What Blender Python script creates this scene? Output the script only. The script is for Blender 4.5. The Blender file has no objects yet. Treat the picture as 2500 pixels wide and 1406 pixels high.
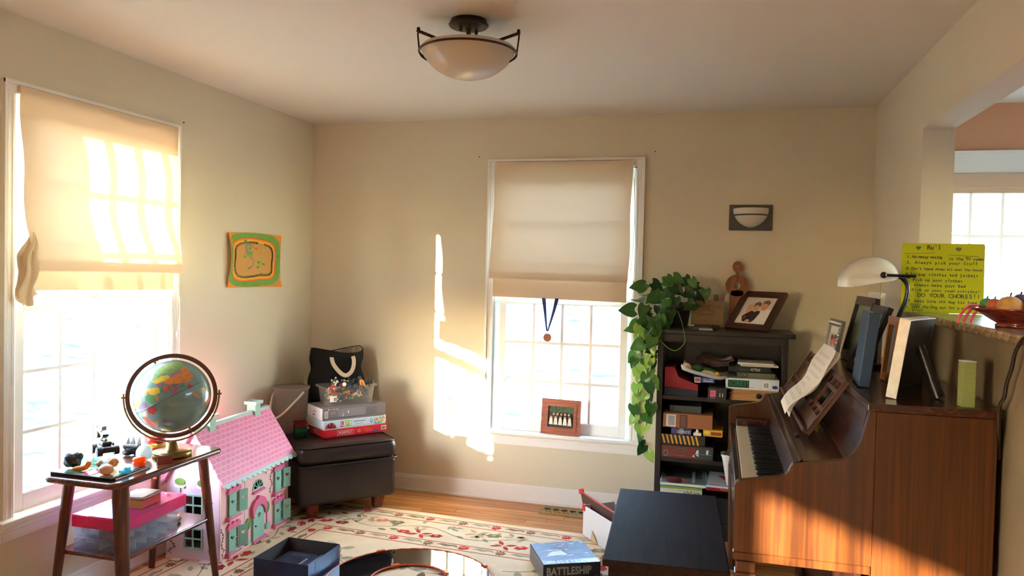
import bpy, bmesh, math, random
from mathutils import Vector, Matrix
from mathutils.geometry import tessellate_polygon

# ------------------------------------------------------------------ scene / camera / light
S = bpy.context.scene
COL = S.collection
random.seed(7)
PI = math.pi

# camera solved from the room's edges (pixels of the 2500 x 1406 frame)
FPX, YAW, PITCH, ROLL = 1853.09, 0.265289, -0.0255129, 0.0227386
CAM = Vector((2.69684, -4.67162, 1.48376))
_cy, _sy, _cp, _sp = math.cos(YAW), math.sin(YAW), math.cos(PITCH), math.sin(PITCH)
_f = Vector((-_sy * _cp, _cy * _cp, _sp))
_r0 = Vector((_cy, _sy, 0)); _u0 = _r0.cross(_f)
_c, _s = math.cos(ROLL), math.sin(ROLL)
_r = _c * _r0 + _s * _u0
_u = -_s * _r0 + _c * _u0
cam_data = bpy.data.cameras.new('camera')
cam_data.sensor_width = 36.0
cam_data.sensor_fit = 'HORIZONTAL'
cam_data.lens = FPX / 2500 * 36
cam_data.clip_start = 0.05
cam_data.clip_end = 400
cam = bpy.data.objects.new('camera', cam_data)
COL.objects.link(cam)
cam.matrix_world = Matrix(((_r.x, _u.x, -_f.x, CAM.x), (_r.y, _u.y, -_f.y, CAM.y), (_r.z, _u.z, -_f.z, CAM.z), (0, 0, 0, 1)))
S.camera = cam

def ray(px, py):
    return _f * FPX + _r * (px - 1250) - _u * (py - 703)
def hit(px, py, p0, n):
    d = ray(px, py); n = Vector(n)
    return CAM + d * ((Vector(p0) - CAM).dot(n) / d.dot(n))
def hx(px, py, x): return hit(px, py, (x, 0, 0), (1, 0, 0))
def hy(px, py, y): return hit(px, py, (0, y, 0), (0, 1, 0))
def hz(px, py, z): return hit(px, py, (0, 0, z), (0, 0, 1))

# sun: low, from beyond the window wall, direction solved from the patches it throws
SUN_DIR = Vector((1.0, 1.5625, -0.37)).normalized()
sl = bpy.data.lights.new('sun', 'SUN')
sl.energy = 36.0
sl.angle = math.radians(0.75)
sl.color = (1.0, 0.97, 0.86)
sun = bpy.data.objects.new('sun', sl)
COL.objects.link(sun)
sun.rotation_euler = SUN_DIR.to_track_quat('-Z', 'Y').to_euler()
sun.location = (-20, -30, 12)

w = bpy.data.worlds.new('sky')
S.world = w
w.use_nodes = True
nt = w.node_tree
nt.nodes.clear()
sky = nt.nodes.new('ShaderNodeTexSky')
sky.sky_type = 'NISHITA'
sky.sun_disc = False
sky.sun_elevation = math.radians(20)
sky.sun_rotation = math.atan2(-SUN_DIR.x, -SUN_DIR.y)
sky.air_density = 1.0
sky.dust_density = 0.4
bg = nt.nodes.new('ShaderNodeBackground')
bg.inputs['Strength'].default_value = 3.1
wo = nt.nodes.new('ShaderNodeOutputWorld')
nt.links.new(sky.outputs[0], bg.inputs[0])
nt.links.new(bg.outputs[0], wo.inputs[0])

S.view_settings.view_transform = 'Standard'
S.view_settings.look = 'None'
S.view_settings.gamma = 1.0
S.view_settings.use_curve_mapping = False
S.view_settings.exposure = 1.68
cy = S.cycles
cy.max_bounces = 12
cy.diffuse_bounces = 8
cy.glossy_bounces = 4
cy.transmission_bounces = 6
cy.transparent_max_bounces = 16
cy.sample_clamp_indirect = 8.0
cy.caustics_reflective = False
cy.caustics_refractive = False
cy.use_denoising = True

# ------------------------------------------------------------------ materials
def lin(c):
    out = []
    for v in c[:3]:
        v = v / 255.0
        out.append(v / 12.92 if v <= 0.04045 else ((v + 0.055) / 1.055) ** 2.4)
    return (out[0], out[1], out[2], 1.0)
MATS = {}
def _new(name):
    m = bpy.data.materials.new(name); m.use_nodes = True
    MATS[name] = m
    n = m.node_tree.nodes
    return m, m.node_tree, n['Principled BSDF']
def mat(name, c, rough=0.6, metal=0.0, var=0.0, vscale=8.0, bump=0.0, bscale=60.0, spec=0.5, trans=0.0, emit=None, coat=0.0, stretch=None):
    if name in MATS: return MATS[name]
    m, t, b = _new(name)
    b.inputs['Base Color'].default_value = lin(c)
    b.inputs['Roughness'].default_value = rough
    b.inputs['Metallic'].default_value = metal
    b.inputs['Specular IOR Level'].default_value = spec
    b.inputs['Coat Weight'].default_value = coat
    if trans: b.inputs['Transmission Weight'].default_value = trans
    if var or bump:
        tc = t.nodes.new('ShaderNodeTexCoord')
        src = tc.outputs['Object']
        if stretch:
            mp = t.nodes.new('ShaderNodeMapping'); mp.inputs['Scale'].default_value = stretch
            t.links.new(src, mp.inputs[0]); src = mp.outputs[0]
    if var:
        nz = t.nodes.new('ShaderNodeTexNoise'); nz.inputs['Scale'].default_value = vscale
        nz.inputs['Detail'].default_value = 4
        t.links.new(src, nz.inputs['Vector'])
        rp = t.nodes.new('ShaderNodeValToRGB')
        l = lin(c)
        rp.color_ramp.elements[0].position = 0.3
        rp.color_ramp.elements[1].position = 0.7
        rp.color_ramp.elements[0].color = (l[0] * (1 - var), l[1] * (1 - var), l[2] * (1 - var), 1)
        rp.color_ramp.elements[1].color = (min(1, l[0] * (1 + var)), min(1, l[1] * (1 + var)), min(1, l[2] * (1 + var)), 1)
        t.links.new(nz.outputs[0], rp.inputs[0]); t.links.new(rp.outputs[0], b.inputs['Base Color'])
    if bump:
        nb = t.nodes.new('ShaderNodeTexNoise'); nb.inputs['Scale'].default_value = bscale
        nb.inputs['Detail'].default_value = 3
        t.links.new(src, nb.inputs['Vector'])
        bp = t.nodes.new('ShaderNodeBump'); bp.inputs['Strength'].default_value = bump
        bp.inputs['Distance'].default_value = 0.01
        t.links.new(nb.outputs[0], bp.inputs['Height']); t.links.new(bp.outputs[0], b.inputs['Normal'])
    return m
def wood(name, c1, c2, axis='x', scale=6.0, rough=0.35, coat=0.0, ratio=14.0):
    if name in MATS: return MATS[name]
    m, t, b = _new(name)
    tc = t.nodes.new('ShaderNodeTexCoord')
    mp = t.nodes.new('ShaderNodeMapping')
    sc = {'x': (scale, scale * ratio, scale * ratio), 'y': (scale * ratio, scale, scale * ratio), 'z': (scale * ratio, scale * ratio, scale)}[axis]
    mp.inputs['Scale'].default_value = sc
    t.links.new(tc.outputs['Object'], mp.inputs[0])
    oi = t.nodes.new('ShaderNodeObjectInfo')
    ad = t.nodes.new('ShaderNodeVectorMath'); ad.operation = 'ADD'
    ml = t.nodes.new('ShaderNodeMath'); ml.operation = 'MULTIPLY'; ml.inputs[1].default_value = 37.0
    t.links.new(oi.outputs['Random'], ml.inputs[0])
    t.links.new(mp.outputs[0], ad.inputs[0]); t.links.new(ml.outputs[0], ad.inputs[1])
    nz = t.nodes.new('ShaderNodeTexNoise'); nz.inputs['Scale'].default_value = 1.0
    nz.inputs['Detail'].default_value = 5; nz.inputs['Distortion'].default_value = 0.6
    t.links.new(ad.outputs[0], nz.inputs['Vector'])
    rp = t.nodes.new('ShaderNodeValToRGB')
    rp.color_ramp.elements[0].position = 0.34; rp.color_ramp.elements[0].color = lin(c1)
    rp.color_ramp.elements[1].position = 0.68; rp.color_ramp.elements[1].color = lin(c2)
    t.links.new(nz.outputs[0], rp.inputs[0]); t.links.new(rp.outputs[0], b.inputs['Base Color'])
    b.inputs['Roughness'].default_value = rough
    b.inputs['Coat Weight'].default_value = coat
    b.inputs['Coat Roughness'].default_value = 0.15
    bp = t.nodes.new('ShaderNodeBump'); bp.inputs['Strength'].default_value = 0.06; bp.inputs['Distance'].default_value = 0.004
    t.links.new(nz.outputs[0], bp.inputs['Height']); t.links.new(bp.outputs[0], b.inputs['Normal'])
    return m
def thin_glass(name, tint=(255, 255, 255), gloss=0.06, rough=0.0):
    if name in MATS: return MATS[name]
    m, t, b = _new(name)
    t.nodes.remove(b)
    o = t.nodes['Material Output']
    tr = t.nodes.new('ShaderNodeBsdfTransparent'); tr.inputs[0].default_value = lin(tint)
    gl = t.nodes.new('ShaderNodeBsdfGlossy'); gl.inputs['Roughness'].default_value = rough
    mx = t.nodes.new('ShaderNodeMixShader')
    lw = t.nodes.new('ShaderNodeLayerWeight'); lw.inputs[0].default_value = 0.5
    pw_ = t.nodes.new('ShaderNodeMath'); pw_.operation = 'POWER'; pw_.inputs[1].default_value = 4.0
    fr = t.nodes.new('ShaderNodeMath'); fr.operation = 'MULTIPLY_ADD'; fr.inputs[1].default_value = 0.5; fr.inputs[2].default_value = gloss * 0.5
    t.links.new(lw.outputs['Facing'], pw_.inputs[0]); t.links.new(pw_.outputs[0], fr.inputs[0])
    t.links.new(fr.outputs[0], mx.inputs[0]); t.links.new(tr.outputs[0], mx.inputs[1]); t.links.new(gl.outputs[0], mx.inputs[2])
    t.links.new(mx.outputs[0], o.inputs[0])
    return m
def plastic_clear(name, c, alpha=0.35, rough=0.25):
    """cloudy see-through plastic: part transparent, part diffuse/glossy"""
    if name in MATS: return MATS[name]
    m, t, b = _new(name)
    b.inputs['Base Color'].default_value = lin(c)
    b.inputs['Roughness'].default_value = rough
    o = t.nodes['Material Output']
    tr = t.nodes.new('ShaderNodeBsdfTransparent'); tr.inputs[0].default_value = lin(c)
    tl = t.nodes.new('ShaderNodeBsdfTranslucent'); tl.inputs[0].default_value = lin(c)
    m1 = t.nodes.new('ShaderNodeMixShader'); m1.inputs[0].default_value = 0.4
    t.links.new(b.outputs[0], m1.inputs[1]); t.links.new(tl.outputs[0], m1.inputs[2])
    mx = t.nodes.new('ShaderNodeMixShader'); mx.inputs[0].default_value = alpha
    t.links.new(tr.outputs[0], mx.inputs[1]); t.links.new(m1.outputs[0], mx.inputs[2])
    t.links.new(mx.outputs[0], o.inputs[0])
    return m
def cloth(name, c, transl=0.4, rough=0.9, bump=0.15, tc_col=None):
    """woven fabric that lets some light through"""
    if name in MATS: return MATS[name]
    m, t, b = _new(name)
    b.inputs['Base Color'].default_value = lin(c)
    b.inputs['Roughness'].default_value = rough
    b.inputs['Specular IOR Level'].default_value = 0.1
    tc = t.nodes.new('ShaderNodeTexCoord')
    mp = t.nodes.new('ShaderNodeMapping'); mp.inputs['Scale'].default_value = (40, 40, 320)
    t.links.new(tc.outputs['Object'], mp.inputs[0])
    nz = t.nodes.new('ShaderNodeTexNoise'); nz.inputs['Scale'].default_value = 1.0
    t.links.new(mp.outputs[0], nz.inputs['Vector'])
    bp = t.nodes.new('ShaderNodeBump'); bp.inputs['Strength'].default_value = bump; bp.inputs['Distance'].default_value = 0.003
    t.links.new(nz.outputs[0], bp.inputs['Height']); t.links.new(bp.outputs[0], b.inputs['Normal'])
    o = t.nodes['Material Output']
    if transl:
        tl = t.nodes.new('ShaderNodeBsdfTranslucent'); tl.inputs[0].default_value = lin(tc_col or c)
        mx = t.nodes.new('ShaderNodeMixShader'); mx.inputs[0].default_value = transl
        t.links.new(b.outputs[0], mx.inputs[1]); t.links.new(tl.outputs[0], mx.inputs[2])
        t.links.new(mx.outputs[0], o.inputs[0])
    return m

# ------------------------------------------------------------------ mesh builder
def frame(o, x, y):
    """matrix whose local x, y run along the given world directions"""
    x = Vector(x).normalized(); y = Vector(y); y = (y - x * y.dot(x)).normalized(); z = x.cross(y)
    o = Vector(o)
    return Matrix(((x.x, y.x, z.x, o.x), (x.y, y.y, z.y, o.y), (x.z, y.z, z.z, o.z), (0, 0, 0, 1)))
def TR(x, y, z, rx=0, ry=0, rz=0):
    return Matrix.Translation((x, y, z)) @ Matrix.Rotation(rz, 4, 'Z') @ Matrix.Rotation(ry, 4, 'Y') @ Matrix.Rotation(rx, 4, 'X')
I4 = Matrix.Identity(4)
_rb = {}
class MB:
    def __init__(s):
        s.v = []; s.f = []; s.m = []; s.s = []
    def add(s, vs, fs, mi=0, smooth=False, T=None):
        o = len(s.v)
        s.v += [tuple(T @ Vector(p)) if T is not None else tuple(p) for p in vs]
        for f in fs:
            s.f.append(tuple(i + o for i in f)); s.m.append(mi); s.s.append(smooth)
        return s
    def box(s, x0, x1, y0, y1, z0, z1, mi=0, T=None):
        vs = [(x, y, z) for z in (z0, z1) for y in (y0, y1) for x in (x0, x1)]
        fs = [(0, 2, 3, 1), (4, 5, 7, 6), (0, 1, 5, 4), (2, 6, 7, 3), (0, 4, 6, 2), (1, 3, 7, 5)]
        return s.add(vs, fs, mi, False, T)
    def rbox(s, x0, x1, y0, y1, z0, z1, r=0.005, seg=2, mi=0, smooth=False, T=None):
        bm = bmesh.new()
        bmesh.ops.create_cube(bm, size=1.0)
        for v in bm.verts:
            v.co = Vector(((x0 + x1) / 2 + v.co.x * (x1 - x0), (y0 + y1) / 2 + v.co.y * (y1 - y0), (z0 + z1) / 2 + v.co.z * (z1 - z0)))
        r = min(r, 0.49 * min(x1 - x0, y1 - y0, z1 - z0))
        bmesh.ops.bevel(bm, geom=list(bm.edges), offset=r, segments=seg, profile=0.5, affect='EDGES')
        bm.verts.index_update()
        vs = [tuple(v.co) for v in bm.verts]; fs = [tuple(v.index for v in f.verts) for f in bm.faces]
        bm.free()
        return s.add(vs, fs, mi, smooth, T)
    def cyl(s, p0, p1, r0, r1=None, n=16, mi=0, cap=True, smooth=True, T=None):
        r1 = r0 if r1 is None else r1
        p0 = Vector(p0); p1 = Vector(p1); d = (p1 - p0).normalized()
        a = d.orthogonal().normalized(); b = d.cross(a)
        vs = []
        for p, r in ((p0, r0), (p1, r1)):
            for i in range(n):
                t = 2 * PI * i / n
                vs.append(p + (a * math.cos(t) + b * math.sin(t)) * r)
        fs = [(i, (i + 1) % n, n + (i + 1) % n, n + i) for i in range(n)]
        s.add(vs, fs, mi, smooth, T)
        if cap:
            s.add(vs[:n], [tuple(range(n - 1, -1, -1))], mi, False, T)
            s.add(vs[n:], [tuple(range(n))], mi, False, T)
        return s
    def lathe(s, prof, c=(0, 0, 0), n=32, mi=0, a0=0.0, a1=2 * PI, smooth=True, T=None):
        full = abs(a1 - a0 - 2 * PI) < 1e-6
        k = n if full else n + 1
        vs = []
        for r, z in prof:
            for i in range(k):
                t = a0 + (a1 - a0) * i / n
                vs.append((c[0] + r * math.cos(t), c[1] + r * math.sin(t), c[2] + z))
        fs = []
        for j in range(len(prof) - 1):
            for i in range(n):
                a = j * k + i; b = j * k + (i + 1) % k
                fs.append((a, b, b + k, a + k))
        return s.add(vs, fs, mi, smooth, T)
    def tube(s, pts, r=0.005, n=8, mi=0, closed=False, T=None, cap=True):
        P = [Vector(p) for p in pts]; m = len(P)
        R = r if isinstance(r, (list, tuple)) else [r] * m
        vs = []; prev = None
        for i in range(m):
            if closed: d = P[(i + 1) % m] - P[i - 1]
            else: d = P[min(i + 1, m - 1)] - P[max(i - 1, 0)]
            d = d.normalized() if d.length > 1e-9 else Vector((0, 0, 1))
            a = d.orthogonal().normalized() if prev is None else (prev - d * prev.dot(d))
            a = a.normalized() if a.length > 1e-6 else d.orthogonal().normalized()
            prev = a; b = d.cross(a)
            for k in range(n):
                t = 2 * PI * k / n
                vs.append(P[i] + (a * math.cos(t) + b * math.sin(t)) * R[i])
        fs = []
        for i in range(m if closed else m - 1):
            j = (i + 1) % m
            for k in range(n):
                fs.append((i * n + k, i * n + (k + 1) % n, j * n + (k + 1) % n, j * n + k))
        s.add(vs, fs, mi, True, T)
        if cap and not closed:
            s.add(vs[:n], [tuple(range(n - 1, -1, -1))], mi, False, T)
            s.add(vs[-n:], [tuple(range(n))], mi, False, T)
        return s
    def ball(s, c, r, n=12, mi=0, sc=(1, 1, 1), T=None):
        vs = []; fs = []; h = n // 2 + 1
        for j in range(h + 1):
            p = PI * j / h
            for i in range(n):
                t = 2 * PI * i / n
                vs.append((c[0] + r * sc[0] * math.sin(p) * math.cos(t), c[1] + r * sc[1] * math.sin(p) * math.sin(t), c[2] + r * sc[2] * math.cos(p)))
        for j in range(h):
            for i in range(n):
                a = j * n + i; b = j * n + (i + 1) % n
                fs.append((a, a + n, b + n, b))
        return s.add(vs, fs, mi, True, T)
    def prism(s, poly, z0, z1, holes=(), mi=0, T=None, smooth=False, mside=None):
        """extrude a 2-D outline (with holes) from z0 to z1"""
        loops = [list(poly)] + [list(h) for h in holes]
        flat = [p for l in loops for p in l]
        tri = tessellate_polygon([[Vector((p[0], p[1], 0)) for p in l] for l in loops])
        n = len(flat)
        vs = [(p[0], p[1], z0) for p in flat] + [(p[0], p[1], z1) for p in flat]
        up = []
        for a, b, c in tri:
            A, B, Cc = flat[a], flat[b], flat[c]
            if (B[0] - A[0]) * (Cc[1] - A[1]) - (B[1] - A[1]) * (Cc[0] - A[0]) < 0: b, c = c, b
            up.append((a, b, c))
        s.add(vs, [(a + n, b + n, c + n) for a, b, c in up] + [(a, c, b) for a, b, c in up], mi, False, T)
        o = 0; sd = []
        for l in loops:
            ar = sum(l[i][0] * l[(i + 1) % len(l)][1] - l[(i + 1) % len(l)][0] * l[i][1] for i in range(len(l)))
            hole = o > 0
            for i in range(len(l)):
                a = o + i; b = o + (i + 1) % len(l)
                if (ar > 0) != hole: sd.append((a, b, b + n, a + n))
                else: sd.append((b, a, a + n, b + n))
            o += len(l)
        return s.add(vs, sd, mi if mside is None else mside, smooth, T)
    def flat(s, poly, mi=0, T=None, z=0.0):
        tri = tessellate_polygon([[Vector((p[0], p[1], 0)) for p in poly]])
        fs = []
        for a, b, c in tri:
            A, B, Cc = poly[a], poly[b], poly[c]
            if (B[0] - A[0]) * (Cc[1] - A[1]) - (B[1] - A[1]) * (Cc[0] - A[0]) < 0: b, c = c, b
            fs.append((a, b, c))
        return s.add([(p[0], p[1], z) for p in poly], fs, mi, False, T)
    def grid(s, fn, nu, nv, mi=0, smooth=True, T=None, flip=False):
        vs = [fn(i / nu, j / nv) for j in range(nv + 1) for i in range(nu + 1)]
        fs = []
        for j in range(nv):
            for i in range(nu):
                a = j * (nu + 1) + i
                q = (a, a + 1, a + nu + 2, a + nu + 1)
                fs.append(q[::-1] if flip else q)
        return s.add(vs, fs, mi, smooth, T)
    def text(s, txt, T, size=0.02, mi=0, width=None, align='CENTER', z=0.0006, shear=0.0, bold=0.0, spacing=1.0):
        cu = bpy.data.curves.new('t', 'FONT'); cu.body = txt; cu.size = size
        cu.align_x = align; cu.align_y = 'CENTER'; cu.resolution_u = 2; cu.shear = shear
        cu.offset = bold; cu.space_character = spacing
        ob = bpy.data.objects.new('t', cu)
        me = bpy.data.meshes.new_from_object(ob)
        vs = [v.co.copy() for v in me.vertices]
        if vs:
            if width:
                w0 = min(v.x for v in vs); w1 = max(v.x for v in vs); k = width / max(1e-6, w1 - w0)
                for v in vs: v.x *= k
            fs = [tuple(p.vertices) for p in me.polygons]
            s.add([(v.x, v.y, z) for v in vs], fs, mi, False, T)
        bpy.data.objects.remove(ob); bpy.data.curves.remove(cu); bpy.data.meshes.remove(me)
        return s
    def obj(s, name, mats, parent=None, T=None):
        me = bpy.data.meshes.new(name)
        me.from_pydata(s.v, [], s.f)
        if not isinstance(mats, (list, tuple)): mats = [mats]
        for m in mats: me.materials.append(m)
        me.polygons.foreach_set('material_index', s.m)
        me.polygons.foreach_set('use_smooth', s.s)
        me.update()
        o = bpy.data.objects.new(name, me)
        COL.objects.link(o)
        if parent: o.parent = parent
        if T is not None: o.matrix_local = T
        return o
def thing(name, label, cat, loc=(0, 0, 0), rz=0.0, group=None, T=None):
    o = bpy.data.objects.new(name, None); COL.objects.link(o)
    o.empty_display_size = 0.05
    if T is not None: o.matrix_world = T
    else:
        o.location = loc; o.rotation_euler = (0, 0, rz)
    o['label'] = label; o['category'] = cat
    if group: o['group'] = group
    return o
def tag(o, label, cat, group=None):
    o['label'] = label; o['category'] = cat
    if group: o['group'] = group
    return o
def struct(name, mb, m, label=None, parent=None):
    o = mb.obj(name, m, parent)
    if parent is None: o['kind'] = 'structure'
    if label: o['label'] = label
    return o
def sempty(name, label, T):
    o = bpy.data.objects.new(name, None); COL.objects.link(o); o.matrix_world = T
    o['kind'] = 'structure'; o['label'] = label
    return o
def rrect(x0, x1, y0, y1, r, n=6):
    P = []
    for cx, cyy, a in ((x1 - r, y1 - r, 0), (x0 + r, y1 - r, PI / 2), (x0 + r, y0 + r, PI), (x1 - r, y0 + r, 1.5 * PI)):
        for i in range(n + 1):
            t = a + PI / 2 * i / n
            P.append((cx + r * math.cos(t), cyy + r * math.sin(t)))
    return P
def circle(cx, cyy, r, n=16, ry=None):
    return [(cx + r * math.cos(2 * PI * i / n), cyy + (ry or r) * math.sin(2 * PI * i / n)) for i in range(n)]
def rect(x0, x1, y0, y1): return [(x0, y0), (x1, y0), (x1, y1), (x0, y1)]
def bez(p0, p1, p2, p3, n=10):
    p0, p1, p2, p3 = map(Vector, (p0, p1, p2, p3))
    return [p0 * (1 - t) ** 3 + p1 * 3 * t * (1 - t) ** 2 + p2 * 3 * t * t * (1 - t) + p3 * t ** 3 for t in [i / n for i in range(n + 1)]]
def spline(pts, n=6):
    P = [Vector(p) for p in pts]; out = []
    for i in range(len(P) - 1):
        a = P[max(i - 1, 0)]; b = P[i]; c = P[i + 1]; d = P[min(i + 2, len(P) - 1)]
        for k in range(n):
            t = k / n
            out.append(0.5 * ((2 * b) + (c - a) * t + (2 * a - 5 * b + 4 * c - d) * t * t + (3 * b - a - 3 * c + d) * t ** 3))
    out.append(P[-1])
    return out

# ------------------------------------------------------------------ room shell
H = 2.44
W = 3.528
YB = -9.0          # wall behind the camera
XK = 6.6           # far kitchen wall
WT = 0.15          # outer wall thickness
m_wall = mat('wall_paint', (218, 210, 185), 0.85, bump=0.05, bscale=220, spec=0.2)
m_ceil = mat('ceiling_paint', (220, 217, 206), 0.9, spec=0.1, bump=0.04, bscale=200)
m_white = mat('trim_paint', (236, 234, 228), 0.42, spec=0.4)
m_kit = mat('kitchen_paint', (214, 158, 122), 0.85, spec=0.2)
m_floorbase = mat('subfloor', (120, 70, 35), 0.6)
m_ext = mat('siding', (205, 205, 205), 0.7)

def wall_with_holes(name, T, L, z0, z1, holes, th, m, label):
    """wall in local u (0..L), z; thickness th along +y local (outwards)"""
    us = sorted({0.0, L} | {h[0] for h in holes} | {h[1] for h in holes})
    zs = sorted({z0, z1} | {h[2] for h in holes} | {h[3] for h in holes})
    b = MB()
    solid = {}
    for i in range(len(us) - 1):
        for j in range(len(zs) - 1):
            uc = (us[i] + us[i + 1]) / 2; zc = (zs[j] + zs[j + 1]) / 2
            solid[i, j] = not any(h[0] < uc < h[1] and h[2] < zc < h[3] for h in holes)
    idx = {}
    vs = []
    def vid(i, j, k):
        if (i, j, k) not in idx:
            idx[i, j, k] = len(vs); vs.append((us[i], th * k, zs[j]))
        return idx[i, j, k]
    fs = []
    for (i, j), ok in solid.items():
        if not ok: continue
        fs.append((vid(i, j, 0), vid(i + 1, j, 0), vid(i + 1, j + 1, 0), vid(i, j + 1, 0)))
        fs.append((vid(i, j, 1), vid(i, j + 1, 1), vid(i + 1, j + 1, 1), vid(i + 1, j, 1)))
        for (di, dj, a, c) in ((-1, 0, (i, j), (i, j + 1)), (1, 0, (i + 1, j + 1), (i + 1, j)), (0, -1, (i + 1, j), (i, j)), (0, 1, (i, j + 1), (i + 1, j + 1))):
            if not solid.get((i + di, j + dj), False):
                fs.append((vid(*a, 0), vid(*c, 0), vid(*c, 1), vid(*a, 1)))
    b.add(vs, fs)
    o = b.obj(name, m, None, T)
    o['kind'] = 'structure'; o['label'] = label
    return o

OPW = 0.894
OZ0, OZ1 = 0.425, 2.125
LW0 = -2.297        # near jamb of the window beside the globe
BW0 = 1.306         # left jamb of the window on the far wall
LW2 = -7.96 ; OPW2 = 1.36; OZ2 = 1.937         # window further down the same wall, out of the picture
KW0, KW1, KZ0, KZ1 = 3.80, 5.06, 1.02, 2.06
T_left = TR(0, YB, 0, rz=PI / 2)     # local u -> +y, outward -> -x
wall_with_holes('wall_left', T_left, -YB, 0, H, [(LW0 - YB, LW0 - YB + OPW, OZ0, OZ1), (LW2 - YB, LW2 - YB + OPW2, OZ0, OZ2)], WT, m_wall, 'tan painted wall with the window behind the globe')
wall_with_holes('wall_back', TR(-WT, 0, 0), W + 0.1255 + WT, 0, H, [(BW0 + WT, BW0 + WT + OPW, OZ0, OZ1)], WT, m_wall, 'tan painted wall behind the bookcase and ottoman')
wall_with_holes('wall_kitchen', TR(W + 0.1255, 0, 0), XK - W - 0.1255, 0, H, [(KW0 - W - 0.1255, KW1 - W - 0.1255, KZ0, KZ1)], WT, m_kit, 'orange painted kitchen wall beyond the pass-through')
YJ = -1.0433; ZH = 2.127; TW = 0.1255; ZC = 1.335
b = MB()
b.box(W, W + TW, YJ, 0, 0, H)                 # stub beside the corner
struct('wall_right', b, m_wall, 'tan wall stub and beam around the pass-through').name = 'wall_right'
b = MB(); b.box(W, W + TW, -4.6, YJ, ZH, H)
struct('trim_1', b, m_wall, 'tan painted beam above the pass-through')
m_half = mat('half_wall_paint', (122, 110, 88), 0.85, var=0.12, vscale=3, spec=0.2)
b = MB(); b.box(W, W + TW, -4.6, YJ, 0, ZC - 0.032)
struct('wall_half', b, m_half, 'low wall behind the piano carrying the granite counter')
b = MB(); b.box(W, W + TW, YB, -4.6, 0, H)
struct('wall_side', b, m_wall, 'tan wall past the pass-through')
b = MB(); b.box(-WT, XK + WT, YB - WT, YB, 0, H)
struct('wall_front', b, mat('wall_bounce_dark', (150, 132, 106), 0.85), 'tan wall at the other end of the room')  # out of view; colour darkened to cut light bounced onto the piano
wall_with_holes('wall_far', TR(XK, 0, 0, rz=-PI / 2), -YB, 0, H, [(0.7, 3.1, 0.75, 2.1)], WT, m_kit, 'orange kitchen end wall')
b = MB(); b.box(-WT, XK + WT, YB - WT, WT, H, H + 0.15)
struct('ceiling', b, m_ceil, 'plain white ceiling')
b = MB(); b.box(-WT, XK + WT, YB - WT, WT, -0.2, -0.012)
floor = struct('floor', b, m_floorbase, 'oak strip floor')

# oak strips, each its own piece (the zone the picture can see), the rest in wider boards out of view
m_oak = []
for k, (c1, c2) in enumerate((((158, 96, 46), (205, 143, 82)), ((146, 86, 40), (194, 130, 72)), ((170, 108, 55), (216, 156, 94)), ((150, 92, 46), (200, 140, 84)))):
    m_oak.append(wood('oak_%d' % k, c1, c2, 'x', 2.2, 0.28, 0.25, 16))
rr = random.Random(3)
y = -0.001
pw = 0.0572
while y > -2.6:
    x = -rr.random() * 0.9
    while x < W:
        L = 0.55 + rr.random() * 0.9
        x0 = max(0.001, x + 0.0008); x1 = min(W - 0.001, x + L - 0.0008)
        if x1 - x0 > 0.05:
            bb = MB(); dz = rr.random() * 0.0006
            bb.rbox(x0, x1, y - pw + 0.0006, y - 0.0006, -0.012, 0.0 - dz, 0.0012, 1)
            bb.obj('plank', m_oak[rr.randrange(4)], floor)
        x += L
    y -= pw
b = MB(); b.box(0.001, W - 0.001, YB, y - 0.0006, -0.012, 0.0)
b.box(W + TW, XK, YB, 0, -0.012, 0.0)
o = b.obj('floor_boards', m_oak[0], floor); o['kind'] = 'stuff'

# baseboards with a stepped cap
def baseboard(name, T, L, label):
    bb = MB()
    bb.box(0, L, -0.014, 0, 0, 0.085); bb.box(0, L, -0.011, 0, 0.085, 0.096); bb.box(0, L, -0.007, 0, 0.096, 0.108)
    bb.box(0, L, -0.024, -0.014, 0, 0.012)
    o = bb.obj(name, m_white, None, T); o['kind'] = 'structure'; o['label'] = label
baseboard('baseboard_back', TR(0, 0, 0), W, 'white baseboard under the far window')
baseboard('baseboard_left', TR(0, YB, 0, rz=PI / 2), -YB, 'white baseboard behind the side table')
baseboard('baseboard_right', TR(W, 0, 0, rz=-PI / 2), 4.6, 'white baseboard behind the piano')

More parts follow.
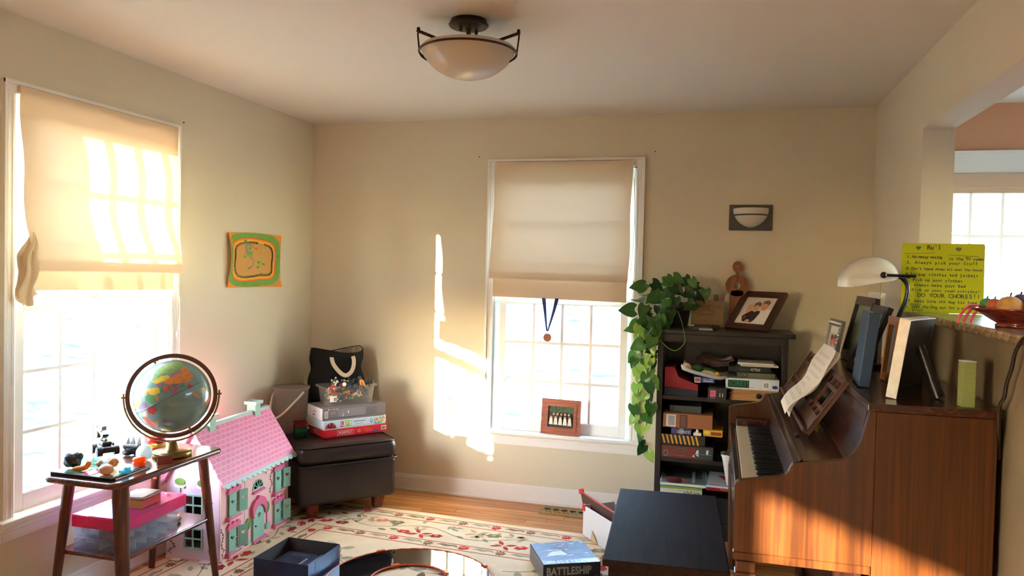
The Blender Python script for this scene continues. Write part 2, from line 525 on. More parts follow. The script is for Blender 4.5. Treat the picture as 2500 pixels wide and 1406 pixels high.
# ------------------------------------------------------------------ windows
m_glass = thin_glass('window_glass')
m_lock = mat('sash_lock', (150, 140, 125), 0.35, metal=0.8)
def build_window(name, T, label, ow=OPW, z0=OZ0, z1=OZ1, cols=4, rows=3, zm=1.285, stool=True, cas=0.05):
    root = sempty(name, label, T)
    def part(nm, fn, parent=root, m=m_white):
        bb = MB(); fn(bb); return bb.obj(nm, m, parent)
    # casing: three mitred-looking boards with a raised back band and beads
    def side(s):
        def f(bb):
            e = 0 if s < 0 else ow
            x0, x1 = (e - cas, e) if s < 0 else (e, e + cas)
            o0, o1 = (x0, x0 + 0.013) if s < 0 else (x1 - 0.013, x1)
            i0, i1 = (x1 - 0.010, x1) if s < 0 else (x0, x0 + 0.010)
            bb.box(x0, x1, -0.014, 0, z0, z1 + cas)
            bb.box(o0, o1, -0.024, -0.014, z0, z1 + cas)
            bb.box(i0, i1, -0.018, -0.014, z0, z1)
            mid = (x0 + x1) / 2
            bb.box(mid - 0.003, mid + 0.003, -0.017, -0.014, z0, z1 + 0.01)
        return f
    part('casing', side(-1)); part('casing', side(1))
    part('casing', lambda bb: (bb.box(0, ow, -0.014, 0, z1, z1 + cas), bb.box(-cas, ow + cas, -0.025, -0.0141, z1 + cas - 0.013, z1 + cas + 0.001), bb.box(0, ow, -0.018, -0.014, z1, z1 + 0.01)))
    # jamb liners
    part('jamb', lambda bb: (bb.box(0, 0.012, 0, WT, z0, z1), bb.box(ow - 0.012, ow, 0, WT, z0, z1), bb.box(0, ow, 0, WT, z1 - 0.012, z1)))
    part('jamb', lambda bb: (bb.box(0.012, 0.036, 0.066, 0.10, z0 + 0.02, z1 - 0.012), bb.box(ow - 0.036, ow - 0.012, 0.066, 0.10, z0 + 0.02, z1 - 0.012)))
    if stool:
        part('stool', lambda bb: bb.rbox(-cas - 0.03, ow + cas + 0.03, -0.052, 0.045, z0, z0 + 0.026, 0.008, 3))
        part('apron', lambda bb: (bb.box(-cas, ow + cas, -0.012, 0, z0 - 0.066, z0), bb.box(-cas, ow + cas, -0.02, -0.012, z0 - 0.022, z0), bb.box(-cas + 0.004, ow + cas - 0.004, -0.016, -0.012, z0 - 0.05, z0 - 0.03)))
    part('outer_sill', lambda bb: bb.box(-0.03, ow + 0.03, 0.045, WT + 0.05, z0 - 0.03, z0 + 0.022))
    zb = z0 + 0.026
    def sash(nm, ya, yb, za, zt, top, bot):
        st = 0.044; e = 0.036 if nm == 'lower_sash' else 0.034
        g0, g1, h0, h1 = e + st, ow - e - st, za + bot, zt - top
        sa = part(nm, lambda bb: (bb.rbox(e, g0, ya, yb, za, zt, 0.003, 1), bb.rbox(g1, ow - e, ya, yb, za, zt, 0.003, 1),
                                  bb.box(g0, g1, ya, yb, za, h0), bb.box(g0, g1, ya, yb, h1, zt),
                                  bb.box(g0, g1, ya + 0.006, yb - 0.006, h0, h0 + 0.004), bb.box(g0, g1, ya + 0.006, yb - 0.006, h1 - 0.004, h1)))
        ym = (ya + yb) / 2
        pwid = (g1 - g0) / cols; phei = (h1 - h0) / rows
        for i in range(1, cols):
            part('muntin', lambda bb: bb.rbox(g0 + pwid * i - 0.0095, g0 + pwid * i + 0.0095, ym - 0.011, ym + 0.011, h0, h1, 0.003, 1), sa)
        for j in range(1, rows):
            part('muntin', lambda bb: bb.rbox(g0, g1, ym - 0.0105, ym + 0.0105, h0 + phei * j - 0.0095, h0 + phei * j + 0.0095, 0.003, 1), sa)
        for i in range(cols):
            for j in range(rows):
                part('pane', lambda bb: bb.box(g0 + pwid * i + 0.004, g0 + pwid * (i + 1) - 0.004, ym - 0.0015, ym + 0.0015, h0 + phei * j + 0.004, h0 + phei * (j + 1) - 0.004), sa, m_glass)
        return sa
    lo = sash('lower_sash', 0.022, 0.058, zb, zm + 0.022, 0.042, 0.068)
    sash('upper_sash', 0.064, 0.098, zm - 0.02, z1 - 0.012, 0.05, 0.042)
    part('sash_lock', lambda bb: (bb.rbox(ow / 2 - 0.03, ow / 2 + 0.03, 0.03, 0.052, zm + 0.022, zm + 0.034, 0.004, 2), bb.cyl((ow / 2 + 0.012, 0.04, zm + 0.034), (ow / 2 + 0.012, 0.04, zm + 0.042), 0.010, n=10)), lo, m_lock)
    return root
T_w1 = TR(0, LW0, 0, rz=PI / 2); T_w2 = TR(BW0, 0, 0)
build_window('window_1', T_w1, 'white double-hung window behind the globe')
build_window('window_2', T_w2, 'white double-hung window with the medal and wedding photograph')
build_window('window_3', TR(KW0, 0, 0), 'white kitchen window beyond the counter', KW1 - KW0, KZ0, KZ1, 7, 2, 1.425, True, 0.12)
build_window('window_4', TR(0, LW2, 0, rz=PI / 2), 'white window further along the globe wall', OPW2, OZ0, OZ2, 5, 3, 1.22)

build_window('added_fill_window', TR(XK, -0.7, 0, rz=-PI / 2), 'wide white window added in the unseen kitchen end wall to brighten the room', 2.4, 0.75, 2.1, 8, 3, 1.40)  # added out of view, lets in daylight to lift the walls and ceiling

# ------------------------------------------------------------------ outdoors
m_lawn = mat('lawn', (78, 96, 102), 0.95, var=0.75, vscale=1.6, spec=0.05, stretch=(1, 2.5, 1))
def ground(u, v):
    x = -70 + 150 * u; yy = -60 + 150 * v
    z = -0.75
    d = max(0.0, yy - 7.0); z += min(14, 0.16 * d + 0.004 * d * d)
    d2 = max(0.0, -7 - x); z += min(5, 0.05 * d2)
    return (x, yy, z + 0.08 * math.sin(x * 0.9) * math.cos(yy * 0.7))
b = MB(); b.grid(ground, 90, 90)
struct('lawn', b, m_lawn, 'frosted lawn rising into a hill outside the windows')

# ------------------------------------------------------------------ shades
m_shade = cloth('shade_linen', (222, 202, 170), 0.095, tc_col=(226, 188, 148))
m_lining = cloth('shade_tuck', (220, 192, 156), 0.035, tc_col=(222, 176, 132))
m_cord = mat('shade_cord', (238, 228, 208), 0.7)
def roman_shade(T, label, w0, w1, ztop, zfold, zbot, tuft, seed):
    rs = random.Random(seed)
    root = thing('roman_shade', label, 'window shade', T=T)
    bb = MB(); bb.rbox(w0 + 0.002, w1 - 0.002, -0.030, -0.004, ztop - 0.03, ztop, 0.003, 1)
    bb.obj('headrail', m_shade, root)
    ph = [rs.random() * 6 for _ in range(4)]
    def panel(u, v):
        z = ztop - (ztop - zfold) * v
        sway = 0.012 * v * math.sin(u * 2.1 + ph[0]) + 0.004 * math.sin(u * 9 + ph[1] + v * 3) * v + 0.003 * math.sin(v * 14 + ph[2])
        belly = 0.045 * v ** 1.6 + 0.010 * math.sin(PI * v * 2.2) * v
        edge = (0.004 * math.sin(v * 9 + ph[3])) * (1 if u < .5 else -1) * abs(2 * u - 1) ** 6
        x = w0 + (w1 - w0) * u + edge - 0.010 * v + (0.045 * v ** 4 * (1 - u) if tuft else 0)
        return (x, -0.033 - belly - sway, z - 0.006 * u * v)
    bb = MB(); bb.grid(panel, 40, 44); bb.obj('panel', m_shade, root)
    # bottom pouch: the panel rolls back under itself
    def pouch(u, v):
        p = panel(u, 1.0); a = v * PI
        return (p[0], p[1] + 0.020 * (1 - math.cos(a)), p[2] - 0.016 * math.sin(a) + 0.05 * v * v)
    bb = MB(); bb.grid(pouch, 40, 8); bb.obj('pouch', m_shade, root)
    def flap(u, v):
        p = panel(u, 1.0)
        z = p[2] + 0.05 - (p[2] + 0.05 - zbot) * v + 0.006 * math.sin(u * 3 + ph[0])
        return (p[0] + 0.012 * (0.5 - u) + (0.0 if not tuft else -0.02 * (1 - u) * v), -0.030 - 0.012 * math.sin(u * 7 + ph[1]) * v - 0.008 * v, z)
    bb = MB(); bb.grid(flap, 40, 8); bb.obj('flap', m_lining, root)
    if tuft:      # bunched cloth hanging at one side
        def gath(u, v):
            a = u * 2 * PI
            z = 1.585 - 0.27 * v
            r = 0.006 + 0.016 * math.sin(PI * min(1, v * 1.3)) + 0.026 * v ** 1.4
            r *= 1 + 0.34 * math.sin(a * 5 + v * 4) + .12 * math.sin(a * 9 + v * 11)
            return (w0 + 0.030 + r * math.cos(a) * 0.9 - 0.030 * v + .006 * math.sin(v * 13), -0.062 + r * math.sin(a), z + 0.022 * math.cos(a * 2 + 1) * v)
        bb = MB(); bb.grid(gath, 40, 20); bb.obj('gathered_edge', m_shade, root)
    return root
sh1 = roman_shade(T_w1, 'sunlit cream roman shade half lowered behind the globe', 0.008, OPW + 0.012, 2.158, 1.435, 1.345, True, 3)
sh2 = roman_shade(T_w2, 'cream roman shade half lowered above the hanging medal', 0.004, OPW - 0.022, 2.155, 1.425, 1.298, False, 8)
bb = MB()
pts = spline([(OPW + 0.022, -0.03, 1.43), (OPW + 0.03, -0.034, 1.30), (OPW + 0.04, -0.036, 1.24), (OPW + 0.034, -0.036, 1.16), (OPW + 0.018, -0.036, 1.11), (OPW + 0.022, -0.036, 1.09)], 5)
bb.tube(pts, 0.0016, 5); bb.ball((OPW + 0.018, -0.036, 1.112), 0.005, 8, sc=(1, 1, 2))
bb.tube([(OPW + 0.040, -0.034, 1.30), (OPW + 0.043, -0.034, 1.0), (OPW + 0.041, -0.034, 0.72)], 0.0016, 5)
bb.obj('pull_cord', m_cord, sh1)
bb = MB(); bb.tube(spline([(OPW - 0.012, -0.03, 2.05), (OPW + 0.002, -0.03, 1.75), (OPW + 0.016, -0.03, 1.50), (OPW + 0.005, -0.035, 1.42)], 5), 0.0016, 5)
bb.tube(spline([(OPW - 0.016, -0.03, 2.05), (OPW - 0.004, -0.03, 1.8), (OPW - 0.02, -0.032, 1.46)], 5), 0.0016, 5)
bb.ball((OPW + 0.002, -0.04, 1.42), 0.008, 8); bb.obj('pull_cord', m_cord, sh2)

# small screws left in the wall where rods once hung
m_dark = mat('dark_steel', (52, 44, 38), 0.45, metal=0.7)
for nm, T in (('a', TR(0.0, hx(448, 299, 0).y, hx(448, 299, 0).z, ry=PI / 2)), ('b', TR(hy(1171, 383, 0).x, 0, hy(1171, 383, 0).z, rx=PI / 2)), ('c', TR(hy(1600, 370, 0).x, 0, hy(1600, 370, 0).z, rx=PI / 2))):
    bb = MB(); bb.cyl((0, 0, 0), (0, 0, 0.004), 0.0035, n=8)
    bb.box(-0.003, 0.003, -0.0006, 0.0006, 0.004, 0.0045)
    o = bb.obj('wall_screw', m_dark, None, T)
    tag(o, {'a': 'tiny dark screw in the wall between the sunlit shade and the child painting', 'b': 'tiny dark screw in the wall at the corner-side top of the medal window casing', 'c': 'tiny dark screw in the wall at the bookcase-side top of the medal window casing'}[nm], 'screw', 'screws beside the window casings')

# ------------------------------------------------------------------ ceiling light
m_bronze = mat('oiled_bronze', (62, 46, 32), 0.38, metal=0.75, var=0.2, vscale=30)
def frosted(name, c, tl=0.35, rough=0.3):
    if name in MATS: return MATS[name]
    m, t, b_ = _new(name)
    b_.inputs['Base Color'].default_value = lin(c); b_.inputs['Roughness'].default_value = rough
    b_.inputs['Specular IOR Level'].default_value = 0.5
    o_ = t.nodes['Material Output']
    tln = t.nodes.new('ShaderNodeBsdfTranslucent'); tln.inputs[0].default_value = lin(c)
    mx = t.nodes.new('ShaderNodeMixShader'); mx.inputs[0].default_value = tl
    t.links.new(b_.outputs[0], mx.inputs[1]); t.links.new(tln.outputs[0], mx.inputs[2]); t.links.new(mx.outputs[0], o_.inputs[0])
    return m
m_bowl = frosted('frosted_bowl', (226, 214, 190))
LX, LY = 1.735, -1.86
cl = thing('ceiling_light', 'semi-flush ceiling light with frosted glass bowl and bronze arms', 'ceiling light', (LX, LY, H))
bb = MB()
bb.lathe([(0.0, -0.03), (0.02, -0.03), (0.058, -0.024), (0.068, -0.022), (0.074, -0.024), (0.078, -0.018), (0.072, -0.012), (0.070, 0.0)], n=40); bb.obj('canopy', m_bronze, cl)
bb = MB(); bb.cyl((0, 0, -0.115), (0, 0, -0.026), 0.0085, n=14); bb.lathe([(0.0085, -0.040), (0.012, -0.036), (0.012, -0.030)], n=14); bb.obj('stem', m_bronze, cl)
for a in (0.9, 0.9 + PI):
    bb = MB(); bb.cyl((0.036 * math.cos(a), 0.036 * math.sin(a), -0.040), (0.036 * math.cos(a), 0.036 * math.sin(a), -0.026), 0.006, n=10); bb.ball((0.036 * math.cos(a), 0.036 * math.sin(a), -0.041), 0.0068, 10)
    bb.obj('thumbscrew', m_bronze, cl)
prof = [(0.0, -0.226)]
for i in range(1, 15):
    t = i / 14; prof.append((0.184 * math.sin(t * 1.28) / math.sin(1.28), -0.226 + 0.112 * (1 - math.cos(t * 1.28)) / (1 - math.cos(1.28))))
prof += [(0.181, -0.108), (0.176, -0.110)]
bb = MB(); bb.lathe(prof, n=56)
inner = [(r * 0.97, z + 0.005) for r, z in prof[:-2]] + [(0.176, -0.110)]
bb.lathe(inner[::-1], n=56); bb.obj('bowl', m_bowl, cl)
bb = MB(); bb.tube([(0.189 * math.cos(2 * PI * i / 64), 0.189 * math.sin(2 * PI * i / 64), -0.126) for i in range(64)], 0.0045, 8, closed=True)
bb.obj('band', m_bronze, cl)
for k in range(3):
    a = 0.265 + (0.0, PI, PI / 2)[k]
    ca, sa = math.cos(a), math.sin(a)
    bb = MB()
    bb.tube([(0.006 * ca, 0.006 * sa, -0.11), (0.10 * ca, 0.10 * sa, -0.080), (0.190 * ca, 0.190 * sa, -0.046), (0.200 * ca, 0.200 * sa, -0.042)], 0.0062, 8)
    bb.ball((0.194 * ca, 0.194 * sa, -0.036), 0.0075, 10)
    bb.tube([(0.194 * ca, 0.194 * sa, -0.036), (0.196 * ca, 0.196 * sa, -0.060), (0.189 * ca, 0.189 * sa, -0.122)], 0.0036, 6)
    bb.tube([(0.189 * ca, 0.189 * sa, -0.126), (0.180 * ca, 0.180 * sa, -0.142), (0.160 * ca, 0.160 * sa, -0.156)], 0.0036, 6)
    bb.obj('arm', m_bronze, cl)

# ------------------------------------------------------------------ sconce
m_pewter = mat('sconce_plate', (86, 88, 82), 0.45, metal=0.5)
sc0, sc1 = hy(1779, 563, 0), hy(1887, 500, 0)
sx, szc = (sc0.x + sc1.x) / 2, (sc0.z + sc1.z) / 2
sn = thing('wall_sconce', 'grey rectangular wall sconce with half-bowl frosted glass shade', 'wall lamp', (sx, 0, szc))
bb = MB(); bb.rbox(-(sc1.x - sc0.x) / 2, (sc1.x - sc0.x) / 2, -0.018, 0, -0.075, 0.075, 0.003, 1); bb.obj('backplate', m_pewter, sn)
pf = [(0.0, -0.058)] + [(0.100 * math.sin(t * PI / 2 / 8), -0.058 + 0.105 * (1 - math.cos(t * PI / 2 / 8)) ** 0.9) for t in range(1, 9)] + [(0.098, 0.052), (0.094, 0.05)]
bb = MB(); bb.lathe(pf, (0, -0.018, 0), 28, a0=PI, a1=2 * PI); bb.obj('shade', frosted('sconce_glass', (240, 236, 222), 0.25), sn)
bb = MB(); bb.tube([(0.0985 * math.cos(PI + PI * i / 28), -0.018 + 0.0985 * math.sin(PI + PI * i / 28), 0.012) for i in range(29)], 0.0042, 6); bb.obj('band', m_pewter, sn)

# ------------------------------------------------------------------ child's painting on the left wall
pd = thing('childs_drawing', 'dotted green and orange child painting taped to the tan wall', 'drawing', T=frame((0, -0.948, 1.337), (0, 1, 0), (0, 0, 1)))
PWd, PHd = 0.535, 0.318
def psurf(x, y, off=0.0):
    u = x / PWd; v = y / PHd
    bulge = 0.006 + 0.028 * max(0, 0.12 - u) / 0.12 * math.sin(PI * min(1, max(0, v)) * .9) + 0.012 * max(0, u - 0.9) / 0.1 + 0.012 * max(0, 0.12 - v) / 0.12 * (0.3 + abs(u - 0.5))
    sx_ = 1.0 - 0.02 * math.sin(PI * v)
    return (PWd / 2 + (x - PWd / 2) * sx_, y + 0.010 * (u - 0.5) * (v - .5) + 0.008 * math.sin(PI * u) * (v), bulge + off)
mp_ = [mat('craft_paper', (206, 156, 84), 0.85), mat('dot_green', (120, 168, 74), 0.8), mat('dot_orange', (240, 150, 40), 0.8), mat('dot_red', (236, 92, 44), 0.8), mat('dot_black', (44, 30, 40), 0.8), mat('dot_leaf', (60, 178, 62), 0.8), mat('dot_yellow', (240, 184, 60), 0.8), mat('dot_grey', (150, 148, 120), 0.8), mat('dot_olive', (122, 140, 44), 0.8), mat('tape_light', (170, 186, 96), 0.8)]
bb = MB(); bb.grid(lambda u, v: psurf(u * PWd, v * PHd), 24, 18); bb.obj('paper', mp_[0], pd)
bb = MB()
def paint(poly, mi, lift):
    tri = tessellate_polygon([[Vector((p[0], p[1], 0)) for p in poly]])
    bb.add([psurf(p[0], p[1], lift) for p in poly], [t if ((poly[t[1]][0] - poly[t[0]][0]) * (poly[t[2]][1] - poly[t[0]][1]) - (poly[t[1]][1] - poly[t[0]][1]) * (poly[t[2]][0] - poly[t[0]][0])) > 0 else t[::-1] for t in tri], mi)
def loop(inset, wob=0.0, n=120, sd=0):
    P = []
    for i in range(n):
        t = 2 * PI * i / n
        c, s_ = math.cos(t), math.sin(t); k = 1.0 / (abs(c) ** 5 + abs(s_) ** 5) ** 0.2
        P.append((PWd / 2 + c * k * (PWd / 2 - inset * 1.25) + wob * math.sin(5 * t + sd), PHd / 2 + s_ * k * (PHd / 2 - inset) + wob * math.sin(4 * t + 1 + sd) - (0.018 if (c > 0 and s_ < 0) else 0) * -1 * c * -s_))
    return P
def band_(a, c, mi, lift, n=120):
    for i in range(n):
        q = [a[i], a[(i + 1) % n], c[(i + 1) % n], c[i]]
        bb.add([psurf(p[0], p[1], lift) for p in q], [(0, 1, 2, 3)], mi)
rd = random.Random(5)
L0, L1, L2, L3, L4 = loop(0.004, 0), loop(0.036, 0.004), loop(0.046, 0.004), loop(0.058, 0.004), loop(0.065, 0.004)
band_(L0, L1, 1, 0.0006); band_(L1, L2, 2, 0.0007); band_(L2, L3, 6, 0.0006)
for i in range(300):
    t = rd.random(); k = rd.randrange(120); p = L0[k]; q = L1[k]
    x = p[0] + (q[0] - p[0]) * t; y_ = p[1] + (q[1] - p[1]) * t
    paint(circle(x, y_, 0.0046, 6, 0.0032), rd.choice((5, 8, 8, 5, 8)), 0.0011)
for k in range(0, 120):
    p = L1[k]; paint(circle(p[0] + rd.uniform(-.001, .001), p[1], 0.0055, 7, 0.0035), 3, 0.0012)
for k in range(0, 120):
    if 20 < k < 27: continue
    for L_, r_ in ((L3, .0052), (L4, .0042)):
        p = L_[k]; paint(circle(p[0] + rd.uniform(-.0015, .0015), p[1] + rd.uniform(-.001, .001), r_, 7, r_ * .7), 4, 0.0012)
def pp(cx, cyy): return ((cx - 190) / (1210 - 190) * PWd, (1250 - cyy) / (1250 - 190) * PHd)
def blob(pts, mi): paint([pp(*p) for p in pts], mi, 0.0014)
def stroke(pts, wd, mi):
    P = [pp(*p) for p in pts]
    for i in range(len(P) - 1):
        a = Vector((*P[i], 0)); c = Vector((*P[i + 1], 0)); d = (c - a).normalized(); n_ = Vector((-d.y, d.x, 0)) * wd
        q = [a - n_, c - n_, c + n_, a + n_]
        bb.add([psurf(v.x, v.y, 0.0013) for v in q], [(0, 1, 2, 3)], mi)
stroke([(540, 400), (530, 480), (535, 560), (570, 620), (620, 660), (670, 700), (685, 770), (660, 840), (610, 880), (570, 885)], 0.005, 7)
stroke([(560, 420), (620, 430), (680, 460)], 0.006, 7)
stroke([(545, 440), (560, 520), (570, 600)], 0.010, 7)
stroke([(710, 490), (750, 490)], 0.003, 3); stroke([(750, 490), (765, 480)], 0.002, 3); stroke([(745, 490), (748, 525)], 0.002, 3)
for c_ in ((525, 352), (610, 495), (515, 650), (780, 760), (890, 795), (770, 862), (838, 990)):
    blob([(c_[0] + rd.uniform(.6, 1.2) * 28 * math.cos(a * PI / 5), c_[1] + rd.uniform(.6, 1.2) * 28 * math.sin(a * PI / 5)) for a in range(10)], 5)
blob([(585, 555), (640, 550), (660, 580), (650, 625), (600, 615), (580, 585)], 5)
stroke([(835, 420), (832, 540), (830, 660), (800, 760)], 0.004, 9); stroke([(830, 660), (880, 780)], 0.004, 9); stroke([(825, 680), (815, 800), (770, 950)], 0.0035, 9)
for cx, cyy in ((1, 1), (0, 1), (0, 0), (1, 0)):
    x0, y0 = cx * PWd, cyy * PHd; sx_ = 1 if cx == 0 else -1; sy_ = 1 if cyy == 0 else -1
    paint([(x0, y0), (x0 + sx_ * 0.055, y0), (x0, y0 + sy_ * 0.045)] if sx_ * sy_ > 0 else [(x0, y0), (x0, y0 + sy_ * 0.045), (x0 + sx_ * 0.055, y0)], 2, 0.0015)
bb.obj('dot_painting', mp_, pd)

# ------------------------------------------------------------------ two-tier side table
m_walnut = wood('walnut', (70, 28, 15), (128, 62, 34), 'y', 5, 0.22, 0.5, 12)
m_walnutz = wood('walnut_leg', (62, 25, 14), (112, 52, 28), 'z', 5, 0.3, 0.3, 10)
TXc, TYc, TZ = 0.285, -1.915, 0.61
tb = thing('side_table', 'two-tier walnut side table with splayed legs below the sunlit shade', 'table', (TXc, TYc, 0))
def slab(x0, x1, y0, y1, z0, z1, r, er):
    bb = MB(); loops = []
    for k in range(6):
        a = PI * k / 5; ins = er * (1 - math.sin(a)); zz = (z0 + z1) / 2 - (z1 - z0) / 2 * math.cos(a)
        loops.append([(p[0], p[1], zz) for p in rrect(x0 + ins, x1 - ins, y0 + ins, y1 - ins, max(0.002, r - ins), 6)])
    n = len(loops[0]); vs = [p for l in loops for p in l]
    bb.add(vs, [(k * n + i, k * n + (i + 1) % n, (k + 1) * n + (i + 1) % n, (k + 1) * n + i) for k in range(5) for i in range(n)], 0, True)
    bb.add(loops[0], [tuple(range(n - 1, -1, -1))]); bb.add(loops[-1], [tuple(range(n))])
    return bb
slab(-0.188, 0.186, -0.338, 0.338, TZ - 0.026, TZ, 0.05, 0.012).obj('tabletop', m_walnut, tb)
slab(-0.165, 0.160, -0.270, 0.290, 0.278, 0.294, 0.01, 0.004).obj('shelf', m_walnut, tb)
for sx_ in (-1, 1):
    for sy_ in (-1, 1):
        bb = MB()
        t0 = Vector((sx_ * 0.125, sy_ * 0.250, TZ - 0.024)); b0 = Vector((sx_ * 0.178, sy_ * 0.285, 0.0102))
        P = [t0.lerp(b0, k / 8) for k in range(9)]
        wt = 0.034 if sy_ < 0 and sx_ > 0 else 0.023
        bb.tube(P, [wt * (1 - 0.045 * k) for k in range(9)], 12)
        bb.obj('leg', m_walnutz, tb)

# ------------------------------------------------------------------ globe
GX, GY = 0.352, -1.80
gz = hy(422, 966, GY).z
gl = thing('globe', 'tilted political globe in a brown meridian ring on a brass foot', 'globe', (GX, GY, TZ))
m_brass = mat('brass', (150, 118, 62), 0.3, metal=0.85)
m_brown = mat('meridian_brown', (84, 52, 36), 0.4, metal=0.25)
gc = Vector((0, 0, gz - TZ)); GR = 0.162
vd = (CAM - Vector((GX, GY, gz))).normalized()
vr = Vector((0, 0, 1)).cross(vd).normalized(); vu = vd.cross(vr)
bb = MB(); bb.lathe([(0.0, 0.0), (0.079, 0.0), (0.083, 0.004), (0.083, 0.018), (0.078, 0.024), (0.030, 0.028), (0.030, 0.028), (0.028, 0.030), (0.020, 0.062), (0.012, 0.066), (0.0, 0.067)], n=40); bb.obj('foot', m_brass, gl)
hr = Vector((vr.x, vr.y, 0)).normalized()
bb = MB(); Ry = gc.z - 0.066
bb.tube([gc + hr * (Ry * 1.0 * math.cos(PI + PI * i / 40)) * (0.196 / Ry) + Vector((0, 0, 1)) * (Ry * math.sin(PI + PI * i / 40)) for i in range(41)], 0.0042, 8)
for s_ in (-1, 1): bb.cyl(gc + hr * 0.182 * s_, gc + hr * 0.206 * s_, 0.005, n=10)
for s_ in (-1, 1): bb.tube([gc + hr * 0.196 * s_, gc + hr * 0.196 * s_ + Vector((0, 0, 0.018))], 0.0042, 8)
bb.obj('yoke', m_brass, gl)
bb = MB()
for i in range(72):
    a0_, a1_ = 2 * PI * i / 72, 2 * PI * (i + 1) / 72
    q = []
    for a in (a0_, a1_):
        for rr_ in (0.171, 0.189):
            for dd in (-0.008, 0.008):
                q.append(gc + (hr * math.cos(a) + Vector((0, 0, 1)) * math.sin(a)) * rr_ + hr.cross(Vector((0, 0, 1))) * dd)
    bb.add(q, [(0, 4, 5, 1), (2, 3, 7, 6), (1, 5, 7, 3), (0, 2, 6, 4)], 0, False)
bb.obj('meridian_ring', m_brown, gl)
m_ocean = mat('globe_ocean', (118, 150, 148), 0.22, var=0.14, vscale=14, coat=0.5, bump=0.05, bscale=40)
bb = MB(); bb.ball(gc, GR, 64); sp = bb.obj('sphere', m_ocean, gl)
ax = (vu * 0.86 - vr * 0.42).normalized()
for s_ in (-1, 1):
    bb = MB(); bb.cyl(gc + ax * (GR - 0.002) * s_, gc + ax * 0.175 * s_, 0.005, n=10)
    bb.obj('axis_pin', m_brass, gl)
cols = dict(gr=(112, 150, 84), ye=(206, 170, 60), pu=(140, 106, 128), og=(206, 126, 58), pk=(196, 96, 82), rd=(176, 58, 58), dg=(84, 140, 88), ln=(56, 66, 62))
gm = [mat('land_' + k, v, 0.3, var=0.15, vscale=60, coat=0.4) for k, v in cols.items()]; gi = {k: i for i, k in enumerate(cols)}
land = [('gr', [(372, 372), (400, 285), (470, 222), (560, 172), (640, 172), (690, 215), (640, 262), (560, 302), (470, 312), (420, 352)]),
        ('ye', [(372, 388), (430, 332), (520, 312), (545, 346), (470, 388), (420, 404)]),
        ('pu', [(540, 302), (640, 262), (655, 292), (560, 332)]),
        ('og', [(495, 392), (510, 360), (560, 330), (655, 292), (642, 240), (700, 226), (762, 320), (766, 372), (700, 402), (620, 408), (540, 416)]),
        ('pu', [(520, 420), (620, 410), (640, 450), (605, 500), (580, 530), (545, 480)]), ('pk', [(476, 430), (520, 420), (527, 472), (480, 492)]),
        ('pu', [(395, 400), (470, 390), (490, 415), (430, 432)]), ('dg', [(440, 440), (475, 430), (478, 490), (450, 480)]),
        ('ye', [(285, 460), (330, 445), (438, 440), (450, 482), (420, 512), (350, 502)]), ('og', [(300, 478), (345, 470), (350, 500), (310, 505)]),
        ('dg', [(300, 522), (350, 505), (402, 530), (412, 572), (372, 594), (320, 572)]), ('og', [(405, 530), (445, 540), (430, 575), (414, 570)]),
        ('pu', [(262, 590), (312, 580), (332, 640), (292, 682), (255, 642)]), ('rd', [(330, 622), (400, 632), (425, 660), (382, 712), (340, 692)]),
        ('ye', [(190, 542), (272, 520), (280, 572), (242, 652), (205, 642)]), ('gr', [(176, 580), (200, 575), (215, 650), (195, 660)]),
        ('og', [(250, 690), (300, 690), (340, 700), (330, 735), (275, 730)]), ('pk', [(280, 745), (340, 742), (400, 782), (395, 840), (320, 802)]), ('og', [(372, 790), (430, 780), (440, 850), (405, 850)]),
        ('pu', [(475, 768), (515, 760), (525, 820), (490, 812)]),
        ('rd', [(700, 430), (740, 415), (766, 440), (740, 462)]), ('dg', [(640, 430), (692, 408), (692, 442), (655, 455)]), ('og', [(745, 490), (765, 480), (800, 530), (850, 552), (830, 572), (780, 545)]),
        ('ye', [(830, 470), (872, 455), (862, 512), (835, 505)]), ('rd', [(888, 625), (932, 560), (958, 520), (948, 600), (910, 660)])]
bb = MB()
def gdir(cx, cyy):
    dx, dy = (cx - 568) / 395.0, (528 - cyy) / 385.0
    q = min(0.985, math.hypot(dx, dy)); k = q / max(1e-6, math.hypot(dx, dy)); dx *= k; dy *= k
    return (vr * dx + vu * dy + vd * math.sqrt(1 - q * q)).normalized()
rg = random.Random(2)
for key, poly in land:
    P = []
    for i in range(len(poly)):       # ragged coast
        a = poly[i]; c_ = poly[(i + 1) % len(poly)]
        for k in range(3):
            t = k / 3
            P.append((a[0] + (c_[0] - a[0]) * t + rg.uniform(-6, 6) * (k > 0), a[1] + (c_[1] - a[1]) * t + rg.uniform(-6, 6) * (k > 0)))
    bm = bmesh.new()
    vs = [bm.verts.new((p[0], -p[1], 0)) for p in P]
    f = bm.faces.new(vs)
    bmesh.ops.triangulate(bm, faces=[f])
    bmesh.ops.subdivide_edges(bm, edges=list(bm.edges), cuts=3, use_grid_fill=True)
    bm.verts.index_update()
    bb.add([gc + gdir(v.co.x, -v.co.y) * (GR + 0.0007) for v in bm.verts], [tuple(v.index for v in f2.verts) for f2 in bm.faces], gi[key], True)
    bm.free()
e1 = vd - ax * vd.dot(ax); e1.normalize(); e2 = ax.cross(e1)
bb.tube([gc + (e1 * math.cos(2 * PI * i / 90) + e2 * math.sin(2 * PI * i / 90)) * (GR + 0.0003) for i in range(90)], 0.0012, 5, gi['ln'], closed=True)
bb.obj('map_print', gm, sp)

# ------------------------------------------------------------------ things on the side table
def P2(px, py, z=TZ): return hz(px, py, z)
m_black = mat('black_plastic', (26, 26, 28), 0.4, spec=0.4)
m_paperw = mat('paper_white', (236, 232, 224), 0.8)
m_navy = mat('navy_print', (30, 40, 74), 0.5)
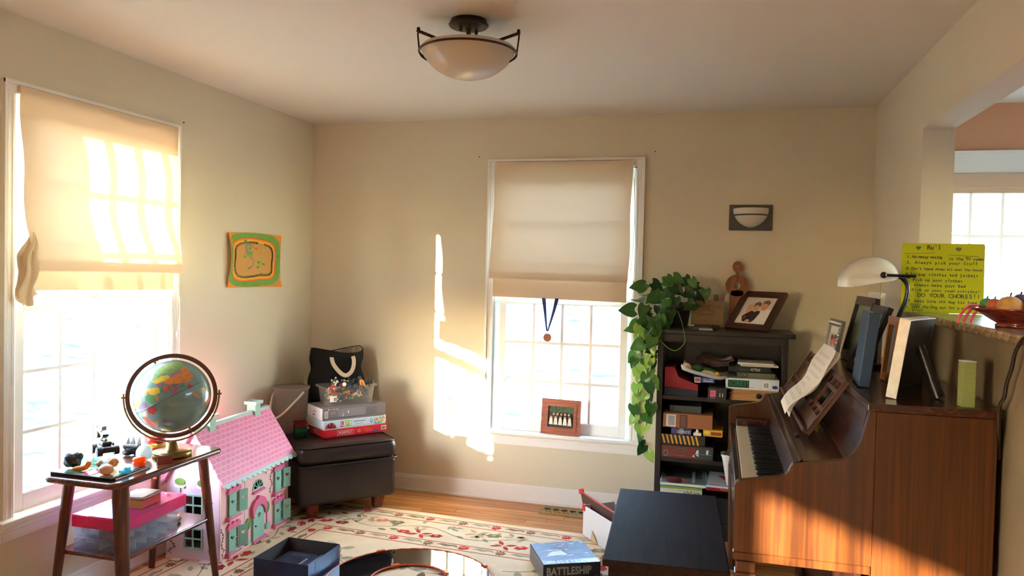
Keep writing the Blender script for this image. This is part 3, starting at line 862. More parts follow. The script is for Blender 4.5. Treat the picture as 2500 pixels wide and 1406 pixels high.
# board and magazine under the toys
qa, qb, qc = P2(122, 1160), P2(273, 1176), P2(374, 1146)
ex = (qb - qa); L1_ = ex.length; ey = (qc - qb); L2_ = ey.length
def flat_book(name, label, dz, th, grow, rot, mcover, prints):
    T = frame(qa + Vector((0, 0, dz)), ex, ey) @ Matrix.Rotation(rot, 4, 'Z')
    o = thing(name, label, 'book', T=T)
    bb = MB(); bb.rbox(0.0, L1_ + grow, 0.0, L2_ + grow, 0, th, 0.0015, 1); bb.obj('cover', mcover, o)
    bb = MB(); bb.box(0.003, L1_ + grow + 0.0006, 0.002, L2_ + grow - 0.002, 0.0015, th - 0.0015); bb.obj('pages', m_paperw, o)
    if prints:
        bb = MB(); mats = []
        for i, (poly, c) in enumerate(prints):
            mats.append(mat('print_%d_%d_%d' % c, c, 0.3)); bb.flat([(p[0] * L1_, p[1] * L2_) for p in poly], i, None, th + 0.0004)
        bb.obj('cover_print', mats, o)
    return o
flat_book('picture_book', 'dark picture book lying lowest under the toys on the side table', 0.0, 0.009, 0.006, 0.04, mat('cover_dark', (32, 30, 34), 0.3), None)
flat_book('activity_board', 'black-edged board with green, red and yellow print under the toys', 0.0095, 0.005, -0.004, -0.02, m_black, [
    (rect(.05, .45, .08, .5), (86, 110, 52)), (rect(.42, .66, .05, .42), (190, 60, 56)), (rect(.63, .95, .05, .6), (190, 158, 74)), (rect(.1, .5, .55, .92), (64, 120, 96)), (rect(.52, .95, .62, .93), (62, 124, 146))])
BZ = TZ + 0.0145
def tp(px, py): return P2(px, py, BZ)
m_orange = mat('orange_peel', (236, 148, 40), 0.5)
# black crumpled bag
def crumple(c, r, sc, seed, n=20, amp=0.28):
    rs = random.Random(seed); ph = [(rs.uniform(2, 6), rs.uniform(2, 6), rs.uniform(0, 6)) for _ in range(5)]
    bb = MB(); bb.ball((0, 0, 0), 1, n)
    vs = []
    for v in bb.v:
        d = Vector(v); k = 1 + amp * sum(math.sin(a * d.x + b_ * d.y + p + a * d.z) for a, b_, p in ph) / 3
        q = Vector((d.x * sc[0], d.y * sc[1], d.z * sc[2])) * r * k
        vs.append((c[0] + q.x, c[1] + q.y, max(c[2] + q.z, c[2] - r * sc[2] * .92)))
    bb.v = vs
    return bb
p = tp(178, 1142); o = crumple((0, 0, 0.034), 0.036, (1.0, 1.1, 0.98), 4, 22, .12).obj('pouch', mat('black_foil', (24, 24, 30), 0.35, bump=0.4, bscale=90), None, TR(*p)); tag(o, 'crumpled glossy black pouch beside the orange wedge on the side table', 'pouch')
# orange wedge
bb = MB(); pts = [(-0.032, 0, 0.008), (-0.012, 0, 0.010), (0.010, 0, 0.012), (0.026, 0, 0.022), (0.034, 0, 0.040)]
bb.tube(spline(pts, 4), [0.004, 0.006, 0.008, 0.009, 0.010, 0.0105, 0.011, 0.011, 0.011, 0.0115, 0.0118, 0.0115, 0.011, 0.0105, 0.010, 0.009, 0.006], 10)
p = tp(197, 1150); o = bb.obj('toy_wedge', m_orange, None, TR(p.x, p.y, p.z + .001, rz=0.35)); tag(o, 'small curved orange toy wedge on the printed board', 'toy')
# shells
m_shell = mat('shell_tan', (214, 158, 104), 0.45, var=0.3, vscale=55)
for (px, py, r, rz_, lab) in ((277, 1144, 0.024, 0.4, 'larger striped tan snail shell behind the pink stone'), (243, 1142, 0.017, 2.0, 'smaller tan snail shell tipped against the larger shell')):
    bb = MB(); P = []; R = []
    for i in range(60):
        t = i / 59; a = t * 5.2 * PI; rr_ = r * 0.55 * (1 - t) ** 0.8
        P.append((rr_ * math.cos(a), t * r * 1.2 - 0.2 * r, r * 0.98 + rr_ * math.sin(a))); R.append(max(0.0012, r * 0.46 * (1 - t) ** 0.85))
    bb.tube(P, R, 10); p = tp(px, py)
    o = bb.obj('snail_shell', m_shell, None, TR(p.x, p.y, p.z, rz=rz_)); tag(o, lab, 'shell', 'shells on the side table')
p = tp(259, 1159)
bb = MB(); bb.ball((0, 0, 0.021), 0.021, 20, sc=(1.45, 1.1, 1.0)); o = bb.obj('polished_stone', mat('pink_stone', (240, 178, 148), 0.35, var=0.25, vscale=30), None, TR(p.x, p.y, p.z, rz=0.2)); tag(o, 'smooth egg-shaped pink stone lying on the printed board', 'stone')
# teal glass chunk
p = tp(306, 1154); bb = MB(); bb.prism([(-.022, -.012), (0.0, -.018), (.024, -.008), (.02, .012), (-.006, .016), (-.024, .006)], 0, 0.012); bb.prism([(.002, -.008), (.02, -.006), (.016, .012), (.002, .01)], 0.012, 0.024)
o = bb.obj('glass_chunk', plastic_clear('teal_glass', (110, 190, 200), 0.5, 0.08), None, TR(*p)); tag(o, 'pale teal glass chunk beside the orange cap on the side table', 'glass')
# orange ribbed cap
p = tp(340, 1136); bb = MB(); bb.lathe([(0, 0), (0.020, 0), (0.026, 0.006), (0.027, 0.014), (0.022, 0.018), (0.025, 0.022), (0.026, 0.030), (0.020, 0.035), (0, 0.036)], n=28)
o = bb.obj('ribbed_cap', plastic_clear('orange_plastic', (250, 120, 24), 0.8, 0.12), None, TR(*p)); tag(o, 'shiny translucent orange ribbed cap next to the white ball', 'cap')
# white ball
p = P2(352, 1124); bb = MB(); bb.ball((0, 0, 0.034), 0.034, 32); o = bb.obj('white_ball', frosted('ball_plastic', (226, 232, 226), 0.4, 0.2), None, TR(*p)); tag(o, 'shiny white plastic ball in front of the globe foot', 'ball')
# toy buggy and spiky grey ship toy
p = P2(248, 1118); T0 = TR(p.x - .02, p.y + 0.03, BZ, rz=-0.55) @ Matrix.Scale(1.2, 4)
tv = thing('toy_buggy', 'black toy buggy with a raised grey wheel and green boom', 'toy', T=T0)
m_tgrey = mat('toy_grey', (128, 126, 122), 0.5); m_tnavy = mat('toy_navy', (34, 34, 62), 0.5)
bb = MB(); bb.rbox(-0.02, 0.07, -0.022, 0.022, 0.012, 0.034, 0.006, 2); bb.rbox(0.0, 0.05, -0.018, 0.018, 0.034, 0.05, 0.006, 2); bb.prism([(-.03, .03), (.0, .048), (.03, .062), (.03, .054), (0, .038), (-.03, .022)], -0.01, 0.01, T=frame((0, 0, 0.012), (1, 0, 0), (0, 0, 1))); bb.obj('body', m_black, tv)
bb = MB(); bb.tube([(0.03, 0, 0.052), (-0.06, 0.0, 0.078)], 0.006, 8); bb.obj('boom', mat('toy_lime', (172, 186, 120), 0.5), tv)
bb = MB(); bb.prism([(-.052, .084), (-.02, .098), (.012, .1), (.006, .084), (-.04, .074)], -0.008, 0.008, T=frame((0, 0, 0), (1, 0, 0), (0, 0, 1))); bb.obj('fin', m_tgrey, tv)
for (x, z, yy, r) in ((-0.066, 0.066, 0.0, 0.024), (-0.01, 0.018, -0.028, 0.017), (0.055, 0.018, -0.028, 0.017), (-0.01, 0.018, 0.028, 0.017), (0.055, 0.018, 0.028, 0.017)):
    bb = MB(); bb.cyl((x, yy - 0.009, z), (x, yy + 0.009, z), r, n=20); wh = bb.obj('wheel', m_black, tv)
    bb = MB(); bb.cyl((x, yy - 0.0105, z), (x, yy + 0.0105, z), r * 0.5, n=16); bb.obj('hub', m_tgrey, wh)
p = P2(312, 1116); ts = thing('toy_fortress', 'grey spiked toy fortress with a black base behind the orange cap', 'toy', (p.x - 0.01, p.y + 0.035, TZ), 0.3)
bb = crumple((0, 0, 0.022), 0.026, (1.5, 1.1, 0.85), 9, 16, 0.2); bb.obj('base', m_black, ts)
bb = MB(); bb.rbox(-0.035, 0.036, -0.02, 0.02, 0.036, 0.052, 0.005, 1); bb.obj('deck', m_tgrey, ts)
for x, yy, h in ((-0.018, 0.004, 0.030), (0.008, -0.004, 0.038), (0.030, 0.004, 0.034), (-0.003, 0.012, 0.02)):
    bb = MB(); bb.cyl((x, yy, 0.051), (x + 0.002, yy, 0.051 + h), 0.010, 0.0006, 4, smooth=False); bb.obj('spike', m_tgrey, ts)
# pale green glass vial
p = tp(216, 1136); bb = MB(); bb.lathe([(0, 0), (0.012, 0.001), (0.0135, 0.006), (0.0135, 0.052), (0.008, 0.060), (0.007, 0.066), (0, 0.066)], n=18, T=TR(0, 0, 0.0138, ry=PI / 2))
o = bb.obj('glass_vial', plastic_clear('vial_glass', (190, 214, 200), 0.45, 0.05), None, TR(p.x - 0.03, p.y + 0.02, p.z, rz=0.25)); tag(o, 'pale green glass vial lying behind the orange wedge', 'vial')
# red and yellow tin
p = P2(375, 1092); tn = thing('storage_tin', 'round red and yellow tin behind the globe foot', 'tin', (p.x - 0.004, p.y + 0.012, TZ))
m_red = mat('tin_red', (196, 40, 44), 0.35); m_yel = mat('tin_yellow', (230, 180, 80), 0.35)
bb = MB(); bb.cyl((0, 0, 0), (0, 0, 0.062), 0.047, n=36); bd = bb.obj('body', m_red, tn)
bb = MB(); bb.cyl((0, 0, 0.004), (0, 0, 0.022), 0.0475, n=36); bb.obj('label_band', m_yel, bd)
bb = MB(); bb.lathe([(0.047, 0.060), (0.050, 0.061), (0.050, 0.074), (0.047, 0.077), (0.038, 0.078), (0.036, 0.074), (0, 0.074)], n=36); bb.obj('lid', m_yel, tn)
# folded card
p = P2(402, 1131); bb = MB()
bb.add([(-.03, -.02, 0), (.03, -.02, 0), (.03, 0, .03), (-.03, 0, .03), (-.03, .024, 0.001), (.03, .024, 0.001)], [(0, 1, 2, 3), (3, 2, 5, 4)], 0)
bb.add([(-.03, -.0215, 0.0), (.03, -.0215, 0.0), (.03, -.001, .0315), (-.03, -.001, .0315)], [(0, 1, 2, 3)], 1)
o = bb.obj('folded_card', [m_paperw, mat('card_maroon', (120, 40, 38), 0.4)], None, TR(p.x, p.y, TZ + 0.0005, rz=0.85)); tag(o, 'small folded maroon and white card leaning by the globe foot', 'card')

# ------------------------------------------------------------------ lower shelf of the table
SZ = 0.294
m_cl = plastic_clear('clear_box', (240, 243, 246), 0.17, 0.2); m_cl2 = plastic_clear('clear_divider', (232, 236, 240), 0.40, 0.2); m_pk2 = plastic_clear('pink_divider', (240, 84, 160), 0.8, 0.2); m_pk = plastic_clear('pink_box', (246, 96, 168), 0.72, 0.2)
def organiser(name, label, x0, x1, y0, y1, z0, h, m, rz, cells, grp):
    cx, cyy = (x0 + x1) / 2, (y0 + y1) / 2; a, c = (x1 - x0) / 2, (y1 - y0) / 2
    o = thing(name, label, 'organiser box', (cx, cyy, z0), rz, grp)
    bb = MB(); t = 0.003
    bb.box(-a, a, -c, c, 0, t); bb.box(-a, a, -c, -c + t, t, h - .008); bb.box(-a, a, c - t, c, t, h - .008); bb.box(-a, -a + t, -c, c, t, h - .008); bb.box(a - t, a, -c, c, t, h - .008)
    bb.obj('tray', m, o)
    bb = MB(); bb.rbox(-a - .002, a + .002, -c - .002, c + .002, h - .008, h, 0.003, 1); bb.obj('lid', m, o)
    for i in range(1, cells):
        bb = MB(); yy = -c + 2 * c * i / cells; bb.box(-a + t, a - t, yy - .001, yy + .001, t, h - .01); bb.obj('divider', m_cl2 if m is m_cl else m_pk2, o)
    bb = MB(); bb.box(-.001, .001, -c + t, c - t, t, h - .01); bb.obj('divider', m_cl2 if m is m_cl else m_pk2, o)
    bb = MB(); bb.rbox(-a * .5 - .02, -a * .5 + .02, -c - .006, -c - .002, h * .45, h, .001, 1); bb.obj('latch', m, o)
    return o
organiser('organiser_box', 'clear divided plastic box lowest in the stack on the table shelf', 0.165, 0.415, -2.150, -1.835, SZ, 0.048, m_cl, 0.02, 5, 'clear organiser boxes under the pink one')
organiser('organiser_box', 'clear divided plastic box directly under the pink box', 0.165, 0.412, -2.148, -1.832, SZ + 0.0485, 0.046, m_cl, -0.015, 5, 'clear organiser boxes under the pink one')
organiser('organiser_box', 'pink divided plastic box topmost in the stack on the table shelf', 0.170, 0.425, -2.165, -1.790, SZ + 0.0965, 0.050, m_pk, 0.03, 6, None)
zt = SZ + 0.1470
bx = thing('card_box', 'small red and yellow lidded box on top of the pink organiser', 'box', (0.345, -1.97, zt), 0.08)
bb = MB(); bb.rbox(-.045, .045, -.062, .062, 0, .036, .003, 1); body = bb.obj('body', m_red, bx)
bb = MB(); bb.box(-.0455, .0455, -.063, -.0615, .001, .035); bb.obj('end_label', mat('box_mustard', (178, 128, 44), .5), body)
bb = MB(); bb.rbox(-.049, .049, -.066, .066, .036, .048, .006, 3); bb.obj('lid', mat('tin_cream', (150, 122, 100), .5, metal=.2), bx)
bb = MB(); bb.tube([(.0, .075, .004), (.02, .082, .006), (.03, .075, .004), (.01, .068, .004)], .0016, 6, closed=True, T=TR(.34, -1.90, zt)); o = bb.obj('wire_clip', mat('chrome', (190, 190, 195), .15, metal=1), None); tag(o, 'bent silver wire clip lying on the pink organiser', 'clip')
mc = thing('measuring_tape', 'black and yellow case with chrome rim behind the clear boxes', 'tape measure', (0.33, -1.775, SZ), 0.3)
bb = MB(); bb.rbox(-.04, .04, -.03, .03, 0, .030, .012, 3); bb.obj('case', m_black, mc)
bb = MB(); bb.prism(rrect(-.034, .034, -.025, .025, .01), .030, .033); bb.obj('top', m_yel, mc)
bb = MB(); bb.cyl((0, 0, .033), (0, 0, .0345), .018, n=20); bb.obj('dial', m_paperw, mc)

# ------------------------------------------------------------------ doll's house
DH = TR(0.382, -1.487, 0.0095, rz=math.radians(93))
DHi = DH.inverted()
dh = thing('dolls_house', 'pink wooden dolls house with mint shutters and tiled roof', 'dolls house', T=DH)
nrm = DH.to_3x3() @ Vector((0, -1, 0))
def fl(px, py):      # pixel -> front face local (u, z)
    q = DHi @ hit(px, py, DH.translation, nrm); return q.x, q.z
DW, DD, DZ, DR = 0.662, 0.300, 0.408, 0.640
m_dpink = mat('doll_pink', (242, 196, 188), 0.5); m_dlil = mat('doll_lilac', (226, 206, 222), 0.5)
m_dmint = mat('doll_mint', (148, 202, 178), 0.45); m_dtrim = mat('doll_trim', (226, 110, 148), 0.45)
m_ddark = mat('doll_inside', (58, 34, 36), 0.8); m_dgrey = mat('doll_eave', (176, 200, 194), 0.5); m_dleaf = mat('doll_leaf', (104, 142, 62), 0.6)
m_dvine = mat('doll_vine', (110, 86, 72), 0.7)
# windows in the front: (px centre of opening u0,u1,z0,z1)
def q4(pxl, pxr, pyt, pyb):
    a = fl(pxl, pyt); c = fl(pxr, pyb); return a[0], c[0], c[1], a[1]
WU = []
for (cu, cz) in ((0.105, 0.265), (0.105, 0.085), (0.545, 0.265), (0.545, 0.085)):
    WU.append((cu - 0.042, cu + 0.042, cz - 0.052, cz + 0.052))
SPL = 0.208
doorc, doorw, doorh = 0.335, 0.052, 0.185
arch = [(doorc - doorw, 0.012)] + [(doorc + doorw * math.cos(PI - PI * i / 12), doorh - doorw + doorw * 1.0 * math.sin(PI - PI * i / 12)) for i in range(13)] + [(doorc + doorw, 0.012)]
FT = frame((0, 0, 0), (1, 0, 0), (0, 0, 1))     # (u, z) -> front plane; normal -y
for (u0, u1) in ((0.0, SPL), (SPL + 0.003, DW)):
    bb = MB(); holes = [rect(a, b_, c, d) for a, b_, c, d in WU if u0 < a and b_ < u1]
    if u0 > 0: holes.append(circle(doorc, 0.275, 0.046, 18)[:10])
    bb.prism(rect(u0 + .001, u1 - .001, 0.010, DZ), -0.008, 0.0, holes, T=FT)
    bb.obj('front_panel', m_dpink, dh)
bb = MB(); bb.box(-.004, DW + .004, -0.012, DD, 0, 0.010); bb.obj('base_board', m_dpink, dh)
gable = [(0.008, 0.010), (0.008, DZ), (DD / 2, DR), (DD, DZ), (DD, 0.010)]
GT = frame((0, 0, 0), (0, 1, 0), (0, 0, 1))
for u0 in (0.0, DW - .008):
    bb = MB(); hol = [rect(.105 + .0, .195, .228, .318), rect(.105, .195, .062, .152)] if u0 == 0 else []
    bb.prism(gable[::-1] if False else gable, u0, u0 + .008, [h for h in hol], T=GT); bb.obj('gable_panel', m_dlil, dh)
bb = MB(); bb.box(.008, DW - .008, DD - .008, DD, .010, DZ); bb.obj('back_panel', m_dlil, dh)
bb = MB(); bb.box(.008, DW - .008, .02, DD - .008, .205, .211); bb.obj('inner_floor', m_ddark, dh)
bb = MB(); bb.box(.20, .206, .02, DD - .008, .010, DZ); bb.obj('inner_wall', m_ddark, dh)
# four-light windows in the gable end
for (z0_, z1_) in ((.228, .318), (.062, .152)):
    bb = MB(); a, c = .105, .195
    bb.prism(rect(a - .008, c + .008, z0_ - .008, z1_ + .008), -.004, .0, [rect(a, (a + c) / 2 - .004, z0_, (z0_ + z1_) / 2 - .004), rect((a + c) / 2 + .004, c, z0_, (z0_ + z1_) / 2 - .004), rect(a, (a + c) / 2 - .004, (z0_ + z1_) / 2 + .004, z1_), rect((a + c) / 2 + .004, c, (z0_ + z1_) / 2 + .004, z1_)], T=GT)
    bb.obj('gable_window', m_dmint, dh)
for yy in (.10, .225):      # carved bush planters high on the gable
    bb = MB(); bb.prism(circle(yy, .385, .028, 14, .018), -.004, 0, T=GT); pl = bb.obj('planter', m_dleaf, dh)
    bb = MB(); bb.prism([(yy - .032, .366), (yy + .032, .366), (yy + .022, .356), (yy - .022, .356)], -.006, 0, T=GT); bb.tube([(-.004, yy, .356), (-.004, yy, .335)], .004, 6); bb.obj('bracket', m_white, pl)
for yy in (.075, .235):
    bb = MB(); bb.rbox(-.030, 0.0, yy - .028, yy + .028, 0, .006, .002, 1); bb.obj('step', m_white, dh)
# roof
m_tiles = mat('doll_tiles', (236, 140, 172), 0.5)
_t = m_tiles.node_tree; _b = _t.nodes['Principled BSDF']
_tc = _t.nodes.new('ShaderNodeTexCoord'); _br = _t.nodes.new('ShaderNodeTexBrick')
_br.inputs['Scale'].default_value = 1.0; _br.inputs['Brick Width'].default_value = 0.042; _br.inputs['Row Height'].default_value = 0.026
_br.inputs['Mortar Size'].default_value = 0.0016; _br.inputs['Mortar'].default_value = lin((246, 190, 208)); _br.inputs['Color1'].default_value = lin((232, 132, 168)); _br.inputs['Color2'].default_value = lin((226, 122, 160))
_t.links.new(_tc.outputs['Object'], _br.inputs[0]); _t.links.new(_br.outputs[0], _b.inputs['Base Color'])
sl_ = math.hypot(DD / 2 + .03, DR - DZ + .03)
for side in (0, 1):
    org = Vector((-.022, -.030 if side == 0 else DD + .012, DZ - .036)); yd = Vector((0, DD / 2 + .030, DR - DZ + .040)) if side == 0 else Vector((0, -(DD / 2 + .012), DR - DZ + .040))
    Tm = frame(org, (1, 0, 0), yd) if side == 0 else frame(org + Vector((DW + .044, 0, 0)), (-1, 0, 0), yd)
    bb = MB(); bb.box(0, DW + .044, 0, yd.length, 0.0, .008); bb.obj('roof_panel', m_tiles, dh, Tm)
    # scalloped eave
    bb = MB(); n_ = 15; wd_ = (DW + .044) / n_; poly = [(0, .018)]
    for i in range(n_):
        for k in range(7): poly.append((wd_ * (i + .5) - wd_ / 2 * math.cos(PI * k / 6), .006 - .016 * math.sin(PI * k / 6)))
    poly.append((DW + .044, .018)); bb.prism(poly, .008, .013); bb.obj('eave_trim', m_dgrey, dh, Tm)
bb = MB(); bb.rbox(-.022, DW + .022, DD / 2 - .014, DD / 2 + .014, DR - .004, DR + .014, .003, 1); bb.obj('ridge_cap', m_dgrey, dh)
for cu in (.115, .535):
    bb = MB(); bb.box(cu - .026, cu + .026, DD / 2 - .026, DD / 2 + .026, DR - .045, DR + .045)
    ch = bb.obj('chimney', m_dmint, dh)
    bb = MB(); bb.prism(rect(-.037, .037, -.037, .037), DR + .045, DR + .062, [rect(-.022, .022, -.022, .022)], T=TR(cu, DD / 2, 0)); bb.obj('chimney_cap', m_dgrey, ch)
# shuttered windows
def heart(cx, cz, s):
    return [(cx + s * (16 * math.sin(t) ** 3) / 16, cz + s * (13 * math.cos(t) - 5 * math.cos(2 * t) - 2 * math.cos(3 * t) - math.cos(4 * t)) / 16) for t in [2 * PI * i / 20 for i in range(20)]][::-1]
for wi, (a, c, z0_, z1_) in enumerate(WU):
    um, zm_ = (a + c) / 2, (z0_ + z1_) / 2
    bb = MB(); bb.prism(rect(a - .006, c + .006, z0_ - .006, z1_ + .006), .0, .004, [rect(a + .003, um - .003, z0_ + .003, zm_ - .003), rect(um + .003, c - .003, z0_ + .003, zm_ - .003), rect(a + .003, um - .003, zm_ + .003, z1_ - .003), rect(um + .003, c - .003, zm_ + .003, z1_ - .003)], T=FT)
    win = bb.obj('window_frame', m_dmint, dh)
    # shutters hinge on the outer edges: one nearly shut, one swung out
    sw = (c - a) * 0.56
    for s_, ang in ((-1, 0.20), (1, .55 if wi % 2 else .42)):
        hinge = a - .004 if s_ < 0 else c + .004
        Tm = TR(hinge, -.0065, 0) @ Matrix.Rotation(-ang, 4, 'Z')
        bb = MB(); bb.prism(rect(0, sw, z0_ - .002, z1_ + .004), 0, .005, [heart(sw / 2, zm_ + .016, .012)], T=frame((0, 0, 0), (1, 0, 0), (0, 0, 1)))
        bb.obj('shutter', m_dmint, dh, Tm)
    # scalloped pediment, sill box
    pd_ = [(a - .016, z1_ + .008)] + [(um + (c - a + .03) / 2 * x, z1_ + .022 + .014 * abs(math.sin(x * 1.5 * PI + PI / 2)) + .004 * (1 - abs(x))) for x in [-1 + i / 8 for i in range(17)]] + [(c + .016, z1_ + .008)]
    bb = MB(); bb.prism(pd_[::-1], .0, .012, T=FT); bb.obj('pediment', m_dtrim, dh)
    bb = MB(); bb.box(a - .016, c + .014, -.018, 0, z0_ - .018, z0_ - .010); bb.box(a - .018, a - .004, -.020, 0, z0_ - .026, z0_ - .002); bb.obj('sill_box', m_dtrim, dh)
    bb = MB(); bb.box(a - .002, c + .012, -.016, -.002, z0_ - .010, z0_ - .004); bb.obj('flower_strip', mat('doll_flowers', (190, 180, 150), .7, var=.5, vscale=150), dh)
# door
bb = MB(); bb.prism(arch[::-1], .001, .010, [heart(doorc, .135, .017)], T=FT); dr = bb.obj('door', m_dmint, dh)
bb = MB(); bb.ball((doorc - .036, -.014, .085), .005, 8); bb.obj('door_knob', m_bronze, dr)
hood = [(doorc - .066, .150), (doorc - .070, .175)] + [(doorc - .070 + .14 * k / 12, .190 + .040 * math.sin(PI * k / 12) + .010 * abs(math.sin(3 * PI * k / 12))) for k in range(13)] + [(doorc + .070, .175), (doorc + .066, .150)] + [(doorc + (doorw + .004) * math.cos(PI * i / 10), doorh - doorw + (doorw + .006) * math.sin(PI * i / 10)) for i in range(11)]
bb = MB(); bb.prism(hood[::-1], .0, .018, T=FT); bb.obj('door_hood', m_dtrim, dh)
bb = MB(); bb.box(doorc - .065, doorc + .065, -.022, 0, 0.0, .012); bb.obj('door_step', m_dtrim, dh)
for u_, zt_ in ((doorc - .095, .115), (doorc + .092, .150)):
    bb = MB(); bb.prism(circle(u_, zt_, .022, 14, .030), .0, .006, T=FT); tr_ = bb.obj('tree_cutout', m_dleaf, dh)
    bb = MB(); bb.box(u_ - .003, u_ + .003, -.005, 0, zt_ - .09, zt_ - .025); bb.obj('tree_stem', m_dtrim, tr_)
    bb = MB(); bb.box(u_ - .016, u_ + .016, -.012, 0, max(.010, zt_ - .118), zt_ - .086); bb.obj('tree_pot', m_dmint, tr_)
# fanlight
bb = MB(); fan = [(doorc + .052 * math.cos(PI * i / 14), .275 + .052 * math.sin(PI * i / 14)) for i in range(15)]
bb.prism(fan, .0, .005, [[(doorc + .044 * math.cos(PI * i / 14), .280 + .042 * math.sin(PI * i / 14)) for i in range(15)]], T=FT)
for k in range(1, 5):
    a = PI * k / 5; bb.tube([(doorc, -.003, .277), (doorc + .047 * math.cos(a), -.003, .277 + .047 * math.sin(a))], .0026, 6)
bb.obj('fanlight', m_dmint, dh)
bb = MB(); bb.box(doorc - .056, doorc + .056, -.014, 0, .258, .270); bb.obj('fanlight_sill', m_dtrim, dh)
# painted climbing stems
bb = MB(); rv = random.Random(4)
for (u_, z_, n_, d_) in ((.018, .02, 9, 1), (.19, .20, 6, 1), (.47, .21, 8, 1), (.42, .33, 5, -1)):
    P = [(u_, -.0012, z_)]
    for i in range(n_): P.append((u_ + .010 * math.sin(i * 1.4 + u_ * 9), -.0012, z_ + .016 * (i + 1)))
    bb.tube(spline(P, 4), .0012, 5)
    for q in P[1:]: bb.prism(circle(q[0] + rv.choice((-.006, .006)), q[2], .0045, 8, .003), .0004, .002, T=FT)
bb.obj('painted_vine', m_dvine, dh)
bb = MB()
for yy, z_, n_ in ((.27, .02, 7), (.05, .03, 12), (.06, .24, 4)):
    P = [(-.0012, yy, z_)]
    for i in range(n_): P.append((-.0012, yy + .012 * math.sin(i * 1.3 + yy * 30), z_ + .013 * (i + 1)))
    bb.tube(spline(P, 4), .0012, 5)
    for q in P[1:]: bb.prism(circle(q[1] + rv.choice((-.007, .007)), q[2], .005, 8, .003), -.002, -.0004, T=GT)
bb.obj('painted_vine', m_dvine, dh)

# ------------------------------------------------------------------ rug
RA = math.radians(-3.2)
RO = Vector((0.140, -0.392, 0.0))
RUGT = frame(RO, (math.cos(RA), math.sin(RA), 0), (-math.sin(RA), math.cos(RA), 0))   # local y points to the far wall; rug lies at y<0
RW, RL, RZ = 2.40, 2.05, 0.008
rug = thing('area_rug', 'cream wool rug with red lines, vines and flowers', 'rug', T=RUGT)
m_rug = mat('rug_wool', (228, 208, 172), 0.95, var=0.06, vscale=9, bump=0.35, bscale=420, spec=0.05)
bb = MB(); n_ = 60
def redge(t, s_): return 0.006 * math.sin(t * 7 + s_)
poly = [(RW * i / n_, redge(RW * i / n_, 1)) for i in range(n_ + 1)] + [(RW + redge(-RL * i / n_, 2), -RL * i / n_) for i in range(n_ + 1)] + [(RW - RW * i / n_, -RL) for i in range(1, n_ + 1)] + [(redge(-RL + RL * i / n_, 3), -RL + RL * i / n_) for i in range(1, n_)]
bb.prism(poly[::-1], 0.0005, RZ); bb.obj('pile', m_rug, rug)
RC = dict(red=(196, 62, 58), dred=(156, 48, 52), coral=(214, 128, 108), olive=(136, 128, 96), sage=(166, 160, 130), brown=(132, 104, 80), tan=(198, 166, 128), cream=(232, 214, 182))
rm = [mat('yarn_' + k, v, 0.95, spec=0.05, bump=0.3, bscale=420) for k, v in RC.items()]; ri = {k: i for i, k in enumerate(RC)}
bb = MB()
def rp(poly, c, lv, T=None): bb.flat(poly, ri[c], T, RZ + 0.0003 * lv)
def rloop(ins, wd, c):
    for q in (rect(ins, RW - ins, -ins - wd, -ins), rect(ins, RW - ins, -RL + ins, -RL + ins + wd), rect(ins, ins + wd, -RL + ins, -ins), rect(RW - ins - wd, RW - ins, -RL + ins, -ins)): rp(q, c, 1)
for ins in (0.052, 0.128, 0.405, 0.480): rloop(ins, 0.0075, 'red')
def P2D(x, y_, a, s_=1.0): return Matrix.Translation((x, y_, 0)) @ Matrix.Rotation(a, 4, 'Z') @ Matrix.Scale(s_, 4)
def leaf(x, y_, a, L, Wd, c, lv=2):
    rp([(L * t, Wd * math.sin(PI * t) ** 0.8) for t in [i / 8 for i in range(9)]] + [(L * t, -Wd * math.sin(PI * t) ** 0.8) for t in [i / 8 for i in range(7, 0, -1)]], c, lv, P2D(x, y_, a))
def bud(x, y_, a, s_, c):
    rp([(s_ * (1 + .14 * math.cos(6 * t)) * math.cos(t), s_ * .62 * (1 + .14 * math.cos(6 * t)) * math.sin(t)) for t in [2 * PI * i / 26 for i in range(26)]], c, 3, P2D(x, y_, a)); leaf(x - .4 * s_, y_, a, .8 * s_, .1 * s_, 'cream', 4)
def star4(x, y_, a, s_, c):
    for k in range(4):
        rp([(0.006, 0), (s_ * .45, s_ * .17), (s_ * .75, s_ * .12), (s_, 0), (s_ * .75, -s_ * .12), (s_ * .45, -s_ * .17)], c, 3, P2D(x, y_, a + k * PI / 2 + (0.12 if k % 2 else -.12)))
def palmette(x, y_, a, s_, c):
    P = []
    for i in range(21):
        t = -PI * .95 + 1.9 * PI * i / 20; r = s_ * (0.62 + .38 * (i % 2)) * (1.0 if abs(t) < 2.2 else .7)
        P.append((r * math.cos(t), r * .78 * math.sin(t)))
    rp(P, c, 3, P2D(x, y_, a)); leaf(x - .5 * s_, y_, a, 1.0 * s_, .09 * s_, 'cream', 4)
def acanthus(x, y_, a, L, c):
    P = [(L * t, .30 * L * (math.sin(PI * t) * .55 + .18 * math.sin(t * 9)) + .04 * L) for t in [i / 10 for i in range(11)]] + [(L * t, .30 * L * (math.sin(PI * t) * .1 + .22 * math.sin(t * 9 + .6)) - .05 * L) for t in [i / 10 for i in range(10, -1, -1)]]
    rp(P, c, 2, P2D(x, y_, a))
def vline(pts, wd, c, lv=2):
    P = spline([(p[0], p[1], 0) for p in pts], 6)
    for i in range(len(P) - 1):
        d = (P[i + 1] - P[i]); 
        if d.length < 1e-6: continue
        n_ = Vector((-d.y, d.x, 0)).normalized() * wd / 2
        a, c_, e, f_ = P[i] - n_, P[i + 1] - n_, P[i + 1] + n_, P[i] + n_
        bb.add([(q.x, q.y, RZ + .0003 * lv) for q in (a, c_, e, f_)], [(0, 1, 2, 3)], ri[c])
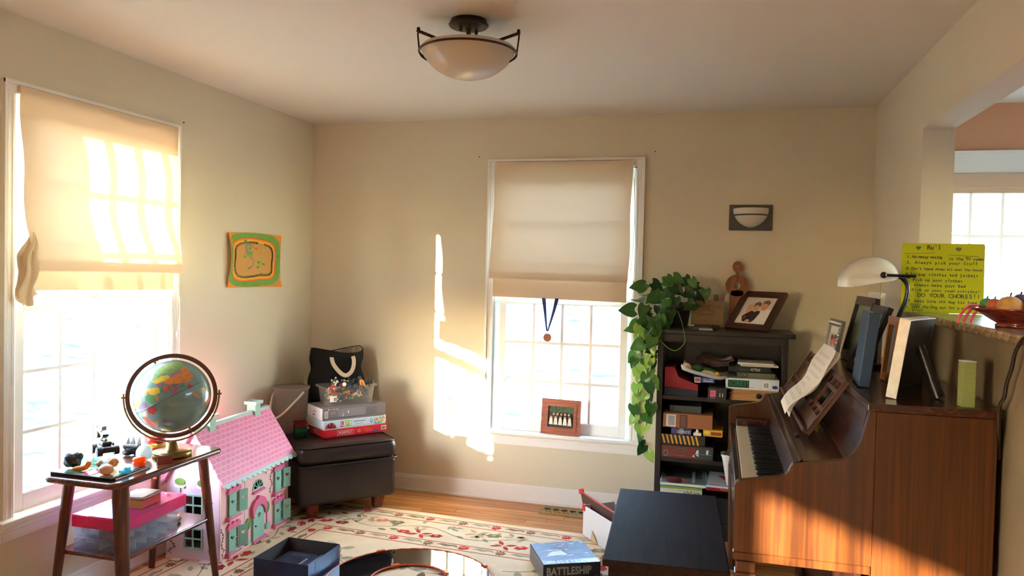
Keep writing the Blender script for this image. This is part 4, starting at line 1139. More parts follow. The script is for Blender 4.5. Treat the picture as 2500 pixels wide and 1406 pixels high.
def sidepts():
    # four sides: origin, direction angle, length, inward normal is +90deg rotated clockwise
    return [((0, 0), 0.0, RW, -1), ((0, -RL), PI / 2, RL, -1), ]
def onside(sd, t, ins):
    if sd == 0: return t, -ins, 0.0
    if sd == 1: return ins, -t, -PI / 2
    if sd == 2: return RW - ins, -t, -PI / 2
    return t, -RL + ins, 0.0
rr2 = random.Random(12)
for sd, Ls in ((0, RW), (1, RL), (2, RL)):
    for base, st in ((0.092, 0.0), (0.445, 0.36)):     # two narrow bands
        t = base + 0.06; k = 0
        while t < Ls - base - .02:
            x, y_, a = onside(sd, t, base)
            palmette(x, y_, a + .2, 0.041, 'red' if k % 2 == 0 else 'brown')
            x, y_, a = onside(sd, t + 0.055, base); acanthus(x, y_, a, 0.118, 'sage' if k % 3 else 'olive')
            t += 0.205; k += 1
    # wide band: serpentine vine with flowers
    pts = []; t = 0.16
    while t < Ls - .1:
        x, y_, a = onside(sd, t, 0.268 + 0.052 * math.sin(t * 2 * PI / 0.60 + .4)); pts.append((x, y_)); t += 0.05
    vline(pts, 0.0055, 'olive')
    t = 0.24; k = 0
    seq = ['bud_o', 'star', 'bud_r', 'sq', 'x', 'bud_c', 'bud_o', 'sq2', 'star', 'bud_d', 'lf', 'x']
    while t < Ls - .2:
        up = math.sin(t * 2 * PI / 0.60 + .4) > 0
        x, y_, a = onside(sd, t, 0.215 if up else 0.335)
        s_ = seq[k % len(seq)]
        if s_ == 'star': star4(x, y_, a + .5, .076, 'red')
        elif s_ == 'x': star4(x, y_, a + .75, .076, 'tan')
        elif s_ == 'bud_r': bud(x, y_, a + .5, .038, 'red')
        elif s_ == 'bud_d': bud(x, y_, a + .3, .036, 'dred')
        elif s_ == 'bud_c': bud(x, y_, a + .4, .040, 'coral')
        elif s_ == 'bud_o': bud(x, y_, a + .2, .042, 'olive')
        elif s_ in ('sq', 'sq2'): bud(x, y_, a + .1, .038, 'dred' if s_ == 'sq' else 'red')
        for q in range(3):
            x2, y2, a2 = onside(sd, t + rr2.uniform(-.06, .06), 0.268 + rr2.uniform(-.09, .09)); leaf(x2, y2, rr2.uniform(0, 6.3), .058, .013, rr2.choice(('sage', 'olive', 'sage', 'tan')))
        t += 0.098; k += 1
# field: branching stems
for (x0, y0, a0) in ((.62, -.62, -.3), (1.1, -.70, -.5), (1.62, -.66, -.2), (.66, -1.05, -.9), (1.18, -1.22, .2), (1.75, -1.1, -.6), (.75, -1.6, .1), (1.4, -1.75, -.4), (1.9, -1.7, .5), (.7, -2.2, .2), (1.3, -2.35, -.3), (1.8, -2.4, .1)):
    P = [(x0, y0)]; a = a0
    for k in range(7):
        a += math.sin(k * 1.1 + x0 * 5) * .5; P.append((P[-1][0] + .07 * math.cos(a), P[-1][1] + .07 * math.sin(a)))
    vline(P, .005, 'olive')
    for k in range(1, 7): leaf(P[k][0], P[k][1], a0 + (-1) ** k * .9, .075, .020, rr2.choice(('brown', 'sage', 'olive')))
    for dk in (-.6, 0, .6): leaf(P[-1][0], P[-1][1], a + dk, .075, .022, 'brown')
    for q in range(5): rp([(.05 * math.cos(t) , .034 * math.sin(t)) for t in [2 * PI * i / 12 for i in range(12)]], 'coral', 3, P2D(x0 - .05 + .045 * math.cos(q * 1.26), y0 - .02 + .03 * math.sin(q * 1.26), q * 1.26, .6)) if int(x0 * 10) % 2 else None
bb.obj('woven_pattern', rm, rug)
RT = RZ + 0.0016

# ------------------------------------------------------------------ floor register
vn = thing('floor_register', 'brass floor register with scrollwork in the oak floor', 'floor vent', T=frame((1.682, -0.205, 0.0), (1, -0.02, 0), (0, 1, 0)))
bb = MB(); VL, VW = 0.335, 0.150
holes = []
for i in range(6): holes.append(circle(0.036 + i * 0.0525, 0.094, 0.022, 14, 0.020))
for i in range(11): holes.append(circle(0.032 + i * 0.027, 0.052 if i % 2 else 0.060, 0.0105, 8, .0075))
for i in range(10): holes.append(circle(0.045 + i * 0.027, 0.034, 0.009, 8, .006))
bb.prism(rect(0, VL, 0, VW), 0.0005, 0.006, holes)
bb.obj('grille', mat('register_brass', (176, 150, 96), 0.4, metal=0.6), vn)
bb = MB(); bb.box(.004, VL - .004, .004, VW - .004, 0.0002, 0.0012); bb.obj('duct_shadow', mat('duct_black', (14, 12, 10), .9), vn)
bb = MB()
for (x0, x1, y0, y1) in ((0, VL, 0, .010), (0, VL, VW - .010, VW), (0, .012, .010, VW - .010), (VL - .012, VL, .010, VW - .010)): bb.rbox(x0, x1, y0, y1, .006, .009, .0014, 1)
bb.obj('rim', MATS['register_brass'], vn)

# ------------------------------------------------------------------ ottoman
OA = math.atan2(0.43, 0.40)
OT = TR(0.44, -0.445, 0.0, rz=OA)
ot = thing('ottoman', 'dark brown leather storage ottoman with tapered wooden feet in the corner', 'ottoman', T=OT)
m_leather = mat('brown_leather', (40, 26, 22), 0.36, var=0.2, vscale=7, bump=0.22, bscale=26, spec=0.5)
OWd, OD = 0.300, 0.262
def pillow(x, y_, z0, z1, r, puff, seed):
    bb = MB(); bm = bmesh.new(); bmesh.ops.create_cube(bm, size=1.0)
    for v in bm.verts: v.co = Vector((v.co.x * 2 * x, v.co.y * 2 * y_, (z0 + z1) / 2 + v.co.z * (z1 - z0)))
    bmesh.ops.bevel(bm, geom=list(bm.edges), offset=r, segments=4, profile=.5, affect='EDGES')
    bmesh.ops.subdivide_edges(bm, edges=[e for e in bm.edges if e.calc_length() > .08], cuts=8, use_grid_fill=True)
    for v in bm.verts:
        fx, fy = v.co.x / x, v.co.y / y_
        k = (1 - min(1, abs(fx)) ** 2); k2 = (1 - min(1, abs(fy)) ** 2)
        zc = (z0 + z1) / 2
        if v.co.z > z1 - r * .6: v.co.z += puff * k * k2
        mid = 1 - ((v.co.z - zc) / ((z1 - z0) / 2)) ** 2
        v.co.x += math.copysign(puff * .7 * max(0, mid) * k2, fx) if abs(fx) > .8 else 0
        v.co.y += math.copysign(puff * .7 * max(0, mid) * k, fy) if abs(fy) > .8 else 0
        w_ = .0022 * math.sin(v.co.x * 34 + seed) * math.sin(v.co.z * 40 + v.co.y * 28)
        v.co += Vector((0, 1, 0)) * w_ * (1 if fy < -.8 else 0)
    bmesh.ops.triangulate(bm, faces=[f for f in bm.faces if len(f.verts) > 4]); bm.verts.index_update()
    bb.add([tuple(v.co) for v in bm.verts], [tuple(v.index for v in f.verts) for f in bm.faces], 0, True); bm.free()
    return bb
OTZ = 0.438
pillow(OWd, OD, 0.318, OTZ - .006, .040, .008, 1).obj('lid_cushion', m_leather, ot)
pillow(OWd - .004, OD - .004, 0.085, 0.322, .028, .012, 3).obj('base', m_leather, ot)
bb = MB(); bb.tube([(p[0], p[1], .320) for p in rrect(-OWd - .004, OWd + .004, -OD - .004, OD + .004, .035, 5)], .0045, 6, closed=True); bb.obj('piping', m_leather, ot)
bb = MB(); bb.tube([(p[0], p[1], OTZ - .014) for p in rrect(-OWd + .006, OWd - .006, -OD + .006, OD - .006, .045, 5)], .0040, 6, closed=True); bb.obj('piping', m_leather, ot)
for x in (-.02,):
    bb = MB(); bb.tube([(x, -OD - .0095, .30), (x, -OD - .014, .2), (x, -OD - .008, .10)], .0016, 5); bb.obj('seam', mat('seam_dark', (22, 15, 13), .6), ot)
m_foot = wood('cherry_foot', (92, 38, 20), (146, 70, 38), 'z', 6, .35)
for sx_ in (-1, 1):
    for sy_ in (-1, 1):
        bb = MB(); bb.cyl((sx_ * .205, sy_ * .195, .088), (sx_ * .20, sy_ * .19, 0.0102), .046, .032, 4, smooth=False, T=None)
        bb.obj('foot', m_foot, ot)

# stack of games on the ottoman
BXA = math.atan2(0.797, 0.605)
BT = Matrix.Translation((0.455, -0.612, OTZ + .003)) @ Matrix.Rotation(BXA, 4, 'Z')     # local x along the long printed side, y to the corner
m_bred = mat('game_red', (206, 32, 40), 0.35); m_bwht = mat('game_white', (232, 232, 232), 0.4); m_bgry = mat('game_grey', (126, 116, 116), 0.4)
def game_box(name, label, T, L, Wd, h, m, r=.002):
    o = thing(name, label, 'board game', T=T)
    bb = MB(); bb.rbox(0, L, 0, Wd, h * .18, h, r, 1); lid = bb.obj('lid', m, o)
    bb = MB(); bb.rbox(.003, L - .003, .003, Wd - .003, 0, h * .5, r, 1); bb.obj('tray', m, o)
    return o, lid
def side_T(x, y_, z, L=None, face='front'):
    if face == 'front': return frame((x, y_ - .0004, z), (1, 0, 0), (0, 0, 1))
    if face == 'left': return frame((x - .0004, y_, z), (0, -1, 0), (0, 0, 1))
    return frame((x, y_, z), (1, 0, 0), (0, 1, 0))
h1_, h2_, h3_ = .050, .055, .078
o, lid = game_box('board_game_box', 'red board game box at the bottom of the stack on the ottoman', BT, .42, .23, h1_, m_bred)
bb = MB(); F = side_T(0, 0, 0)
bb.text('MONOPOLY', frame((.135, -.0006, .026), (1, 0, 0), (0, 0, 1)), .024, 0, .085)
for q in (rect(.082, .188, .0115, .0128), rect(.082, .188, .0392, .0405), rect(.082, .0833, .0115, .0405), rect(.1867, .188, .0115, .0405)): bb.flat(q, 0, F, .0006)
bb.flat([(.215, .026), (.226, .037), (.237, .026), (.226, .015)], 1, F, .0006); bb.flat([(.219, .026), (.226, .033), (.233, .026), (.226, .019)], 2, F, .0009)
for k, x in enumerate((.250, .262, .274)): bb.flat(rect(x, x + .055, .034 - k * .008, .0355 - k * .008), 3, F, .0006)
bb.flat(rect(.375, .410, .016, .042), 0, F, .0006)
for k in range(9): bb.flat(rect(.379 + k * .003, .3805 + k * .003 + (k % 2) * .0008, .020, .037), 4, F, .0009)
bb.flat(circle(.352, .014, .008, 12, .005), 5, F, .0006); bb.flat(rect(.322, .340, .009, .019), 5, F, .0006)
G = side_T(0, .25, 0, face='left')
bb.text('MONOPOLY', frame((-.0008, .135, .026), (0, -1, 0), (0, 0, 1)), .022, 0, .072)
for q in (rect(.092, .178, .0125, .0138), rect(.092, .178, .0382, .0395)): bb.flat(q, 0, G, .0006)
bb.obj('lettering', [m_paperw, mat('ink_gold', (212, 186, 120), .4), m_bred, mat('ink_pink', (236, 140, 130), .5), mat('ink_black', (24, 22, 24), .5), mat('ink_blue', (60, 70, 150), .5)], lid)
T2 = BT @ TR(-.006, .0, h1_, rz=.02)
m_blife = mat('game_pale_blue', (206, 222, 226), .4)
o, lid = game_box('board_game_box', 'pale blue board game box with a number spinner, middle of the ottoman stack', T2, .42, .23, h2_, m_blife)
bb = MB(); lc = [(176, 60, 140), (230, 196, 60), (110, 180, 90), (190, 200, 70)]
LM_ = [mat('ink_%d' % (20 + k), c, .45) for k, c in enumerate(lc)] + [m_paperw, m_bred, MATS['ink_black'], mat('ink_maroon', (90, 20, 30), .5), mat('ink_slate', (90, 100, 110), .5), mat('ink_sky', (80, 150, 190), .5), mat('ink_orange', (236, 140, 50), .5)]
for k, ch in enumerate('LIFE'):
    x = .118 + k * .019; b2 = MB(); b2.flat(rect(x - .0098, x + .0098, .012, .046), 0, F, .0006); b2.text(ch, frame((x, -.001, .029), (1, 0, 0), (0, 0, 1)), .032, 1, bold=.0006); b2.obj('letter_tile', [mat('ink_%d' % (20 + k), lc[k], .45), m_paperw], lid)
    y_ = .205 - k * .018; b2 = MB(); b2.flat(rect(.25 - y_ - .0085, .25 - y_ + .0085, .013, .045), 0, G, .0006); b2.text(ch, frame((-.001, y_, .029), (0, -1, 0), (0, 0, 1)), .030, 1, bold=.0006); b2.obj('letter_tile', [mat('ink_%d' % (20 + k), lc[k], .45), m_paperw], lid)
for k in range(6):
    a0_, a1_ = PI * k / 6, PI * (k + 1) / 6
    seg = [(.046, .008), (.046 + .036 * math.cos(a0_), .008 + .036 * math.sin(a0_)), (.046 + .036 * math.cos(a1_), .008 + .036 * math.sin(a1_))]
    bb.flat(seg, 5 if k % 2 else 6, F, .0006)
    am = (a0_ + a1_) / 2; bb.text('123489'[k], frame((.046 + .029 * math.cos(am), -.0012, .008 + .029 * math.sin(am)), (1, 0, 0), (0, 0, 1)), .012, 4)
bb.flat([(.046 + .012 * math.cos(PI * i / 8), .008 + .012 * math.sin(PI * i / 8)) for i in range(9)], 7, F, .0009)
bb.obj('spinner_print', LM_, lid); bb = MB()
bb.flat(rect(.195, .275, .034, .038), 8, F, .0006); bb.flat(rect(.205, .262, .019, .021), 8, F, .0006)
bb.obj('lettering', LM_, lid); bb = MB()
bb.flat([(.305, .030), (.318, .046), (.331, .030), (.318, .012)], 9, F, .0006); bb.flat(circle(.318, .032, .006, 10), 4, F, .0009)
rk = random.Random(6)
for k in range(26):
    x, z = rk.uniform(.340, .414), rk.uniform(.008, .050); bb.flat(circle(x, z, rk.uniform(.004, .008), 7), rk.choice((1, 5, 9, 10, 2)), F, .0006 + k * .00001)
bb.obj('board_art', LM_, lid)
T3 = BT @ TR(-.012, .004, h1_ + h2_, rz=-.01)
o, lid = game_box('board_game_box', 'grey board game box with white end, topmost under the clear toy bin', T3, .415, .23, h3_, m_bgry)
bb = MB()
bb.flat(rect(.022, .248, .004, .074), 0, G, .0006); bb.flat(rect(.012, .034, .016, .058), 0, F, .0006)
for k in range(8): bb.flat(rect(.015, .031, .020 + k * .0045, .0222 + k * .0045), 1, F, .0009)
bb.flat(rect(.10, .28, .018, .066), 2, F, .0006)
for k, x in enumerate((.038, .050, .062, .074, .092)): bb.flat(circle(x, .067, .004, 8), 3 if k in (1, 2) else 0, F, .0008)
for k in range(6): bb.flat(rect(.285, .345 + .008 * (k % 3), .022 + k * .007, .0235 + k * .007), 1, F, .0008)
bb.flat(rect(.05, .085, .036, .054), 2, F, .0008); bb.flat([(.128, .02), (.133, .02), (.131, .05)], 0, F, .001); bb.flat(circle(.165, .045, .004, 8, .008), 0, F, .001)
bb.flat([(.10, .044), (.13, .052), (.165, .046), (.13, .040)], 2, G, .001); bb.flat([(.108, .044), (.13, .049), (.155, .046), (.13, .043)], 0, G, .0013)
bb.flat(circle(.115, .024, .010, 10, .006), 4, G, .001); bb.flat(rect(.122, .138, .020, .027), 4, G, .001)
bb.obj('lettering', [m_paperw, mat('ink_darkgrey', (52, 48, 50), .5), mat('ink_midgrey', (142, 132, 132), .5), mat('ink_amber', (214, 150, 60), .5), mat('ink_crimson', (170, 30, 50), .5)], lid)

# clear bin of toys
TB = T3 @ TR(.045, .030, h3_)
bn = thing('toy_bin', 'clear plastic bin overflowing with toy figures on the game boxes', 'bin', T=TB)
m_bin = plastic_clear('bin_plastic', (236, 234, 228), .20, .15)
L_, W_, hb = .315, .165, .118
bb = MB()
def bring(z, g): return [(p[0], p[1], z) for p in rrect(-g, L_ + g, -g, W_ + g, .02, 3)]
rings = [bring(.002, -.012), bring(.06, -.006), bring(hb - .012, 0), bring(hb - .010, .012), bring(hb, .013)]
n_ = len(rings[0]); vs = [p for r_ in rings for p in r_]
bb.add(vs, [(k * n_ + i, k * n_ + (i + 1) % n_, (k + 1) * n_ + (i + 1) % n_, (k + 1) * n_ + i) for k in range(4) for i in range(n_)], 0, True); bb.add(rings[0], [tuple(range(n_ - 1, -1, -1))])
bb.obj('tub', m_bin, bn)
bb = MB(); bb.flat(rect(.008, .052, .030, .066), 0, frame((0, -.0105, 0), (1, 0, 0), (0, 0, 1)), 0.0); 
for k in range(6): bb.flat(rect(.034 + k * .0028, .0355 + k * .0028, .036, .056), 1, frame((0, -.0108, 0), (1, 0, 0), (0, 0, 1)), 0.0)
bb.obj('sticker', [m_paperw, MATS['ink_black']], bn)
toyc = [(196, 36, 48), (60, 62, 66), (30, 34, 50), (228, 150, 60), (70, 110, 70), (230, 224, 210), (120, 60, 60), (44, 60, 110), (240, 210, 70)]
tm = [mat('toy_%d' % i, c, .45) for i, c in enumerate(toyc)]
def figure(c, seed, m1, m2, s_=1.0):
    rs = random.Random(seed); bb = MB(); d = Vector((rs.uniform(-1, 1), rs.uniform(-1, 1), rs.uniform(-.4, .5))).normalized()
    side_ = d.orthogonal().normalized(); c = Vector(c); L = .028 * s_
    bb.tube([c - d * L, c - d * L * .3, c + d * L * .5, c + d * L], [.009 * s_, .012 * s_, .013 * s_, .008 * s_], 8, 0)
    bb.ball(c + d * (L + .011 * s_), .012 * s_, 10, 1)
    for k, (o_, e_) in enumerate(((L * .7, 1), (L * .7, -1), (-L, .5), (-L, -.5))):
        st = c + d * o_ + side_ * .008 * e_; en = st + side_ * .022 * e_ * s_ + d * rs.uniform(-.02, .012) + Vector((0, 0, rs.uniform(-.008, .012)))
        bb.tube([st, (st + en) / 2 + d * .004, en], [.0055 * s_, .005 * s_, .0045 * s_], 6, 0 if k < 2 else (1 if k == 2 else 0)); bb.ball(en, .006 * s_, 8, 1)
    return bb
toys = [((.05, .05, .108), 0, 5, 'red toy figure with a pale round head lying atop the clear bin'), ((.075, .09, .128), 4, 5, 'green-jacketed toy figure behind the red one in the clear bin'),
        ((.165, .07, .122), 1, 2, 'grey armoured toy figure atop the middle of the clear bin'), ((.215, .10, .130), 2, 1, 'black long-limbed toy figure sprawling atop the clear bin'),
        ((.250, .05, .118), 3, 1, 'orange and grey toy figure near the end of the clear bin'), ((.130, .11, .118), 7, 5, 'navy toy figure with pale hands atop the clear bin'), ((.285, .08, .116), 1, 1, 'plain grey toy creature at the end of the clear bin'),
        ((.19, .05, .112), 2, 7, 'black and navy toy figure against the front of the clear bin'), ((.105, .05, .116), 6, 5, 'maroon toy figure between the red and grey figures in the clear bin')]
for i, (c, a, b_, lab) in enumerate(toys):
    o = figure((0, 0, 0), 40 + i, tm[a], tm[b_], 1.05).obj('toy_figure', [tm[a], tm[b_]], None, TB @ Matrix.Translation((c[0], c[1], c[2]))); tag(o, lab, 'toy', 'toys heaped in the clear bin')
rs = random.Random(77); TOYN = ['red', 'grey', 'black', 'orange', 'green', 'white', 'maroon', 'blue', 'yellow']
for i in range(24):
    x, y_, z = .060 + (i % 8) * (L_ - .120) / 7, (.052, .082, .112)[i // 8], rs.uniform(.034, .080); a, b_ = i % 9, (i // 9 * 2 + i % 9 + 3) % 9
    o = figure((0, 0, 0), 100 + i, tm[a], tm[b_], .80).obj('toy_figure', [tm[a], tm[b_]], None, TB @ Matrix.Translation((x, y_, z))); tag(o, 'small %s toy figure with %s head deep inside the clear bin' % (TOYN[a], TOYN[b_]), 'toy', 'toys seen through the clear bin wall')

# tote bag
TG = TR(0.312, -0.208, OTZ, rz=math.radians(42))
tg = thing('tote_bag', 'black tote bag with cream handle and spotted lining behind the toy bin', 'bag', T=TG)
m_bag = mat('bag_black', (26, 25, 26), .75, bump=.15, bscale=80, spec=.2)
m_lin = mat('bag_lining', (150, 138, 116), .9)
_t = m_lin.node_tree; _b = _t.nodes['Principled BSDF']; _tc = _t.nodes.new('ShaderNodeTexCoord'); _vo = _t.nodes.new('ShaderNodeTexVoronoi'); _vo.inputs['Scale'].default_value = 110; _vo.inputs['Randomness'].default_value = .15
_rp = _t.nodes.new('ShaderNodeValToRGB'); _rp.color_ramp.interpolation = 'CONSTANT'; _rp.color_ramp.elements[0].color = lin((44, 40, 36)); _rp.color_ramp.elements[1].position = .32; _rp.color_ramp.elements[1].color = lin((186, 172, 146))
_t.links.new(_tc.outputs['Object'], _vo.inputs['Vector']); _t.links.new(_vo.outputs['Distance'], _rp.inputs[0]); _t.links.new(_rp.outputs[0], _b.inputs['Base Color'])
BHh = 0.49
def bagsec(v):
    # half width, half depth, z
    hw = .172 + .010 * math.sin(v * 3) - .020 * math.exp(-((v - .76) / .10) ** 2) - .008 * max(0, v - .85) / .15
    hd = .078 + .008 * math.sin(PI * v) - .030 * math.exp(-((v - .82) / .14) ** 2) - .01 * max(0, v - .9) * 10
    return hw, hd, v * BHh
def bagsurf(off):
    def f(u, v):
        hw, hd, z = bagsec(v); a = 2 * PI * u; c, s_ = math.cos(a), math.sin(a); k = 1 / (abs(c) ** 3.5 + abs(s_) ** 3.5) ** (1 / 3.5)
        wr = 1 + .03 * math.sin(a * 7 + v * 9) * v
        return ((hw - off) * c * k * wr, (hd - off) * s_ * k * wr, z + .018 * v * math.sin(a * 2 + .6) * (v > .5))
    return f
bb = MB(); bb.grid(bagsurf(0), 56, 30); bb.obj('shell', m_bag, tg)
bb = MB(); bb.grid(lambda u, v: bagsurf(.004)(u, .35 + .65 * v), 56, 20, flip=True); bb.obj('lining', m_lin, tg)
bb = MB(); bb.grid(lambda u, v: tuple(Vector(bagsurf(-.003 + .007 * v)(u, 1.0)) + Vector((0, 0, .006 * math.sin(v * PI)))), 56, 3); bb.obj('rim_binding', m_bag, tg)
bb = MB(); hd_ = spline([(-.05, -.056, .465), (-.040, -.070, .41), (.0, -.090, .355), (.040, -.094, .335), (.078, -.090, .365), (.094, -.072, .42), (.085, -.056, .46), (.058, -.050, .45)], 6)
for i in range(len(hd_) - 1):
    p0, p1 = hd_[i], hd_[i + 1]; d = (p1 - p0).normalized(); n_ = Vector((0, -1, .2)); s_ = d.cross(n_).normalized() * .013
    bb.add([p0 - s_, p1 - s_, p1 + s_, p0 + s_, p0 - s_ + n_ * .002, p1 - s_ + n_ * .002, p1 + s_ + n_ * .002, p0 + s_ + n_ * .002], [(3, 2, 1, 0), (4, 5, 6, 7), (0, 1, 5, 4), (2, 3, 7, 6)], 0)
bb.obj('handle', mat('cotton_webbing', (226, 212, 190), .85), tg)

# translucent pail
pq = hy(756, 1005, -0.40)
pl_ = thing('toy_pail', 'cloudy plastic pail with a white handle beside the toy bin', 'pail', (0.160, -0.500, OTZ))
m_pail = plastic_clear('pail_plastic', (206, 196, 186), .5, .3)
bb = MB(); bb.lathe([(0, .002), (.080, .002), (.086, .01), (.105, .27), (.111, .272), (.112, .285), (.106, .285)], n=40); bb.obj('tub', m_pail, pl_)
bb = MB(); va = Vector((-.3, -.954, 0)); vb = Vector((0.954, -.3, 0))
bb.tube(spline([vb * -.112 + Vector((0, 0, .262)), vb * -.1 + va * .06 + Vector((0, 0, .225)), va * .125 + Vector((0, 0, .16)) + vb * -.04, va * .14 + Vector((0, 0, .11)) , va * .118 + vb * .05 + Vector((0, 0, .13)), vb * .1 + va * .04 + Vector((0, 0, .22)), vb * .112 + Vector((0, 0, .262))], 6), .007, 8)
bb.obj('handle', mat('pail_handle', (224, 216, 204), .4), pl_)
for k, (x, y_, z, r, c, nm) in enumerate(((.01, -.03, .185, .034, (110, 190, 80), 'green soft ball high inside the cloudy pail'), (.04, .0, .12, .045, (226, 140, 140), 'pink soft ball in the cloudy pail'), (-.03, -.02, .10, .040, (214, 160, 110), 'tan soft ball in the cloudy pail'), (.02, -.01, .045, .042, (224, 180, 150), 'peach soft ball at the bottom of the cloudy pail'))):
    bb = MB(); bb.ball((0, 0, 0), r, 20); o = bb.obj('soft_ball', mat('ball_%d' % k, c, .7), None, TR(0.160 + x, -0.500 + y_, OTZ + z)); tag(o, nm, 'ball', 'balls inside the pail')
# red and green boxes at the ottoman's edge
for k, (c, nm) in enumerate((((24, 92, 56), 'translucent green box lowest beside the pail'), ((40, 112, 66), 'translucent green box in the middle of the small stack beside the pail'), ((150, 30, 34), 'translucent red box topmost of the small stack beside the pail'))):
    o = thing('pencil_box', nm, 'box', TR(0.285, -0.600, OTZ + k * .032).translation, 0.7, 'small boxes stacked beside the pail')
    mm = plastic_clear('pencil_box_%d' % k, c, .8, .15)
    bb = MB(); bb.rbox(-.035, .035, -.03, .03, 0, .022, .002, 1); bb.obj('tray', mm, o)
    bb = MB(); bb.rbox(-.037, .037, -.032, .032, .022, .031, .002, 1); bb.obj('lid', mm, o)

# ------------------------------------------------------------------ games on the rug
m_nvy = mat('box_navy', (20, 38, 82), .35, var=.45, vscale=9); m_nvy2 = mat('tray_navy', (34, 42, 66), .5); m_inside = mat('box_inside', (62, 54, 48), .8)
OB = frame((0.640, -1.592, RT), (1, -.02, 0), (0.0, 1, 0))
ob_ = thing('open_game_box', 'open navy game box with a plastic tray inside on the rug', 'board game', T=OB)
bl, bw, bh = .288, .290, .098
bb = MB(); t = .003
bb.box(0, bl, 0, bw, 0, t)
for q in ((0, bl, 0, t), (0, bl, bw - t, bw), (0, t, t, bw - t), (bl - t, bl, t, bw - t)): bb.box(*q, t, bh)
bb.obj('box', m_nvy, ob_)
bb = MB()
for q in ((t, bl - t, t, t + .0008), (t, bl - t, bw - t - .0008, bw - t), (t, t + .0008, t, bw - t), (bl - t - .0008, bl - t, t, bw - t)): bb.box(*q, t, bh - .002)
bb.obj('inner_lining', m_inside, ob_)
tc_ = thing('grid_case', 'navy plastic game case with a dotted grid lying in the open box', 'game piece', T=OB @ TR(.03, .03, t))
bb = MB(); bb.rbox(0, .225, 0, .225, 0, .045, .006, 2); bb.obj('shell', m_nvy2, tc_)
bb = MB(); bb.rbox(.012, .150, .015, .150, .045, .052, .004, 1); bb.obj('panel', m_nvy2, tc_)
bb = MB()
for i in range(10):
    for j in range(10): bb.box(.018 + i * .0128, .025 + i * .0128, .021 + j * .0128, .028 + j * .0128, .052, .0545)
pg = bb.obj('peg_grid', mat('tray_navy_dark', (24, 30, 50), .45), tc_); pg['kind'] = 'stuff'
bb = MB(); bb.rbox(.158, .205, .02, .20, .045, .058, .005, 1); bb.obj('rail', m_nvy2, tc_)
bb = MB(); bb.cyl((.18, .19, .058), (.18, .19, .064), .008, n=12); bb.obj('button', m_black, tc_)
bb = MB(); bb.text('BATTLESHIP', frame((.09, .185, .0456), (1, 0, 0), (0, 1, 0)), .022, 0, .10); bb.obj('lettering', mat('ink_silver', (120, 126, 140), .4), tc_)
bb = MB()
for x in (.06, .062, .10, .20): bb.flat(rect(x, x + .0012, .02, .09), 0, frame((bl + .0004, 0, 0), (0, 1, 0), (0, 0, 1)), 0)
bb.obj('side_print', mat('ink_bluegrey', (100, 130, 170), .5), ob_)

bA = math.atan2(-1.09 + 1.217, 2.194 - 1.942)
BBT = Matrix.Translation((1.942, -1.217, RT)) @ Matrix.Rotation(bA, 4, 'Z')
o, lid = game_box('board_game_box', 'closed grey naval game box lying on the rug by the bench', BBT, .282, .282, .086, mat('box_black', (20, 20, 22), .35))
bb = MB(); TT = frame((0, 0, .086), (1, 0, 0), (0, 1, 0))
bb.flat(rect(.002, .280, .002, .280), 0, TT, .0004)
rb = random.Random(15)
for k in range(40):
    x, y_ = rb.uniform(.02, .25), rb.uniform(.09, .27); bb.flat([(x - .02, y_), (x - .004, y_ - .005), (x + .022, y_ - .002), (x + .01, y_ + .006)], rb.choice((1, 2, 1, 3)), TT, .0006 + k * .000004)
bb.flat([(.085, .19), (.11, .215), (.125, .248), (.15, .252), (.165, .22), (.20, .19), (.16, .18), (.12, .18)], 4, TT, .0009)
bb.flat([(.118, .222), (.13, .21), (.15, .212), (.158, .224), (.14, .232)], 1, TT, .0011)
bb.flat([(.04, .10), (.08, .155), (.13, .165), (.15, .11)], 3, TT, .0009); bb.flat([(.15, .11), (.165, .16), (.21, .165), (.25, .11)], 2, TT, .0009); bb.flat([(.13, .165), (.145, .19), (.155, .165), (.142, .13)], 4, TT, .0010)
bb.flat(circle(.262, .262, .012, 12, .008), 3, TT, .001)
bb.flat(rect(.002, .280, .002, .052), 5, TT, .0008)
bb.text('BATTLESHIP', frame((.141, .027, .0862), (-1, 0, 0), (0, -1, 0)), .044, 3, .245, bold=.001, z=.0012)
FF = frame((0, -.0004, 0), (1, 0, 0), (0, 0, 1)); bb.flat(rect(.002, .280, .002, .084), 6, FF, .0002)
bb.text('BATTLESHIP', frame((.125, -.0004, .050), (1, 0, 0), (0, 0, 1)), .052, 7, .220, bold=.0016, z=.0008)
bb.text('COMBAT GAME', frame((.165, -.0004, .014), (1, 0, 0), (0, 0, 1)), .012, 7, .10, z=.0008)
bb.flat(circle(.262, .020, .014, 14, .009), 8, FF, .0008)
GG = frame((-.0004, .282, 0), (0, -1, 0), (0, 0, 1)); bb.flat(rect(.002, .280, .002, .084), 9, GG, .0002)
for k in range(14): bb.flat([(.02 + k * .018, .02), (.026 + k * .018, .02), (.034 + k * .018, .065), (.028 + k * .018, .065)], 10, GG, .0006)
bb.obj('lettering', [mat('nav_blue', (66, 84, 104), .5), mat('nav_pale', (120, 138, 152), .5), mat('nav_mid', (88, 104, 120), .5), mat('nav_white', (206, 210, 214), .3), mat('nav_dark', (62, 66, 76), .3), mat('nav_strip', (44, 50, 60), .3), MATS['box_black'], mat('nav_silver', (146, 144, 136), .35), mat('nav_logo', (40, 60, 96), .4), mat('nav_side', (120, 116, 110), .4), mat('nav_sidedark', (84, 80, 78), .4)], lid)

